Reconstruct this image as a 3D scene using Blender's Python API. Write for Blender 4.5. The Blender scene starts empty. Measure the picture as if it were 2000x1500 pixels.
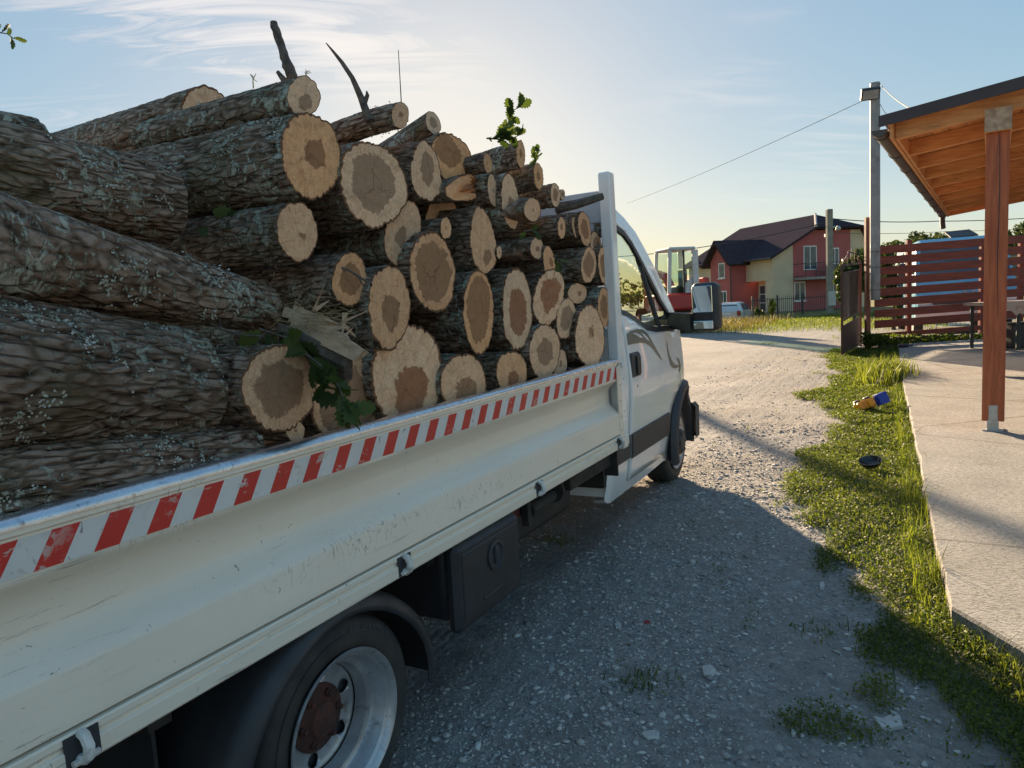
import bpy, bmesh, math, random
import numpy as np
from mathutils import Vector, Matrix, geometry as mgeo

random.seed(7)
rng = np.random.default_rng(7)
SC = bpy.context.scene
COL = SC.collection
R_ = math.radians

# ------------------------------------------------------------------ camera
CAM_H, PITCH, ROLL, YAW, FPX = 1.5, 6.2, 3.2, 28.756, 1387.0   # the truck points along +Y
def _axes():
    p, r, y = R_(PITCH), R_(ROLL), R_(YAW)
    f = np.array([0, math.cos(p), -math.sin(p)]); r0 = np.array([1., 0, 0]); u0 = np.cross(r0, f)
    r1 = math.cos(r) * r0 - math.sin(r) * u0
    u1 = math.sin(r) * r0 + math.cos(r) * u0
    Z = np.array([[math.cos(y), -math.sin(y), 0], [math.sin(y), math.cos(y), 0], [0, 0, 1]])
    return Z @ r1, Z @ u1, Z @ f
CR, CU, CF = _axes()
CO = np.array([0, 0, CAM_H])
cam = bpy.data.cameras.new('camera'); camo = bpy.data.objects.new('camera', cam); COL.objects.link(camo)
cam.sensor_width = 36; cam.lens = FPX / 2000 * 36; cam.clip_start = 0.05; cam.clip_end = 3000
M = Matrix([[CR[i], CU[i], -CF[i], CO[i]] for i in range(3)] + [[0, 0, 0, 1]])
camo.matrix_world = M
SC.camera = camo

def ray(x, y):
    d = CF + (x - 1000) / FPX * CR - (y - 750) / FPX * CU
    return d / np.linalg.norm(d)
def on_plane(x, y, n, p0):
    n = np.asarray(n, float); d = ray(x, y)
    return CO + d * ((np.asarray(p0, float) - CO) @ n) / (d @ n)
def ground(x, y, z=0.0): return on_plane(x, y, (0, 0, 1), (0, 0, z))
def depth_pt(x, y, dep):
    d = ray(x, y); return CO + d * (dep / (d @ CF))

# ------------------------------------------------------------------ light
SUN_AZ, SUN_EL = -32.5, 13.0
S = np.array([math.sin(R_(SUN_AZ)) * math.cos(R_(SUN_EL)), math.cos(R_(SUN_AZ)) * math.cos(R_(SUN_EL)), math.sin(R_(SUN_EL))])
sl = bpy.data.lights.new('sun', 'SUN'); slo = bpy.data.objects.new('sun', sl); COL.objects.link(slo)
sl.energy = 2.75; sl.angle = R_(1.2); sl.color = (1.0, 0.76, 0.50)
slo.rotation_euler = Vector(-S).to_track_quat('-Z', 'Y').to_euler()
slo.location = (-20, 30, 20)

W = bpy.data.worlds.new('World'); SC.world = W; W.use_nodes = True
wn, wl = W.node_tree.nodes, W.node_tree.links
wn.clear()
def N(nodes, t, **k):
    n = nodes.new(t)
    for a, b in k.items():
        if a.startswith('i_'):
            n.inputs[a[2:].replace('_', ' ')].default_value = b
        else: setattr(n, a, b)
    return n
sky = N(wn, 'ShaderNodeTexSky', sky_type='NISHITA', sun_disc=False, sun_elevation=R_(SUN_EL), sun_rotation=R_(SUN_AZ),
        altitude=300, air_density=1.0, dust_density=0.42, ozone_density=2.0)
tc = N(wn, 'ShaderNodeTexCoord')
sep = N(wn, 'ShaderNodeSeparateXYZ'); wl.new(tc.outputs['Generated'], sep.inputs[0])
# thin cirrus on a high flat layer: direction.xy / (z + k)
den = N(wn, 'ShaderNodeMath', operation='ADD'); wl.new(sep.outputs[2], den.inputs[0]); den.inputs[1].default_value = 0.12
den2 = N(wn, 'ShaderNodeMath', operation='MAXIMUM'); wl.new(den.outputs[0], den2.inputs[0]); den2.inputs[1].default_value = 0.05
dv = N(wn, 'ShaderNodeVectorMath', operation='DIVIDE'); wl.new(tc.outputs['Generated'], dv.inputs[0])
cmb = N(wn, 'ShaderNodeCombineXYZ')
for i in range(3): wl.new(den2.outputs[0], cmb.inputs[i])
wl.new(cmb.outputs[0], dv.inputs[1])
mp0 = N(wn, 'ShaderNodeMapping'); mp0.inputs['Rotation'].default_value = (0, 0, R_(-36)); wl.new(dv.outputs[0], mp0.inputs[0])
mp = N(wn, 'ShaderNodeMapping'); mp.inputs['Scale'].default_value = (1.1, 4.6, 0.0); wl.new(mp0.outputs[0], mp.inputs[0])
n1 = N(wn, 'ShaderNodeTexNoise', noise_dimensions='2D', i_Scale=1.5, i_Detail=9.0, i_Roughness=0.62, i_Distortion=0.9)
wl.new(mp.outputs[0], n1.inputs['Vector'])
r1 = N(wn, 'ShaderNodeValToRGB'); r1.color_ramp.elements[0].position = .46; r1.color_ramp.elements[1].position = .80
wl.new(n1.outputs[0], r1.inputs[0])
n2 = N(wn, 'ShaderNodeTexNoise', noise_dimensions='2D', i_Scale=0.7, i_Detail=3.0); wl.new(dv.outputs[0], n2.inputs['Vector'])
r2 = N(wn, 'ShaderNodeValToRGB'); r2.color_ramp.elements[0].position = .52; r2.color_ramp.elements[1].position = .75; wl.new(n2.outputs[0], r2.inputs[0])
# the veil of cirrus high to the left of the truck
sb = N(wn, 'ShaderNodeVectorMath', operation='SUBTRACT'); wl.new(dv.outputs[0], sb.inputs[0]); sb.inputs[1].default_value = (-1.46, 1.45, 0)
ma = N(wn, 'ShaderNodeMapping'); ma.inputs['Rotation'].default_value = (0, 0, R_(-62)); wl.new(sb.outputs[0], ma.inputs[0])
mb_ = N(wn, 'ShaderNodeMapping'); mb_.inputs['Scale'].default_value = (1.15, 2.3, 0); wl.new(ma.outputs[0], mb_.inputs[0])
le = N(wn, 'ShaderNodeVectorMath', operation='LENGTH'); wl.new(mb_.outputs[0], le.inputs[0])
ga = N(wn, 'ShaderNodeMapRange', interpolation_type='SMOOTHSTEP'); wl.new(le.outputs['Value'], ga.inputs[0]); ga.inputs[1].default_value = .15; ga.inputs[2].default_value = .95; ga.inputs[3].default_value = 1; ga.inputs[4].default_value = 0
am_ = N(wn, 'ShaderNodeMath', operation='MAXIMUM'); wl.new(ga.outputs[0], am_.inputs[0])
r2b = N(wn, 'ShaderNodeMath', operation='MULTIPLY'); wl.new(r2.outputs[0], r2b.inputs[0]); r2b.inputs[1].default_value = .35; wl.new(r2b.outputs[0], am_.inputs[1])
mu = N(wn, 'ShaderNodeMath', operation='MULTIPLY'); wl.new(r1.outputs[0], mu.inputs[0]); wl.new(am_.outputs[0], mu.inputs[1])
hz = N(wn, 'ShaderNodeMapRange'); wl.new(sep.outputs[2], hz.inputs[0]); hz.inputs[1].default_value = .08; hz.inputs[2].default_value = .22
mu2 = N(wn, 'ShaderNodeMath', operation='MULTIPLY'); wl.new(mu.outputs[0], mu2.inputs[0]); wl.new(hz.outputs[0], mu2.inputs[1])
mu3 = N(wn, 'ShaderNodeMath', operation='MULTIPLY'); wl.new(mu2.outputs[0], mu3.inputs[0]); mu3.inputs[1].default_value = .95
cb = N(wn, 'ShaderNodeVectorMath', operation='MULTIPLY_ADD')   # lit cloud = sky * k + white
wl.new(sky.outputs[0], cb.inputs[0]); cb.inputs[1].default_value = (1.6, 1.5, 1.35); cb.inputs[2].default_value = (17.0, 14.5, 13.0)
mx = N(wn, 'ShaderNodeMix', data_type='RGBA'); wl.new(mu3.outputs[0], mx.inputs[0]); wl.new(sky.outputs[0], mx.inputs[6]); wl.new(cb.outputs[0], mx.inputs[7])
bg = N(wn, 'ShaderNodeBackground'); bg.inputs[1].default_value = 0.067
# one tone curve over the whole sky, like a phone camera's: compressed base plus the aureole rolled off
gm = N(wn, 'ShaderNodeGamma'); gm.inputs[1].default_value = 0.21; wl.new(mx.outputs[2], gm.inputs[0])
hs = N(wn, 'ShaderNodeHueSaturation', i_Saturation=3.3); wl.new(gm.outputs[0], hs.inputs['Color'])
ra = N(wn, 'ShaderNodeVectorMath', operation='ADD'); wl.new(sky.outputs[0], ra.inputs[0]); ra.inputs[1].default_value = (38., 48., 75.)
rd = N(wn, 'ShaderNodeVectorMath', operation='DIVIDE'); wl.new(sky.outputs[0], rd.inputs[0]); wl.new(ra.outputs[0], rd.inputs[1])
ad = N(wn, 'ShaderNodeVectorMath', operation='MULTIPLY_ADD'); wl.new(rd.outputs[0], ad.inputs[0]); ad.inputs[1].default_value = (1.3, 1.25, 1.1); wl.new(hs.outputs[0], ad.inputs[2])
wl.new(ad.outputs[0], bg.inputs[0]); bg.inputs[1].default_value = 0.063
wo = N(wn, 'ShaderNodeOutputWorld'); wl.new(bg.outputs[0], wo.inputs[0])

SC.view_settings.view_transform = 'Standard'; SC.view_settings.look = 'None'
SC.view_settings.exposure = 2.88; SC.view_settings.gamma = 1.0; SC.view_settings.use_curve_mapping = False
SC.render.engine = 'CYCLES'
SC.cycles.max_bounces = 8; SC.cycles.transparent_max_bounces = 12
SC.cycles.use_denoising = True

# ------------------------------------------------------------------ numpy noise
_perm = np.random.default_rng(3).permutation(256); _perm = np.concatenate([_perm, _perm, _perm])
_g = np.random.default_rng(4).normal(size=(256, 3)); _g /= np.linalg.norm(_g, axis=1)[:, None]
def perlin(P):
    P = np.asarray(P, float); i = np.floor(P).astype(int); f = P - i; i &= 255
    u = f * f * f * (f * (f * 6 - 15) + 10); out = 0
    for dx in (0, 1):
        for dy in (0, 1):
            for dz in (0, 1):
                h = _perm[_perm[_perm[(i[..., 0] + dx) & 255] + ((i[..., 1] + dy) & 255)] + ((i[..., 2] + dz) & 255)] & 255
                d = f - np.array([dx, dy, dz])
                w = (u[..., 0] if dx else 1 - u[..., 0]) * (u[..., 1] if dy else 1 - u[..., 1]) * (u[..., 2] if dz else 1 - u[..., 2])
                out = out + w * (d * _g[h]).sum(-1)
    return out * 1.6
def fbm(P, o=4, l=2.1, g=.5):
    P = np.asarray(P, float); s = 0; a = 1
    for _ in range(o):
        s = s + a * perlin(P); P = P * l + 7.3; a *= g
    return s
def sstep(a, b, x):
    t = np.clip((x - a) / (b - a), 0, 1); return t * t * (3 - 2 * t)

# ------------------------------------------------------------------ objects
def tag(o, label=None, cat=None, group=None, kind=None):
    if label: o['label'] = label
    if cat: o['category'] = cat
    if group: o['group'] = group
    if kind: o['kind'] = kind
    return o
def empty(name, loc, label=None, cat=None, group=None):
    o = bpy.data.objects.new(name, None); COL.objects.link(o); o.location = Vector(loc); o.empty_display_size = .1
    return tag(o, label, cat, group)
def mk(name, V, F, mat, parent=None, smooth=False, attrs=None, uv=None, kind=None):
    """one mesh object; vertices in world coordinates, mats: material or list"""
    me = bpy.data.meshes.new(name)
    V = np.asarray(V, float)
    if isinstance(F, np.ndarray):
        nf, k = F.shape
        me.vertices.add(len(V)); me.vertices.foreach_set('co', V.astype(np.float32).ravel())
        me.loops.add(nf * k); me.loops.foreach_set('vertex_index', F.astype(np.int32).ravel())
        me.polygons.add(nf); me.polygons.foreach_set('loop_start', np.arange(0, nf * k, k, dtype=np.int32))
        me.update(calc_edges=True); me.validate()
    else:
        me.from_pydata([tuple(v) for v in V], [], [tuple(f) for f in F]); me.update()
    for m in (mat if isinstance(mat, (list, tuple)) else [mat]): me.materials.append(m)
    if attrs:
        for k, a in attrs.items():
            a = np.asarray(a, np.float32)
            if a.ndim == 2: me.attributes.new(k, 'FLOAT_VECTOR', 'POINT').data.foreach_set('vector', a.ravel())
            else: me.attributes.new(k, 'FLOAT', 'POINT').data.foreach_set('value', a)
    if uv is not None:
        ul = me.uv_layers.new(name='UVMap'); li = np.empty(len(me.loops), np.int32); me.loops.foreach_get('vertex_index', li)
        ul.data.foreach_set('uv', np.asarray(uv, np.float32)[li].ravel())
    if smooth: me.polygons.foreach_set('use_smooth', np.ones(len(me.polygons), bool))
    o = bpy.data.objects.new(name, me); COL.objects.link(o)
    if parent is not None:
        o.parent = parent
        if parent.type == 'EMPTY': o.matrix_parent_inverse = Matrix.Translation(-parent.location)
    if kind: o['kind'] = kind
    return o
def unit(v): v = np.asarray(v, float); return v / np.linalg.norm(v)
class MB:
    """collects shapes for one mesh; T maps local Nx3 to world"""
    def __init__(s, T=None): s.V = []; s.F = []; s.T = T; s.n = 0
    def add(s, V, F):
        V = np.asarray(V, float)
        if s.T is not None: V = s.T(V)
        s.V.append(V); s.F += [tuple(i + s.n for i in f) for f in F]; s.n += len(V); return s
    def box(s, a, b, bev=0.0):
        a, b = np.minimum(np.array(a, float), np.array(b, float)), np.maximum(np.array(a, float), np.array(b, float))
        return s.obox((a + b) / 2, (b - a) / 2, np.eye(3), bev)
    def obox(s, c, h, Rm, bev=0.0):
        c = np.asarray(c, float); h = np.asarray(h, float); Rm = np.asarray(Rm, float)   # rows = axes
        if bev <= 0:
            L = np.array([[x, y, z] for x in (-1, 1) for y in (-1, 1) for z in (-1, 1)], float) * h
            return s.add(c + L @ Rm, [(0, 1, 3, 2), (4, 6, 7, 5), (0, 4, 5, 1), (2, 3, 7, 6), (0, 2, 6, 4), (1, 5, 7, 3)])
        bev = min(bev, .45 * h.min() * 2)
        V = []; idx = {}
        for x in (-1, 1):
            for y in (-1, 1):
                for z in (-1, 1):
                    for k in range(3):
                        v = np.array([x, y, z], float) * (h - bev); v[k] = (x, y, z)[k] * h[k]
                        idx[(x, y, z, k)] = len(V); V.append(v)
        F = []
        for k in range(3):
            o1, o2 = [i for i in range(3) if i != k]
            for sg in (-1, 1):
                q = []
                for a_, b_ in ((-1, -1), (1, -1), (1, 1), (-1, 1)):
                    t = [0, 0, 0]; t[k] = sg; t[o1] = a_; t[o2] = b_; q.append(idx[tuple(t) + (k,)])
                F.append(q if (sg > 0) == (k != 1) else q[::-1])
        for k in range(3):   # edges along axis k
            o1, o2 = [i for i in range(3) if i != k]
            for a_ in (-1, 1):
                for b_ in (-1, 1):
                    t0 = [0, 0, 0]; t0[o1] = a_; t0[o2] = b_; t0[k] = -1; t1 = list(t0); t1[k] = 1
                    F.append([idx[tuple(t0) + (o1,)], idx[tuple(t1) + (o1,)], idx[tuple(t1) + (o2,)], idx[tuple(t0) + (o2,)]])
        for x in (-1, 1):
            for y in (-1, 1):
                for z in (-1, 1): F.append([idx[(x, y, z, k)] for k in range(3)])
        return s.add(c + np.array(V) @ Rm, F)
    def tube(s, pts, r, n=8, cap=True):
        pts = np.asarray(pts, float); m = len(pts); r = np.broadcast_to(np.asarray(r, float), (m,))
        t = np.gradient(pts, axis=0); t /= np.linalg.norm(t, axis=1)[:, None] + 1e-12
        a = np.array([0, 0, 1.]) if abs(t[0][2]) < .9 else np.array([1., 0, 0])
        V = []
        for i in range(m):
            b = np.cross(t[i], a); b /= np.linalg.norm(b); a = np.cross(b, t[i])
            th = np.linspace(0, 2 * np.pi, n, endpoint=False)
            V.append(pts[i] + r[i] * (np.cos(th)[:, None] * a + np.sin(th)[:, None] * b))
        F = [(i * n + j, i * n + (j + 1) % n, (i + 1) * n + (j + 1) % n, (i + 1) * n + j) for i in range(m - 1) for j in range(n)]
        if cap: F += [tuple(range(n - 1, -1, -1)), tuple(range((m - 1) * n, m * n))]
        return s.add(np.concatenate(V), F)
    def lathe(s, prof, c, ax, n=48, a0=0, a1=2 * np.pi, cap=False):
        """prof: (distance along ax, radius)"""
        ax = unit(ax); e = np.array([0, 0, 1.]) if abs(ax[2]) < .9 else np.array([0, 1., 0]); b = unit(np.cross(ax, e)); e = np.cross(b, ax)
        full = abs(a1 - a0 - 2 * np.pi) < 1e-6
        th = np.linspace(a0, a1, n, endpoint=not full); m = len(prof); V = []
        for d, r in prof: V.append(np.asarray(c) + d * ax + r * (np.cos(th)[:, None] * e + np.sin(th)[:, None] * b))
        k = n if full else n - 1
        F = [(i * n + j, i * n + (j + 1) % n, (i + 1) * n + (j + 1) % n, (i + 1) * n + j) for i in range(m - 1) for j in range(k)]
        if cap: F += [tuple(range(n))[::-1], tuple(range((m - 1) * n, m * n))]
        return s.add(np.concatenate(V), F)
    def prism(s, poly, d):
        """poly: list of 3D points (planar), extruded by vector d"""
        P = np.asarray(poly, float); n = len(P)
        return s.add(np.concatenate([P, P + np.asarray(d, float)]), [tuple(range(n))[::-1], tuple(range(n, 2 * n))] + [(i, (i + 1) % n, n + (i + 1) % n, n + i) for i in range(n)])
    def loft(s, rows, close=False):
        """rows: list of equal-length 3D polylines"""
        m = len(rows); n = len(rows[0]); k = n if close else n - 1
        return s.add(np.concatenate([np.asarray(r, float) for r in rows]), [(i * n + j, i * n + (j + 1) % n, (i + 1) * n + (j + 1) % n, (i + 1) * n + j) for i in range(m - 1) for j in range(k)])
    def build(s, name, mat, parent=None, smooth=False, kind=None, bevel=0, auto=None, solid=0):
        o = mk(name, np.concatenate(s.V), s.F, mat, parent, False, kind=kind)
        me = o.data
        bm = bmesh.new(); bm.from_mesh(me); bmesh.ops.recalc_face_normals(bm, faces=bm.faces); bm.to_mesh(me); bm.free()
        if solid:
            md = o.modifiers.new('solid', 'SOLIDIFY'); md.thickness = solid; md.offset = -1
        if bevel:
            md = o.modifiers.new('bevel', 'BEVEL'); md.width = bevel; md.segments = 2; md.limit_method = 'ANGLE'; md.angle_limit = R_(35)
        if smooth:
            me.polygons.foreach_set('use_smooth', np.ones(len(me.polygons), bool))
            me.set_sharp_from_angle(angle=R_(auto or 40))
        return o

# ------------------------------------------------------------------ materials
MATS = {}
def nodes_of(name):
    m = bpy.data.materials.new(name); m.use_nodes = True; nt = m.node_tree; nt.nodes.clear()
    out = nt.nodes.new('ShaderNodeOutputMaterial'); b = nt.nodes.new('ShaderNodeBsdfPrincipled'); nt.links.new(b.outputs[0], out.inputs[0])
    MATS[name] = m
    return m, nt.nodes, nt.links, b, out
def ramp(nd, stops, interp='LINEAR'):
    r = nd.new('ShaderNodeValToRGB'); cr = r.color_ramp; cr.interpolation = interp
    while len(cr.elements) < len(stops): cr.elements.new(.5)
    for e, (p, c) in zip(cr.elements, stops):
        e.position = p; e.color = (c if len(c) == 4 else tuple(c) + (1,)) if isinstance(c, (tuple, list)) else (c, c, c, 1)
    return r
def mixc(nd, ln, fac, a, b, mode='MIX'):
    m = nd.new('ShaderNodeMix'); m.data_type = 'RGBA'; m.blend_type = mode; m.clamp_factor = True
    for i, v in ((0, fac), (6, a), (7, b)):
        if hasattr(v, 'is_output'): ln.new(v, m.inputs[i])
        elif isinstance(v, (int, float)): m.inputs[i].default_value = v
        else: m.inputs[i].default_value = tuple(v) + (1,) if len(v) == 3 else v
    return m.outputs[2]
def math_(nd, ln, op, a, b=None, c=None):
    m = nd.new('ShaderNodeMath'); m.operation = op
    for i, v in enumerate((a, b, c)):
        if v is None: continue
        if hasattr(v, 'is_output'): ln.new(v, m.inputs[i])
        else: m.inputs[i].default_value = v
    return m.outputs[0]
def noise(nd, ln, vec, scale, detail=5, rough=.55, dist=0):
    n = nd.new('ShaderNodeTexNoise'); n.inputs['Scale'].default_value = scale; n.inputs['Detail'].default_value = detail
    n.inputs['Roughness'].default_value = rough; n.inputs['Distortion'].default_value = dist
    if vec is not None: ln.new(vec, n.inputs['Vector'])
    return n.outputs[0]
def mapping(nd, ln, vec, scale=(1, 1, 1), rot=(0, 0, 0), loc=(0, 0, 0)):
    m = nd.new('ShaderNodeMapping'); m.inputs['Scale'].default_value = scale; m.inputs['Rotation'].default_value = rot; m.inputs['Location'].default_value = loc
    ln.new(vec, m.inputs[0]); return m.outputs[0]
def objco(nd): return nd.new('ShaderNodeTexCoord').outputs['Object']
def bump(nd, ln, b, h, strength=.3, dist=.01):
    n = nd.new('ShaderNodeBump'); n.inputs['Strength'].default_value = strength; n.inputs['Distance'].default_value = dist
    ln.new(h, n.inputs['Height']); ln.new(n.outputs[0], b.inputs['Normal']); return n
def pm(name, col, col2=None, scale=6, rough=.6, metal=0, bmp=0, bscale=60, spec=.5, coat=0, stretch=(1, 1, 1), lo=.35, hi=.65, dirt=None, dscale=14, rvar=.12):
    """plain surface with noise-driven colour and roughness variation"""
    m, nd, ln, b, out = nodes_of(name); co = mapping(nd, ln, objco(nd), stretch)
    nz = noise(nd, ln, co, scale, 6)
    c2 = col2 or tuple(c * .8 for c in col)
    r = ramp(nd, [(lo, c2), (hi, col)]); ln.new(nz, r.inputs[0]); c = r.outputs[0]
    if dirt:
        dn = noise(nd, ln, co, dscale, 8, .7); dr = ramp(nd, [(.56, 0.), (.68, 1.)]); ln.new(dn, dr.inputs[0]); c = mixc(nd, ln, math_(nd, ln, 'MULTIPLY', dr.outputs[0], .75), c, dirt)
    ln.new(c, b.inputs['Base Color'])
    rr = nd.new('ShaderNodeMapRange'); ln.new(nz, rr.inputs[0]); rr.inputs[3].default_value = max(0, rough - rvar); rr.inputs[4].default_value = min(1, rough + rvar); ln.new(rr.outputs[0], b.inputs['Roughness'])
    b.inputs['Metallic'].default_value = metal; b.inputs['Specular IOR Level'].default_value = spec; b.inputs['Coat Weight'].default_value = coat
    if bmp: bump(nd, ln, b, noise(nd, ln, co, bscale, 5), bmp, .01)
    return m
def glass(name, col=(.8, .9, .88), rough=.02, alpha=.25):
    """thin pane: mostly see-through, with a mirror-like sheen"""
    m = bpy.data.materials.new(name); m.use_nodes = True; nt = m.node_tree; nt.nodes.clear(); nd, ln = nt.nodes, nt.links
    out = nd.new('ShaderNodeOutputMaterial'); t = nd.new('ShaderNodeBsdfTransparent'); t.inputs[0].default_value = col + (1,)
    g = nd.new('ShaderNodeBsdfGlossy'); g.inputs['Roughness'].default_value = rough
    f = nd.new('ShaderNodeLayerWeight'); f.inputs[0].default_value = .5; a = math_(nd, ln, 'MULTIPLY_ADD', math_(nd, ln, 'POWER', f.outputs['Facing'], 4.5), .9, .03 + alpha * .1)
    mxs = nd.new('ShaderNodeMixShader'); ln.new(a, mxs.inputs[0]); ln.new(t.outputs[0], mxs.inputs[1]); ln.new(g.outputs[0], mxs.inputs[2]); ln.new(mxs.outputs[0], out.inputs[0])
    MATS[name] = m; return m
def leafmat(name, a, b_, trans=.45, rough=.6):
    """leaf: colour varied per leaf by the attribute rnd, light passes through"""
    m, nd, ln, b, out = nodes_of(name)
    at = nd.new('ShaderNodeAttribute'); at.attribute_name = 'rnd'
    r = ramp(nd, [(0, a), (1, b_)]); ln.new(at.outputs['Fac'], r.inputs[0]); ln.new(r.outputs[0], b.inputs['Base Color']); b.inputs['Roughness'].default_value = rough; b.inputs['Specular IOR Level'].default_value = .25
    t = nd.new('ShaderNodeBsdfTranslucent'); c = mixc(nd, ln, 1.0, r.outputs[0], (1.45, 1.45, .62), 'MULTIPLY'); ln.new(c, t.inputs[0])
    mxs = nd.new('ShaderNodeMixShader'); mxs.inputs[0].default_value = trans; ln.new(b.outputs[0], mxs.inputs[1]); ln.new(t.outputs[0], mxs.inputs[2]); ln.new(mxs.outputs[0], out.inputs[0])
    return m
# ------------------------------------------------------------------ ground
def gz(x, y, fine=True):
    x = np.asarray(x, float); y = np.asarray(y, float); z0 = np.zeros_like(x)
    P = np.stack([x, y, z0], -1)
    z = .03 * fbm(P * .45, 2)
    far = sstep(20, 40, y)
    z = z * (1 - far * .5) - .45 * np.exp(-(((x + 10) / 5.) ** 2 + ((y - 45.5) / 5.) ** 2))
    if fine:
        z = z + .009 * fbm(P * 3.1 + 5, 4) + .005 * fbm(P * 16 + 3, 3)
        w = np.exp(-((x + 1.80 + .01 * (y - 2)) / .14) ** 4) * sstep(.2, 1.5, y) * (1 - sstep(4.5, 7, y)) * (.55 + .6 * perlin(np.stack([x * 1.2, y * .9, z0 + 4], -1)).clip(-.5, .6))
        z = z - .016 * w + .009 * w * np.cos((x + .035 * y) * 2 * np.pi / .042) + 0.006 * w * np.cos(y * 2 * np.pi / .035) * (np.cos((x + .035 * y) * 2 * np.pi / .084) > 0)
    return z
def graded(lo, hi, d, lim0, lim1, g=1.09):
    a = list(np.arange(lo, hi + 1e-6, d)); s = d; x = a[-1]
    while x < lim1: s *= g; x += s; a.append(x)
    s = d; x = a[0]; b = []
    while x > lim0: s *= g; x -= s; b.append(x)
    return np.array(b[::-1] + a)
gx = graded(-2.6, .8, .022, -900, 900, 1.085); gy = graded(1.6, 6.4, .026, -300, 1500, 1.05)
GX, GY = np.meshgrid(gx, gy); nx, ny = len(gx), len(gy)
GV = np.stack([GX, GY, gz(GX, GY)], -1).reshape(-1, 3)
ii = (np.arange(ny - 1)[:, None] * nx + np.arange(nx - 1)).ravel()
GF = np.stack([ii, ii + 1, ii + nx + 1, ii + nx], 1)

def mat_ground():
    m, nd, ln, b, out = nodes_of('gravel_road'); co = objco(nd)
    big = noise(nd, ln, co, .6, 4); mid = noise(nd, ln, co, 7, 8, .7); fine = noise(nd, ln, co, 90, 6, .7)
    r = ramp(nd, [(.25, (.155, .138, .122)), (.45, (.235, .215, .192)), (.6, (.31, .288, .26)), (.8, (.42, .395, .36))]); ln.new(mid, r.inputs[0])
    c = mixc(nd, ln, .55, r.outputs[0], mixc(nd, ln, fine, (.13, .12, .11), (.52, .485, .44)))
    v = nd.new('ShaderNodeTexVoronoi'); v.inputs['Scale'].default_value = 42; ln.new(co, v.inputs['Vector'])
    sx = nd.new('ShaderNodeSeparateColor'); ln.new(v.outputs['Color'], sx.inputs[0])
    vr = ramp(nd, [(0, (.12, .115, .115)), (.5, (.27, .25, .225)), (1, (.52, .49, .45))]); ln.new(sx.outputs[0], vr.inputs[0])
    c = mixc(nd, ln, math_(nd, ln, 'MULTIPLY', sx.outputs[1], .5), c, vr.outputs[0])
    # bare brown soil patches and, beyond the road, dry grass soil
    sr = ramp(nd, [(.46, 0.), (.62, 1.)]); ln.new(big, sr.inputs[0]); c = mixc(nd, ln, math_(nd, ln, 'MULTIPLY', sr.outputs[0], .45), c, (.24, .20, .16))
    sp = nd.new('ShaderNodeSeparateXYZ'); ln.new(co, sp.inputs[0])
    nb = noise(nd, ln, co, .35, 5); ed = math_(nd, ln, 'MULTIPLY_ADD', nb, 9., sp.outputs[1])
    fr = nd.new('ShaderNodeMapRange'); ln.new(ed, fr.inputs[0]); fr.inputs[1].default_value = 34.; fr.inputs[2].default_value = 37.5
    gr = ramp(nd, [(.3, (.085, .105, .03)), (.5, (.20, .18, .07)), (.7, (.30, .24, .10))]); ln.new(noise(nd, ln, co, 1.3, 8, .7), gr.inputs[0])
    c = mixc(nd, ln, fr.outputs[0], c, gr.outputs[0])
    c = mixc(nd, ln, 1.0, c, (.90, .92, .96), 'MULTIPLY')
    ln.new(c, b.inputs['Base Color']); b.inputs['Roughness'].default_value = .95; b.inputs['Specular IOR Level'].default_value = .1
    h = math_(nd, ln, 'ADD', math_(nd, ln, 'MULTIPLY', fine, .5), math_(nd, ln, 'MULTIPLY', v.outputs['Distance'], -.6))
    bump(nd, ln, b, math_(nd, ln, 'ADD', h, mid), .9, .012)
    return m
M_ground = mat_ground()
go = mk('ground', GV, GF, M_ground, smooth=True); tag(go, kind='structure')

# ------------------------------------------------------------------ concrete slab
def mat_concrete():
    m, nd, ln, b, out = nodes_of('broom_concrete'); co = objco(nd)
    mid = noise(nd, ln, co, 2.2, 8, .65); st = noise(nd, ln, mapping(nd, ln, co, (34, 105, 34), (0, 0, R_(-12))), 1.0, 4, .7)
    r = ramp(nd, [(.3, (.27, .258, .24)), (.55, (.37, .355, .33)), (.75, (.45, .432, .405))]); ln.new(mid, r.inputs[0])
    pr = ramp(nd, [(.43, 1.), (.49, 0.)]); ln.new(st, pr.inputs[0])
    c = mixc(nd, ln, math_(nd, ln, 'MULTIPLY', pr.outputs[0], .75), r.outputs[0], (.13, .12, .11))
    v = nd.new('ShaderNodeTexVoronoi'); v.feature = 'DISTANCE_TO_EDGE'; v.inputs['Scale'].default_value = .45; ln.new(mixc(nd, ln, .12, co, nd.new('ShaderNodeTexNoise').outputs['Color']), v.inputs['Vector'])
    cr = ramp(nd, [(0, 1.), (.006, 0.)]); ln.new(v.outputs[0], cr.inputs[0]); c = mixc(nd, ln, math_(nd, ln, 'MULTIPLY', cr.outputs[0], .8), c, (.10, .09, .08))
    ln.new(c, b.inputs['Base Color']); b.inputs['Roughness'].default_value = .9; b.inputs['Specular IOR Level'].default_value = .25
    bump(nd, ln, b, math_(nd, ln, 'ADD', math_(nd, ln, 'MULTIPLY', st, 1.3), noise(nd, ln, co, 130, 4, .7)), 1.0, .008)
    return m
M_conc = mat_concrete()
SZ = .12
edge = [(.0, 21.2), (-.01, 19.0), (.03, 15), (.06, 11.6), (.14, 7.4), (.17, 5.1), (.19, 4.1), (.205, 3.43), (.40, 3.14), (1.0, 2.25), (1.9, 1.0), (3.0, .2), (8.5, .2), (8.5, 21.6), (.6, 21.4)]
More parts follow.
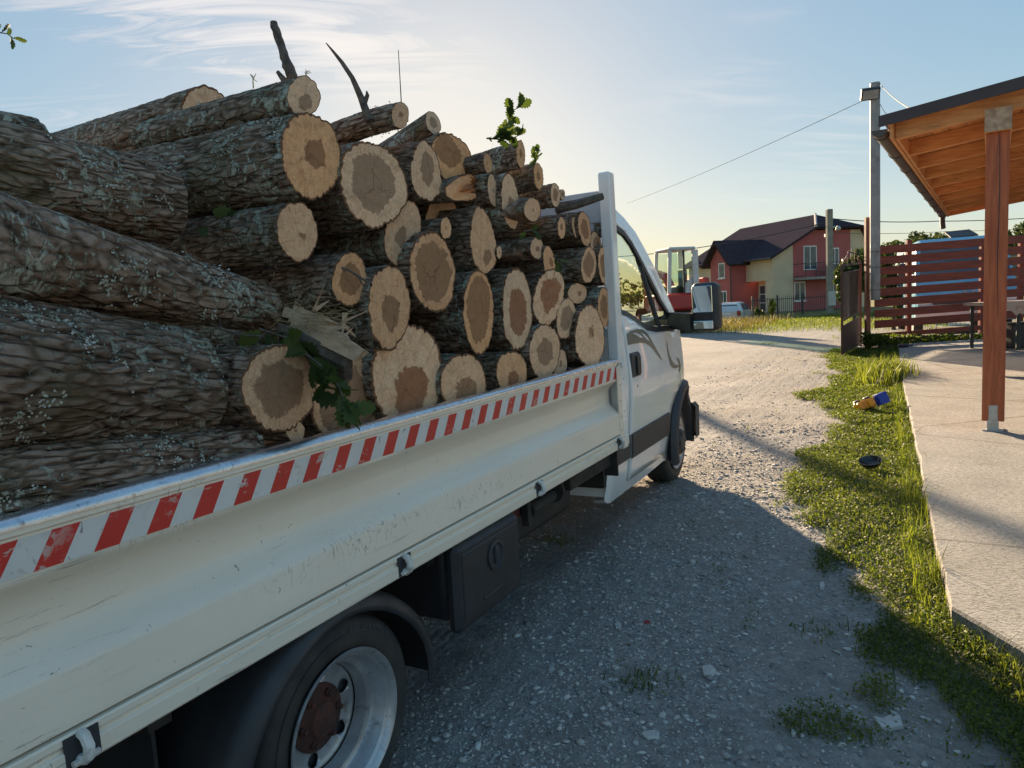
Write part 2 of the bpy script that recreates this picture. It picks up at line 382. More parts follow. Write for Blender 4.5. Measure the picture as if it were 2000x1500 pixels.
def densify(pts, step, jit=0, closed=True):
    out = []; n = len(pts)
    for i in range(n if closed else n - 1):
        a = np.array(pts[i], float); b = np.array(pts[(i + 1) % n], float); k = max(1, int(np.linalg.norm(b - a) / step))
        for j in range(k):
            p = a + (b - a) * j / k
            out.append(p + (rng.normal(size=2) * jit if j else 0))
    return np.array(out)
def ccw(P):
    P = np.asarray(P, float); a = (P[:, 0] * np.roll(P[:, 1], -1) - np.roll(P[:, 0], -1) * P[:, 1]).sum()
    return P if a > 0 else P[::-1]
def cdt(outer, holes=(), inner=()):
    outer = ccw(outer); holes = [ccw(h) for h in holes]
    vs = [Vector((float(p[0]), float(p[1]))) for p in outer]; fc = [list(range(len(vs)))]
    for h in holes:
        k = len(vs); vs += [Vector((float(p[0]), float(p[1]))) for p in h]; fc.append(list(range(k, len(vs))))
    vs += [Vector((float(p[0]), float(p[1]))) for p in inner]
    r = mgeo.delaunay_2d_cdt(vs, [], fc, 1, 1e-5)
    V = [(v.x, v.y) for v in r[0]]; F = []
    for f, src in zip(r[2], r[5]):
        if 0 in src and not any(s > 0 for s in src): F.append(tuple(f))
    return np.array(V), F
E2 = densify(edge, .12, .006)
inn = [(x, y) for x in np.arange(.35, 8.4, .35) for y in np.arange(.35, 21, .35)]
def inside(p, poly):
    x, y = p; c = False; n = len(poly)
    for i in range(n):
        x0, y0 = poly[i]; x1, y1 = poly[i - 1]
        if (y0 > y) != (y1 > y) and x < (x1 - x0) * (y - y0) / (y1 - y0 + 1e-12) + x0: c = not c
    return c
inn = [p for p in inn if inside(p, [(a, b) for a, b in edge]) and min(np.hypot(E2[:, 0] - p[0], E2[:, 1] - p[1])) > .1]
SV, SF = cdt(E2, (), inn)
sv3 = np.c_[SV, SZ + .006 * fbm(np.c_[SV, SV[:, :1] * 0] * .8, 3)]
ne = len(E2); low = np.c_[E2, np.full(ne, -.06)]; nsv = len(sv3)
mid_ = np.c_[E2 * 1.0, np.full(ne, SZ - .012)]; cen = np.array([3, 8.]); mid_[:, :2] += (E2 - cen) / np.linalg.norm(E2 - cen, axis=1)[:, None] * .008
order = [int(np.argmin(np.hypot(SV[:, 0] - p[0], SV[:, 1] - p[1]))) for p in E2]
SVV = np.concatenate([sv3, mid_, low])
FF = list(SF)
for i in range(ne):
    j = (i + 1) % ne
    FF.append((order[i], order[j], nsv + j, nsv + i)); FF.append((nsv + i, nsv + j, nsv + ne + j, nsv + ne + i))
so = mk('concrete_slab', SVV, FF, M_conc, smooth=False); tag(so, kind='structure')
bm = bmesh.new(); bm.from_mesh(so.data); bmesh.ops.recalc_face_normals(bm, faces=bm.faces); bm.to_mesh(so.data); bm.free()

# ------------------------------------------------------------------ gravel stones (uncountable)
def ico():
    t = (1 + 5 ** .5) / 2
    v = np.array([(-1, t, 0), (1, t, 0), (-1, -t, 0), (1, -t, 0), (0, -1, t), (0, 1, t), (0, -1, -t), (0, 1, -t), (t, 0, -1), (t, 0, 1), (-t, 0, -1), (-t, 0, 1)], float)
    f = np.array([(0, 11, 5), (0, 5, 1), (0, 1, 7), (0, 7, 10), (0, 10, 11), (1, 5, 9), (5, 11, 4), (11, 10, 2), (10, 7, 6), (7, 1, 8), (3, 9, 4), (3, 4, 2), (3, 2, 6), (3, 6, 8), (3, 8, 9), (4, 9, 5), (2, 4, 11), (6, 2, 10), (8, 6, 7), (9, 8, 1)])
    return v / np.linalg.norm(v[0]), f
IV, IF = ico()
def rotmats(n, r):
    q = r.normal(size=(n, 4)); q /= np.linalg.norm(q, axis=1)[:, None]; w, x, y, z = q.T
    return np.stack([1 - 2 * (y * y + z * z), 2 * (x * y - z * w), 2 * (x * z + y * w), 2 * (x * y + z * w), 1 - 2 * (x * x + z * z), 2 * (y * z - x * w), 2 * (x * z - y * w), 2 * (y * z + x * w), 1 - 2 * (x * x + y * y)], -1).reshape(n, 3, 3)
def stones(xy, size, r, flat=.5, sink=.35):
    n = len(xy); B = IV[None] * (1 + .35 * r.normal(size=(n, 12, 1)).clip(-1, 1)) * np.stack([r.uniform(.8, 1.4, n), r.uniform(.65, 1.1, n), r.uniform(.4, .9, n)], -1)[:, None]
    B = np.einsum('nij,nkj->nki', rotmats(n, r), B); B[..., 2] *= flat
    V = B * size[:, None, None]; V[..., :2] += xy[:, None]; V[..., 2] += (gz(xy[:, 0], xy[:, 1]) + size * flat * (.6 - sink))[:, None]
    F = (IF[None] + (np.arange(n) * 12)[:, None, None]).reshape(-1, 3)
    return V.reshape(-1, 3), F, np.repeat(r.uniform(0, 1, n), 12)
def mat_stone():
    m, nd, ln, b, out = nodes_of('gravel_stone'); at = nd.new('ShaderNodeAttribute'); at.attribute_name = 'rnd'
    r = ramp(nd, [(0, (.17, .172, .18)), (.3, (.31, .31, .315)), (.55, (.43, .42, .405)), (.8, (.56, .545, .52)), (1, (.74, .72, .69))]); ln.new(at.outputs['Fac'], r.inputs[0])
    c = mixc(nd, ln, .3, r.outputs[0], mixc(nd, ln, noise(nd, ln, objco(nd), 120, 5, .7), (.14, .125, .11), (.40, .37, .33)))
    ln.new(c, b.inputs['Base Color']); b.inputs['Roughness'].default_value = .9; b.inputs['Specular IOR Level'].default_value = .25
    bump(nd, ln, b, noise(nd, ln, objco(nd), 200, 4), .4, .004)
    return m
M_stone = mat_stone()
gr_ = np.random.default_rng(11)
def scatter(n, x0, x1, y0, y1, r, dens):
    P = np.stack([r.uniform(x0, x1, n), y0 * (y1 / y0) ** r.uniform(0, 1, n)], -1)     # denser close by
    k = dens(P[:, 0], P[:, 1]); return P[r.uniform(0, 1, n) < k]
def dens_g(x, y):
    n = fbm(np.stack([x * 1.3, y * 1.0, x * 0 + 2], -1), 3)
    d = sstep(-.9, .7, n + .35 * np.exp(-((x + .95) / .35) ** 2))
    d = d * (.2 + .8 * sstep(-.25, -.5, x + .05 * y))          # finer towards the verge
    rut = np.exp(-((x + 1.80 + .01 * (y - 2)) / .16) ** 4)
    return (.3 + .7 * d) * (1 - .85 * rut)
xy = scatter(72000, -2.6, .25, 1.75, 8.5, gr_, dens_g)
sz = .0023 + .0026 * gr_.exponential(1, len(xy)) + .010 * (gr_.uniform(0, 1, len(xy)) < .022) * gr_.uniform(.3, 1.2, len(xy)); sz = np.minimum(sz, .022) * (.8 + .05 * xy[:, 1])
xy2 = scatter(3000, -3.2, -.3, 8, 24, gr_, dens_g); sz2 = .006 + .004 * gr_.exponential(1, len(xy2))
V, F, rn = stones(np.concatenate([xy, xy2]), np.concatenate([sz, np.minimum(sz2, .022)]), gr_)
st = mk('gravel', V, F, M_stone, attrs={'rnd': rn}); tag(st, 'loose grey and tan gravel strewn over the dirt road', 'gravel', kind='stuff')
# ------------------------------------------------------------------ the truck
LEAN = R_(1.0); cl_, sl_ = math.cos(LEAN), math.sin(LEAN); BX0, BZ0 = -1.40, .67
def TB(V):
    """body frame: x out from the right dropside, y forward, z up; the loaded body leans a little to its left"""
    V = np.asarray(V, float); x, z = V[:, 0], V[:, 2] - BZ0
    return np.c_[BX0 + x * cl_ - z * sl_, V[:, 1], BZ0 + z * cl_ + x * sl_]
def bp(px, py, bx):
    d = ray(px, py); t = (bx - (cl_ * (CO[0] - BX0) + sl_ * (CO[2] - BZ0))) / (cl_ * d[0] + sl_ * d[2]); P = CO + t * d
    return P[1], BZ0 - sl_ * (P[0] - BX0) + cl_ * (P[2] - BZ0)

def mat_panel():
    m, nd, ln, b, out = nodes_of('dropside_paint'); co = objco(nd)
    c = mixc(nd, ln, noise(nd, ln, co, 3, 6, .6), (.82, .72, .585), (.92, .825, .685))
    # scratches and scuffs: long thin horizontal ones and short dark chips
    sc = ramp(nd, [(.585, 0.), (.625, 1.)]); ln.new(noise(nd, ln, mapping(nd, ln, co, (30, 2.2, 42), (R_(6), 0, 0)), 1.6, 8, .75, .4), sc.inputs[0])
    ch = ramp(nd, [(.645, 0.), (.67, 1.)]); ln.new(noise(nd, ln, mapping(nd, ln, co, (9, 16, 9)), 3.0, 8, .72, 1.), ch.inputs[0])
    ar = ramp(nd, [(.45, 0.), (.62, 1.)]); ln.new(noise(nd, ln, co, 1.7, 3), ar.inputs[0])
    c = mixc(nd, ln, math_(nd, ln, 'MULTIPLY', math_(nd, ln, 'MULTIPLY', sc.outputs[0], ar.outputs[0]), .75), c, (.17, .16, .145))
    c = mixc(nd, ln, math_(nd, ln, 'MULTIPLY', ch.outputs[0], .8), c, (.10, .09, .08))
    spx = nd.new('ShaderNodeSeparateXYZ'); ln.new(co, spx.inputs[0])
    def spot(y, wy, z, wz):
        a_ = math_(nd, ln, 'POWER', math_(nd, ln, 'DIVIDE', math_(nd, ln, 'SUBTRACT', spx.outputs[1], y), wy), 2.); b_ = math_(nd, ln, 'POWER', math_(nd, ln, 'DIVIDE', math_(nd, ln, 'SUBTRACT', spx.outputs[2], z), wz), 2.)
        return math_(nd, ln, 'EXPONENT', math_(nd, ln, 'MULTIPLY', math_(nd, ln, 'ADD', a_, b_), -1.))
    area = math_(nd, ln, 'MAXIMUM', spot(1.62, .32, .83, .035), math_(nd, ln, 'MAXIMUM', spot(.95, .14, 1.10, .06), spot(2.25, .25, .80, .03)))
    ql = noise(nd, ln, mapping(nd, ln, co, (1, 9, 5), (R_(35), 0, 0)), 2.4, 2, .5, 1.2); ln_ = ramp(nd, [(.485, 0.), (.495, 1.), (.505, 1.), (.515, 0.)]); ln.new(ql, ln_.inputs[0])
    c = mixc(nd, ln, math_(nd, ln, 'MULTIPLY', math_(nd, ln, 'MULTIPLY', ln_.outputs[0], area), .85), c, (.11, .10, .09))
    du = noise(nd, ln, mapping(nd, ln, co, (2, 1, 9)), 2, 6, .7); c = mixc(nd, ln, math_(nd, ln, 'MULTIPLY', du, .22), c, (.42, .37, .29))
    ln.new(c, b.inputs['Base Color']); b.inputs['Roughness'].default_value = .34; b.inputs['Specular IOR Level'].default_value = .5; b.inputs['Coat Weight'].default_value = .2; b.inputs['Coat Roughness'].default_value = .15
    bump(nd, ln, b, noise(nd, ln, co, 2.2, 3), .12, .03)
    return m
M_panel = mat_panel()
def mat_tape():
    m, nd, ln, b, out = nodes_of('hazard_tape'); co = objco(nd)
    sp = nd.new('ShaderNodeSeparateXYZ'); ln.new(co, sp.inputs[0])
    t = math_(nd, ln, 'MULTIPLY_ADD', sp.outputs[2], -.62, sp.outputs[1])
    f = math_(nd, ln, 'FRACT', math_(nd, ln, 'MULTIPLY_ADD', t, 1 / .1136, .25 + .21 + .30)); s = math_(nd, ln, 'LESS_THAN', f, .48)
    red = mixc(nd, ln, noise(nd, ln, co, 9, 4), (.50, .018, .015), (.62, .03, .022)); wh = mixc(nd, ln, noise(nd, ln, co, 12, 6), (.58, .57, .54), (.74, .73, .70))
    c = mixc(nd, ln, s, wh, red)
    ch = ramp(nd, [(.565, 0.), (.60, 1.)]); ln.new(noise(nd, ln, mapping(nd, ln, co, (1, .8, 1.4)), 16, 9, .72, .6), ch.inputs[0])
    ar = ramp(nd, [(.42, 0.), (.6, 1.)]); ln.new(noise(nd, ln, co, 2.6, 3), ar.inputs[0])
    c = mixc(nd, ln, math_(nd, ln, 'MULTIPLY', ch.outputs[0], ar.outputs[0]), c, (.55, .52, .46))
    c2 = ramp(nd, [(.635, 0.), (.665, 1.)]); ln.new(noise(nd, ln, mapping(nd, ln, co, (1, 1.5, .7)), 38, 6, .7, .5), c2.inputs[0])
    c = mixc(nd, ln, math_(nd, ln, 'MULTIPLY', c2.outputs[0], .7), c, (.12, .11, .10))
    ln.new(c, b.inputs['Base Color']); b.inputs['Roughness'].default_value = .4
    return m
M_tape = mat_tape()
M_alu = pm('worn_aluminium', (.70, .72, .76), (.55, .57, .62), 14, .26, .9, .10, 90, dirt=(.16, .15, .14), dscale=60)
M_white = pm('white_cab_paint', (.86, .86, .85), (.80, .80, .78), 2.5, .22, 0, .02, 3, coat=.5, rvar=.04)
M_grey = pm('grey_frame_paint', (.55, .58, .62), (.44, .46, .50), 5, .45, 0, .05, 40, dirt=(.15, .13, .11), dscale=18)
M_black = pm('black_plastic', (.022, .023, .026), (.035, .036, .04), 8, .5, 0, .12, 220)
M_moulding = pm('grey_black_moulding', (.045, .048, .056), (.032, .034, .04), 6, .55, 0, .1, 260)
M_rubber = pm('tyre_rubber', (.028, .028, .029), (.055, .050, .045), 9, .78, 0, .15, 150)
M_rim = pm('silver_wheel_paint', (.50, .51, .53), (.36, .36, .37), 12, .36, .55, .05, 80, dirt=(.16, .13, .10), dscale=20)
M_rust = pm('rusty_hub', (.12, .042, .030), (.05, .026, .022), 22, .8, .1, .5, 60)
M_under = pm('dark_chassis', (.030, .029, .028), (.055, .047, .04), 9, .8, .2, .2, 60)
M_redox = pm('red_oxide_paint', (.20, .045, .03), (.10, .03, .022), 10, .7, 0, .2, 60)
M_hinge = pm('white_hinge', (.72, .72, .70), (.5, .48, .44), 30, .45, 0, .1, 90, dirt=(.25, .17, .11), dscale=40)
M_amber = pm('amber_lens', (.75, .20, .02), (.6, .14, .015), 20, .15, 0, 0, coat=.6)
M_mirror = pm('mirror_glass', (.75, .8, .8), (.7, .75, .75), 5, .03, 1.0, 0, rvar=.01)
M_glass = glass('window_glass', (.80, .88, .84), .02, .3)
M_decal = pm('bronze_decal', (.23, .20, .155), (.19, .165, .125), 9, .4)
M_dark = pm('cab_interior', (.03, .032, .036), (.045, .045, .05), 6, .7, 0, .1, 120)

TR = empty('flatbed_truck', (-2.5, 3.3, 0), 'white flatbed truck loaded high with cut oak logs', 'truck')
Y0, Y1 = -.9, 3.86        # the bed runs past the frame behind the camera
XW = 2.2                  # bed width
# --- right dropside: corrugated profile extruded along the bed
prof = [(-.076, .97), (-.070, 1.02), (-.034, 1.06), (-.034, 1.158), (-.028, 1.166), (-.006, 1.166), (0, 1.160), (0, 1.137), (-.005, 1.133), (-.005, 1.052), (-.008, 1.047), (-.020, 1.038), (-.040, 1.022), (-.056, 1.006), (-.062, .994), (-.064, .980), (-.064, .932), (-.062, .918), (-.050, .900), (-.030, .883), (-.012, .869), (-.003, .858), (-.001, .85), (-.001, .765), (.001, .757), (.001, .742), (-.010, .740), (-.076, .74)]
def side_panel(xs, parent, tape):
    ys = np.arange(Y0, Y1 + .01, .08); rows = []
    def dent(y, z):
        d = -.006 * math.exp(-((y - 2.22) / .07) ** 2 - ((z - .80) / .03) ** 2) - .004 * math.exp(-((y - 2.05) / .05) ** 2 - ((z - .83) / .025) ** 2) - .005 * math.exp(-((y - 1.2) / .4) ** 2 - ((z - .95) / .06) ** 2) + .003 * math.sin(y * 2.1 + z * 7)
        return d if .74 < z < 1.05 else 0
    ys = np.unique(np.round(np.concatenate([ys, np.arange(1.9, 2.45, .02)]), 2))
    for y in ys: rows.append([(xs(x + (dent(y, z) if x > -.066 else 0)), y, z) for x, z in prof])
    m = MB(TB); m.loft(rows, close=True); n = len(prof)
    m.F.append(tuple(range(n))); m.F.append(tuple(range((len(ys) - 1) * n, len(ys) * n)))
    p = m.build('side_panel', M_panel, parent, smooth=True, auto=50)
    m = MB(TB); cp = [(-.037, 1.150), (-.037, 1.168), (-.033, 1.1735), (-.018, 1.1735), (-.010, 1.171), (.0005, 1.163), (.0035, 1.157), (.0035, 1.1485), (.0006, 1.1485), (.0006, 1.160), (-.006, 1.1665), (-.028, 1.1665), (-.0345, 1.160), (-.0345, 1.150)]
    m.loft([[(xs(x), y, z) for x, z in cp] for y in (Y0 - .005, Y1 + .004)], close=True); m.build('top_rail', M_alu, p, smooth=True, auto=50)
    m = MB(TB)
    br = [(-.03, .735), (.008, .735), (.010, .731), (.010, .718), (.004, .714), (.004, .706), (.012, .702), (.012, .668), (.006, .662), (-.06, .662), (-.06, .735)]
    m.loft([[(xs(x), y, z) for x, z in br] for y in (Y0, Y1 + .02)], close=True); m.F += [tuple(range(11)), tuple(range(11, 22))]
    m.build('bottom_rail', M_panel, p, bevel=.0015)
    if tape:
        m = MB(TB); m.box((-.0052, Y0, 1.060), (-.0032, Y1 - .005, 1.128)); m.build('hazard_tape', M_tape, p)
        for y in (-.3, .72, 1.75, 2.73, 3.76):
            m = MB(TB); m.box((.004, y - .016, .669), (.026, y + .016, .688), .005); m.tube([(.012, y, .672), (.03, y, .684), (.034, y, .706), (.024, y, .724), (.012, y, .727)], .011, 8); m.tube([(.02, y - .026, .678), (.02, y + .026, .678)], .007, 8)
            m.build('hinge', M_hinge, p, smooth=True)
            m = MB(TB); m.box((.009, y - .034, .668), (.0128, y + .034, .730)); m.build('hinge_slot', M_dark, p)
    return p
RP = side_panel(lambda x: x, TR, True)
LP = side_panel(lambda x: -XW - x, TR, False)
# front end bracket of the dropside
m = MB(TB); m.box((-.003, 3.80, .70), (.006, 3.855, 1.13), .002)
for z in (.76, .84, .93, 1.02): m.lathe([(0, .006), (.004, .006), (.006, .003)], (.006, 3.83, z), (1, 0, 0), 8, cap=True)
m.build('corner_bracket', M_panel, RP)
# --- bed floor and cross members
m = MB(TB); m.box((-XW + .04, Y0, .70), (-.04, Y1, .76)); m.build('bed_floor', M_under, TR)
m = MB(TB)
for y in np.arange(Y0 + .2, Y1, .55): m.box((-XW + .1, y - .03, .58), (-.10, y + .03, .70))
for x in (-.75, -1.5):
    m.box((x - .04, Y0, .42), (x + .04, 6.0, .58))
m.build('chassis', M_under, TR)
# --- headboard with corner posts and slats
HB = MB(TB); HB.box((-XW + .07, 3.885, 1.95), (-.07, 3.915, 2.13)); hb = HB.build('headboard', M_grey, TR, bevel=.008)
for x, nm in ((-.035, 0), (-XW + .035, 1)):
    m = MB(TB); m.box((x - .035, 3.865, .64), (x + .035, 3.945, 2.225), .008)
    m.box((x - .03, 3.80, .655), (x + .038, 3.95, .72), .006)
    if nm == 0:
        for z in (.74, .80, .86, 1.05): m.lathe([(0, .007), (.004, .007)], (.0, 3.905, z), (1, 0, 0), 8, cap=True)
        m.box((.0002, 3.875, 1.12), (.012, 3.91, 1.15), .003)
    m.build('post', M_white if nm == 0 else M_grey, hb)
for x in np.arange(-XW + .16, -.10, .105):
    m = MB(TB); m.box((x - .028, 3.89, .76), (x + .028, 3.91, 1.96)); m.build('slat', M_grey, hb)
for z in (1.06, 1.32, 1.62):
    m = MB(TB); m.box((-XW + .07, 3.868, z - .025), (-.07, 3.888, z + .025)); m.build('cross_bar', M_grey, hb)
# --- cab
CX, CW = -.13, 1.96      # right skin and cab width in the body frame
def sidex(y, z):
    y = np.asarray(y, float); z = np.asarray(z, float)
    x = CX - .028 * np.clip((z - 1.28) / .2, 0, 1) - .20 * np.clip(z - 1.32, 0, None) ** 1.25 - .05 * np.clip((.55 - z) / .3, 0, 1) ** 2
    x = x + .03 * np.exp(-((z - .95) / .28) ** 2) - .42 * np.clip((y - 5.35) / 1.1, 0, None) ** 2.3 * np.where(z < 1.28, 1, 1)
    return x
# outline (y, z), rear bottom, over the roof, down the windscreen and nose, round the wheel arch
arch = [(5.65 + .435 * math.cos(a), .36 + .425 * math.sin(a)) for a in np.linspace(R_(-12), R_(192), 17)]
out_l = [(3.92, .33), (3.96, .62), (4.02, 1.3), (4.06, 1.9), (4.12, 2.10), (4.22, 2.165), (4.5, 2.185), (4.75, 2.16), (4.95, 2.09), (5.12, 2.0), (5.24, 1.88), (5.42, 1.68), (5.60, 1.49), (5.76, 1.33), (5.86, 1.27), (6.05, 1.23), (6.25, 1.14), (6.38, 1.0), (6.45, .8), (6.47, .55), (6.44, .34), (6.2, .27)]
outline = out_l + [p for p in arch] + [(5.16, .28), (4.6, .26), (4.1, .27)]
NW = 10
door = [(4.28, .34), (4.28, .75), (4.30, 1.2), (4.30, 1.75), (4.33, 2.04), (4.44, 2.09), (4.68, 2.075), (4.85, 2.035), (4.99, 1.955), (5.09, 1.85), (5.24, 1.68), (5.42, 1.47), (5.58, 1.30), (5.62, 1.1), (5.63, .86), (5.50, .83), (5.36, .77), (5.25, .69), (5.18, .58), (5.14, .44), (5.12, .34)]
win = [(4.36, 1.42), (4.36, 1.70), (4.38, 1.96), (4.46, 2.035), (4.66, 2.02), (4.82, 1.98), (4.93, 1.91), (5.03, 1.80), (5.18, 1.62), (5.36, 1.42), (5.46, 1.29), (5.40, 1.255), (5.20, 1.27), (4.95, 1.275), (4.75, 1.30), (4.55, 1.375), (4.45, 1.405)]
def skin(outer, holes, inset=0, off=0, step=.05):
    def shrink(poly, d):
        P = np.array(poly, float); n = len(P); c = []
        ar = sum(P[i][0] * P[(i + 1) % n][1] - P[(i + 1) % n][0] * P[i][1] for i in range(n))
        for i in range(n):
            e1 = unit(P[i] - P[i - 1]); e2 = unit(P[(i + 1) % n] - P[i]); nn = np.array([-(e1[1] + e2[1]), e1[0] + e2[0]]); nn = unit(nn) * (1 if ar > 0 else -1)
            c.append(P[i] + nn * d)
        return [tuple(p) for p in c]
    O = shrink(outer, inset) if inset else outer
    Od = densify(O, .06); Hd = [densify(h, .05) for h in holes]
    ys = [p[0] for p in O]; zs = [p[1] for p in O]
    allb = np.concatenate([Od] + Hd)
    inn = [(y, z) for y in np.arange(min(ys), max(ys), step) for z in np.arange(min(zs), max(zs), step) if inside((y, z), O) and not any(inside((y, z), h) for h in holes) and np.min(np.hypot(allb[:, 0] - y, allb[:, 1] - z)) > step * .5]
    V, F = cdt(Od, Hd, inn)
    return V, F, Od
def side_part(name, outer, holes, mat, parent, inset=0, off=0, thick=.012, right=True):
    V, F, _ = skin(outer, holes, inset)
    x = sidex(V[:, 0], V[:, 1]) + off
    if not right: x = 2 * (CX - CW / 2) - x
    m = MB(TB); m.add(np.c_[x, V], F); o = m.build(name, mat, parent, smooth=True, auto=60)
    md = o.modifiers.new('solid', 'SOLIDIFY'); md.thickness = thick; md.offset = 0
    return o
def mirx(x): return 2 * (CX - CW / 2) - x
CB = None
V, F, Od = skin(outline, [door])
m = MB(TB); m.add(np.c_[sidex(V[:, 0], V[:, 1]), V], F); m.add(np.c_[mirx(sidex(V[:, 0], V[:, 1])), V], F)
# the shell across: roof, front and floor; the windscreen stretch stays open for its pane
def across(Yz, n=NW, crown=.03, bow=0):
    rows = []
    for y, z in Yz:
        xr = float(sidex(y, z)); xl = mirx(xr); t = np.linspace(0, 1, n)
        k = 1 - (2 * t - 1) ** 4
        rows.append(np.c_[xr + (xl - xr) * t, y + bow * k, z + crown * k])
    return rows
od = densify(out_l, .06, closed=False)
ws0 = min(range(len(od)), key=lambda i: abs(od[i][0] - 5.14) + abs(od[i][1] - 1.99)); ws1 = min(range(len(od)), key=lambda i: abs(od[i][0] - 5.80) + abs(od[i][1] - 1.30))
roof_rows = across(od[3:ws0 + 1], crown=.035); m.loft(roof_rows)
m.loft(across(od[ws1:], crown=.0, bow=.10)); m.loft(across([(6.2, .27), (3.92, .33)], crown=0))
# rear wall of the cab with a window opening left as frame strips
rear = across(od[:4], crown=0); m.loft(rear)
CB = m.build('cab_body', M_white, TR, smooth=True, auto=45)
m = MB(TB); m.loft(across(od[ws0:ws1 + 1], crown=.01, bow=.07)); m.build('windscreen', M_glass, CB, smooth=True)
def doorset(right):
    d = side_part('door', door, [win], M_white, TR, .004, .002, .02, right)
    # rubber window surround
    fr = densify(win, .04); cen = fr.mean(0); inner = []
    m = MB(TB); rows = []
    def ring(k, off):
        P = np.array([cen + (p - cen) * k for p in fr]); x = sidex(P[:, 0], P[:, 1]) + off
        return np.c_[x if right else mirx(x), P]
    def ins(dist, off):
        n = len(fr); P = []
        for i in range(n):
            e = unit(fr[(i + 1) % n] - fr[i - 1]); nn = np.array([e[1], -e[0]]); q = fr[i] + nn * dist
            if np.linalg.norm(q - cen) > np.linalg.norm(fr[i] - cen) and dist > 0: q = fr[i] - nn * dist
            P.append(q)
        P = np.array(P); x = sidex(P[:, 0], P[:, 1]) + off
        return np.c_[x if right else mirx(x), P]
    s = 1 if right else -1
    m.loft([ins(-.012, .004), ins(-.010, .014), ins(.030, .012), ins(.034, -.01), ins(-.004, -.012)], close=True)
    m.build('window_seal', M_black, d, smooth=True, auto=60)
    q = ins(.01, -.004); V2, F2 = cdt([(p[1], p[2]) for p in q])
    x = sidex(V2[:, 0], V2[:, 1]) - .004
    m = MB(TB); m.add(np.c_[x if right else mirx(x), V2], F2); m.build('window_pane', M_glass, d)
    # quarter light divider
    m = MB(TB); a = (5.04, 1.80); b = (5.10, 1.28)
    xs = [float(sidex(*a)) - .01, float(sidex(*b)) - .01]; xs = xs if right else [mirx(v) for v in xs]
    m.tube([(xs[0], a[0], a[1]), (xs[1], b[0], b[1])], .020, 8); m.build('window_divider', M_black, d, smooth=True)
    return d
DR = doorset(True); DL = doorset(False)
# handle, lock, mouldings, arch flare, decals
def on_side(px, py, off=.006, bx=-.12):
    y, z = bp(px, py, bx)
    for _ in range(4): y, z = bp(px, py, float(sidex(y, z)) + off)
    return float(sidex(y, z)) + off, y, z
m = MB(TB); m.box((CX + .005, 4.32, 1.0), (CX + .045, 4.50, 1.165), .012); m.build('handle_recess', M_moulding, DR)
m = MB(TB); m.box((CX + .046, 4.40, 1.02), (CX + .058, 4.47, 1.14), .004); m.lathe([(0, .018), (.012, .018), (.014, .01)], (CX + .028, 4.42, .945), (1, 0, 0), 12, cap=True); m.build('handle', M_black, DR)
def band(pts_top, pts_bot, off, name, mat, parent):
    m = MB(TB); rows = []
    for (yt, zt), (yb, zb) in zip(pts_top, pts_bot):
        row = []
        for t, o_ in ((0, 0.0), (.02, off), (.5, off + .004), (.98, off), (1, 0.0)):
            y = yt + (yb - yt) * t; z = zt + (zb - zt) * t; row.append((float(sidex(y, z)) + o_, y, z))
        rows.append(row)
    m.loft(rows); return m.build(name, mat, parent, smooth=True, auto=50)
yy = np.linspace(3.94, 4.272, 5); band([(y, .648) for y in yy], [(y, .495) for y in yy], .018, 'side_moulding', M_moulding, CB)
yy = np.linspace(4.288, 5.14, 12); band([(y, .648 + .012 * (y - 4.3)) for y in yy], [(y, .488) for y in yy], .026, 'side_moulding', M_moulding, DR)
aa = np.linspace(R_(-14), R_(194), 33); m = MB(TB); rows = []
for k, (r0, o_) in enumerate(((.405, -.06), (.41, .035), (.43, .045), (.475, .035), (.492, .0))):
    rows.append([(float(sidex(5.65, max(.36 + r0 * math.sin(a), .3))) * 0 + float(sidex(min(5.65 + r0 * math.cos(a), 5.95), .8)) + o_, 5.65 + r0 * math.cos(a), .36 + (r0 - .005) * math.sin(a)) for a in aa])
m.loft(rows); m.build('wheel_arch_flare', M_moulding, CB, smooth=True, auto=60)
m = MB(TB); m.box((-1.9, 5.2, .30), (-.30, 6.1, .9)); m.build('wheel_well', M_under, CB)
# bumper corner
m = MB(TB); rows = []
for y, x in ((6.02, -.16), (6.12, -.155), (6.25, -.22), (6.38, -.36), (6.46, -.6), (6.50, -1.1)): rows.append([(x, y, .28), (x + .02, y + .02, .30), (x + .025, y + .025, .56), (x, y, .60), (x - .1, y - .05, .60)])
m.loft(rows); m.build('bumper', M_moulding, CB, smooth=True, auto=40)
# rear lower corner of the cab, flaring like a mud guard
m = MB(TB); rows = []
for y, z0, z1, o_ in ((3.90, .50, .315, .0), (3.93, .50, .29, .012), (4.0, .49, .272, .012), (4.13, .49, .268, .004), (4.27, .488, .262, .002)):
    rows.append([(float(sidex(y, z)) + o_, y, z) for z in np.linspace(z0, z1, 6)] + [(CX - .10, y, z1 - .005)])
m.loft(rows); m.build('rear_sill', M_white, CB, smooth=True, auto=50)
def decal(px, mat=M_decal, off=.0155):
    P = densify([np.array(p, float) for p in px], 3)
    V2, F2 = cdt(P)
    W3 = np.array([on_side(x, y, off) for x, y in V2]); m = MB(TB); m.add(W3, F2); m.build('decal', mat, DR)
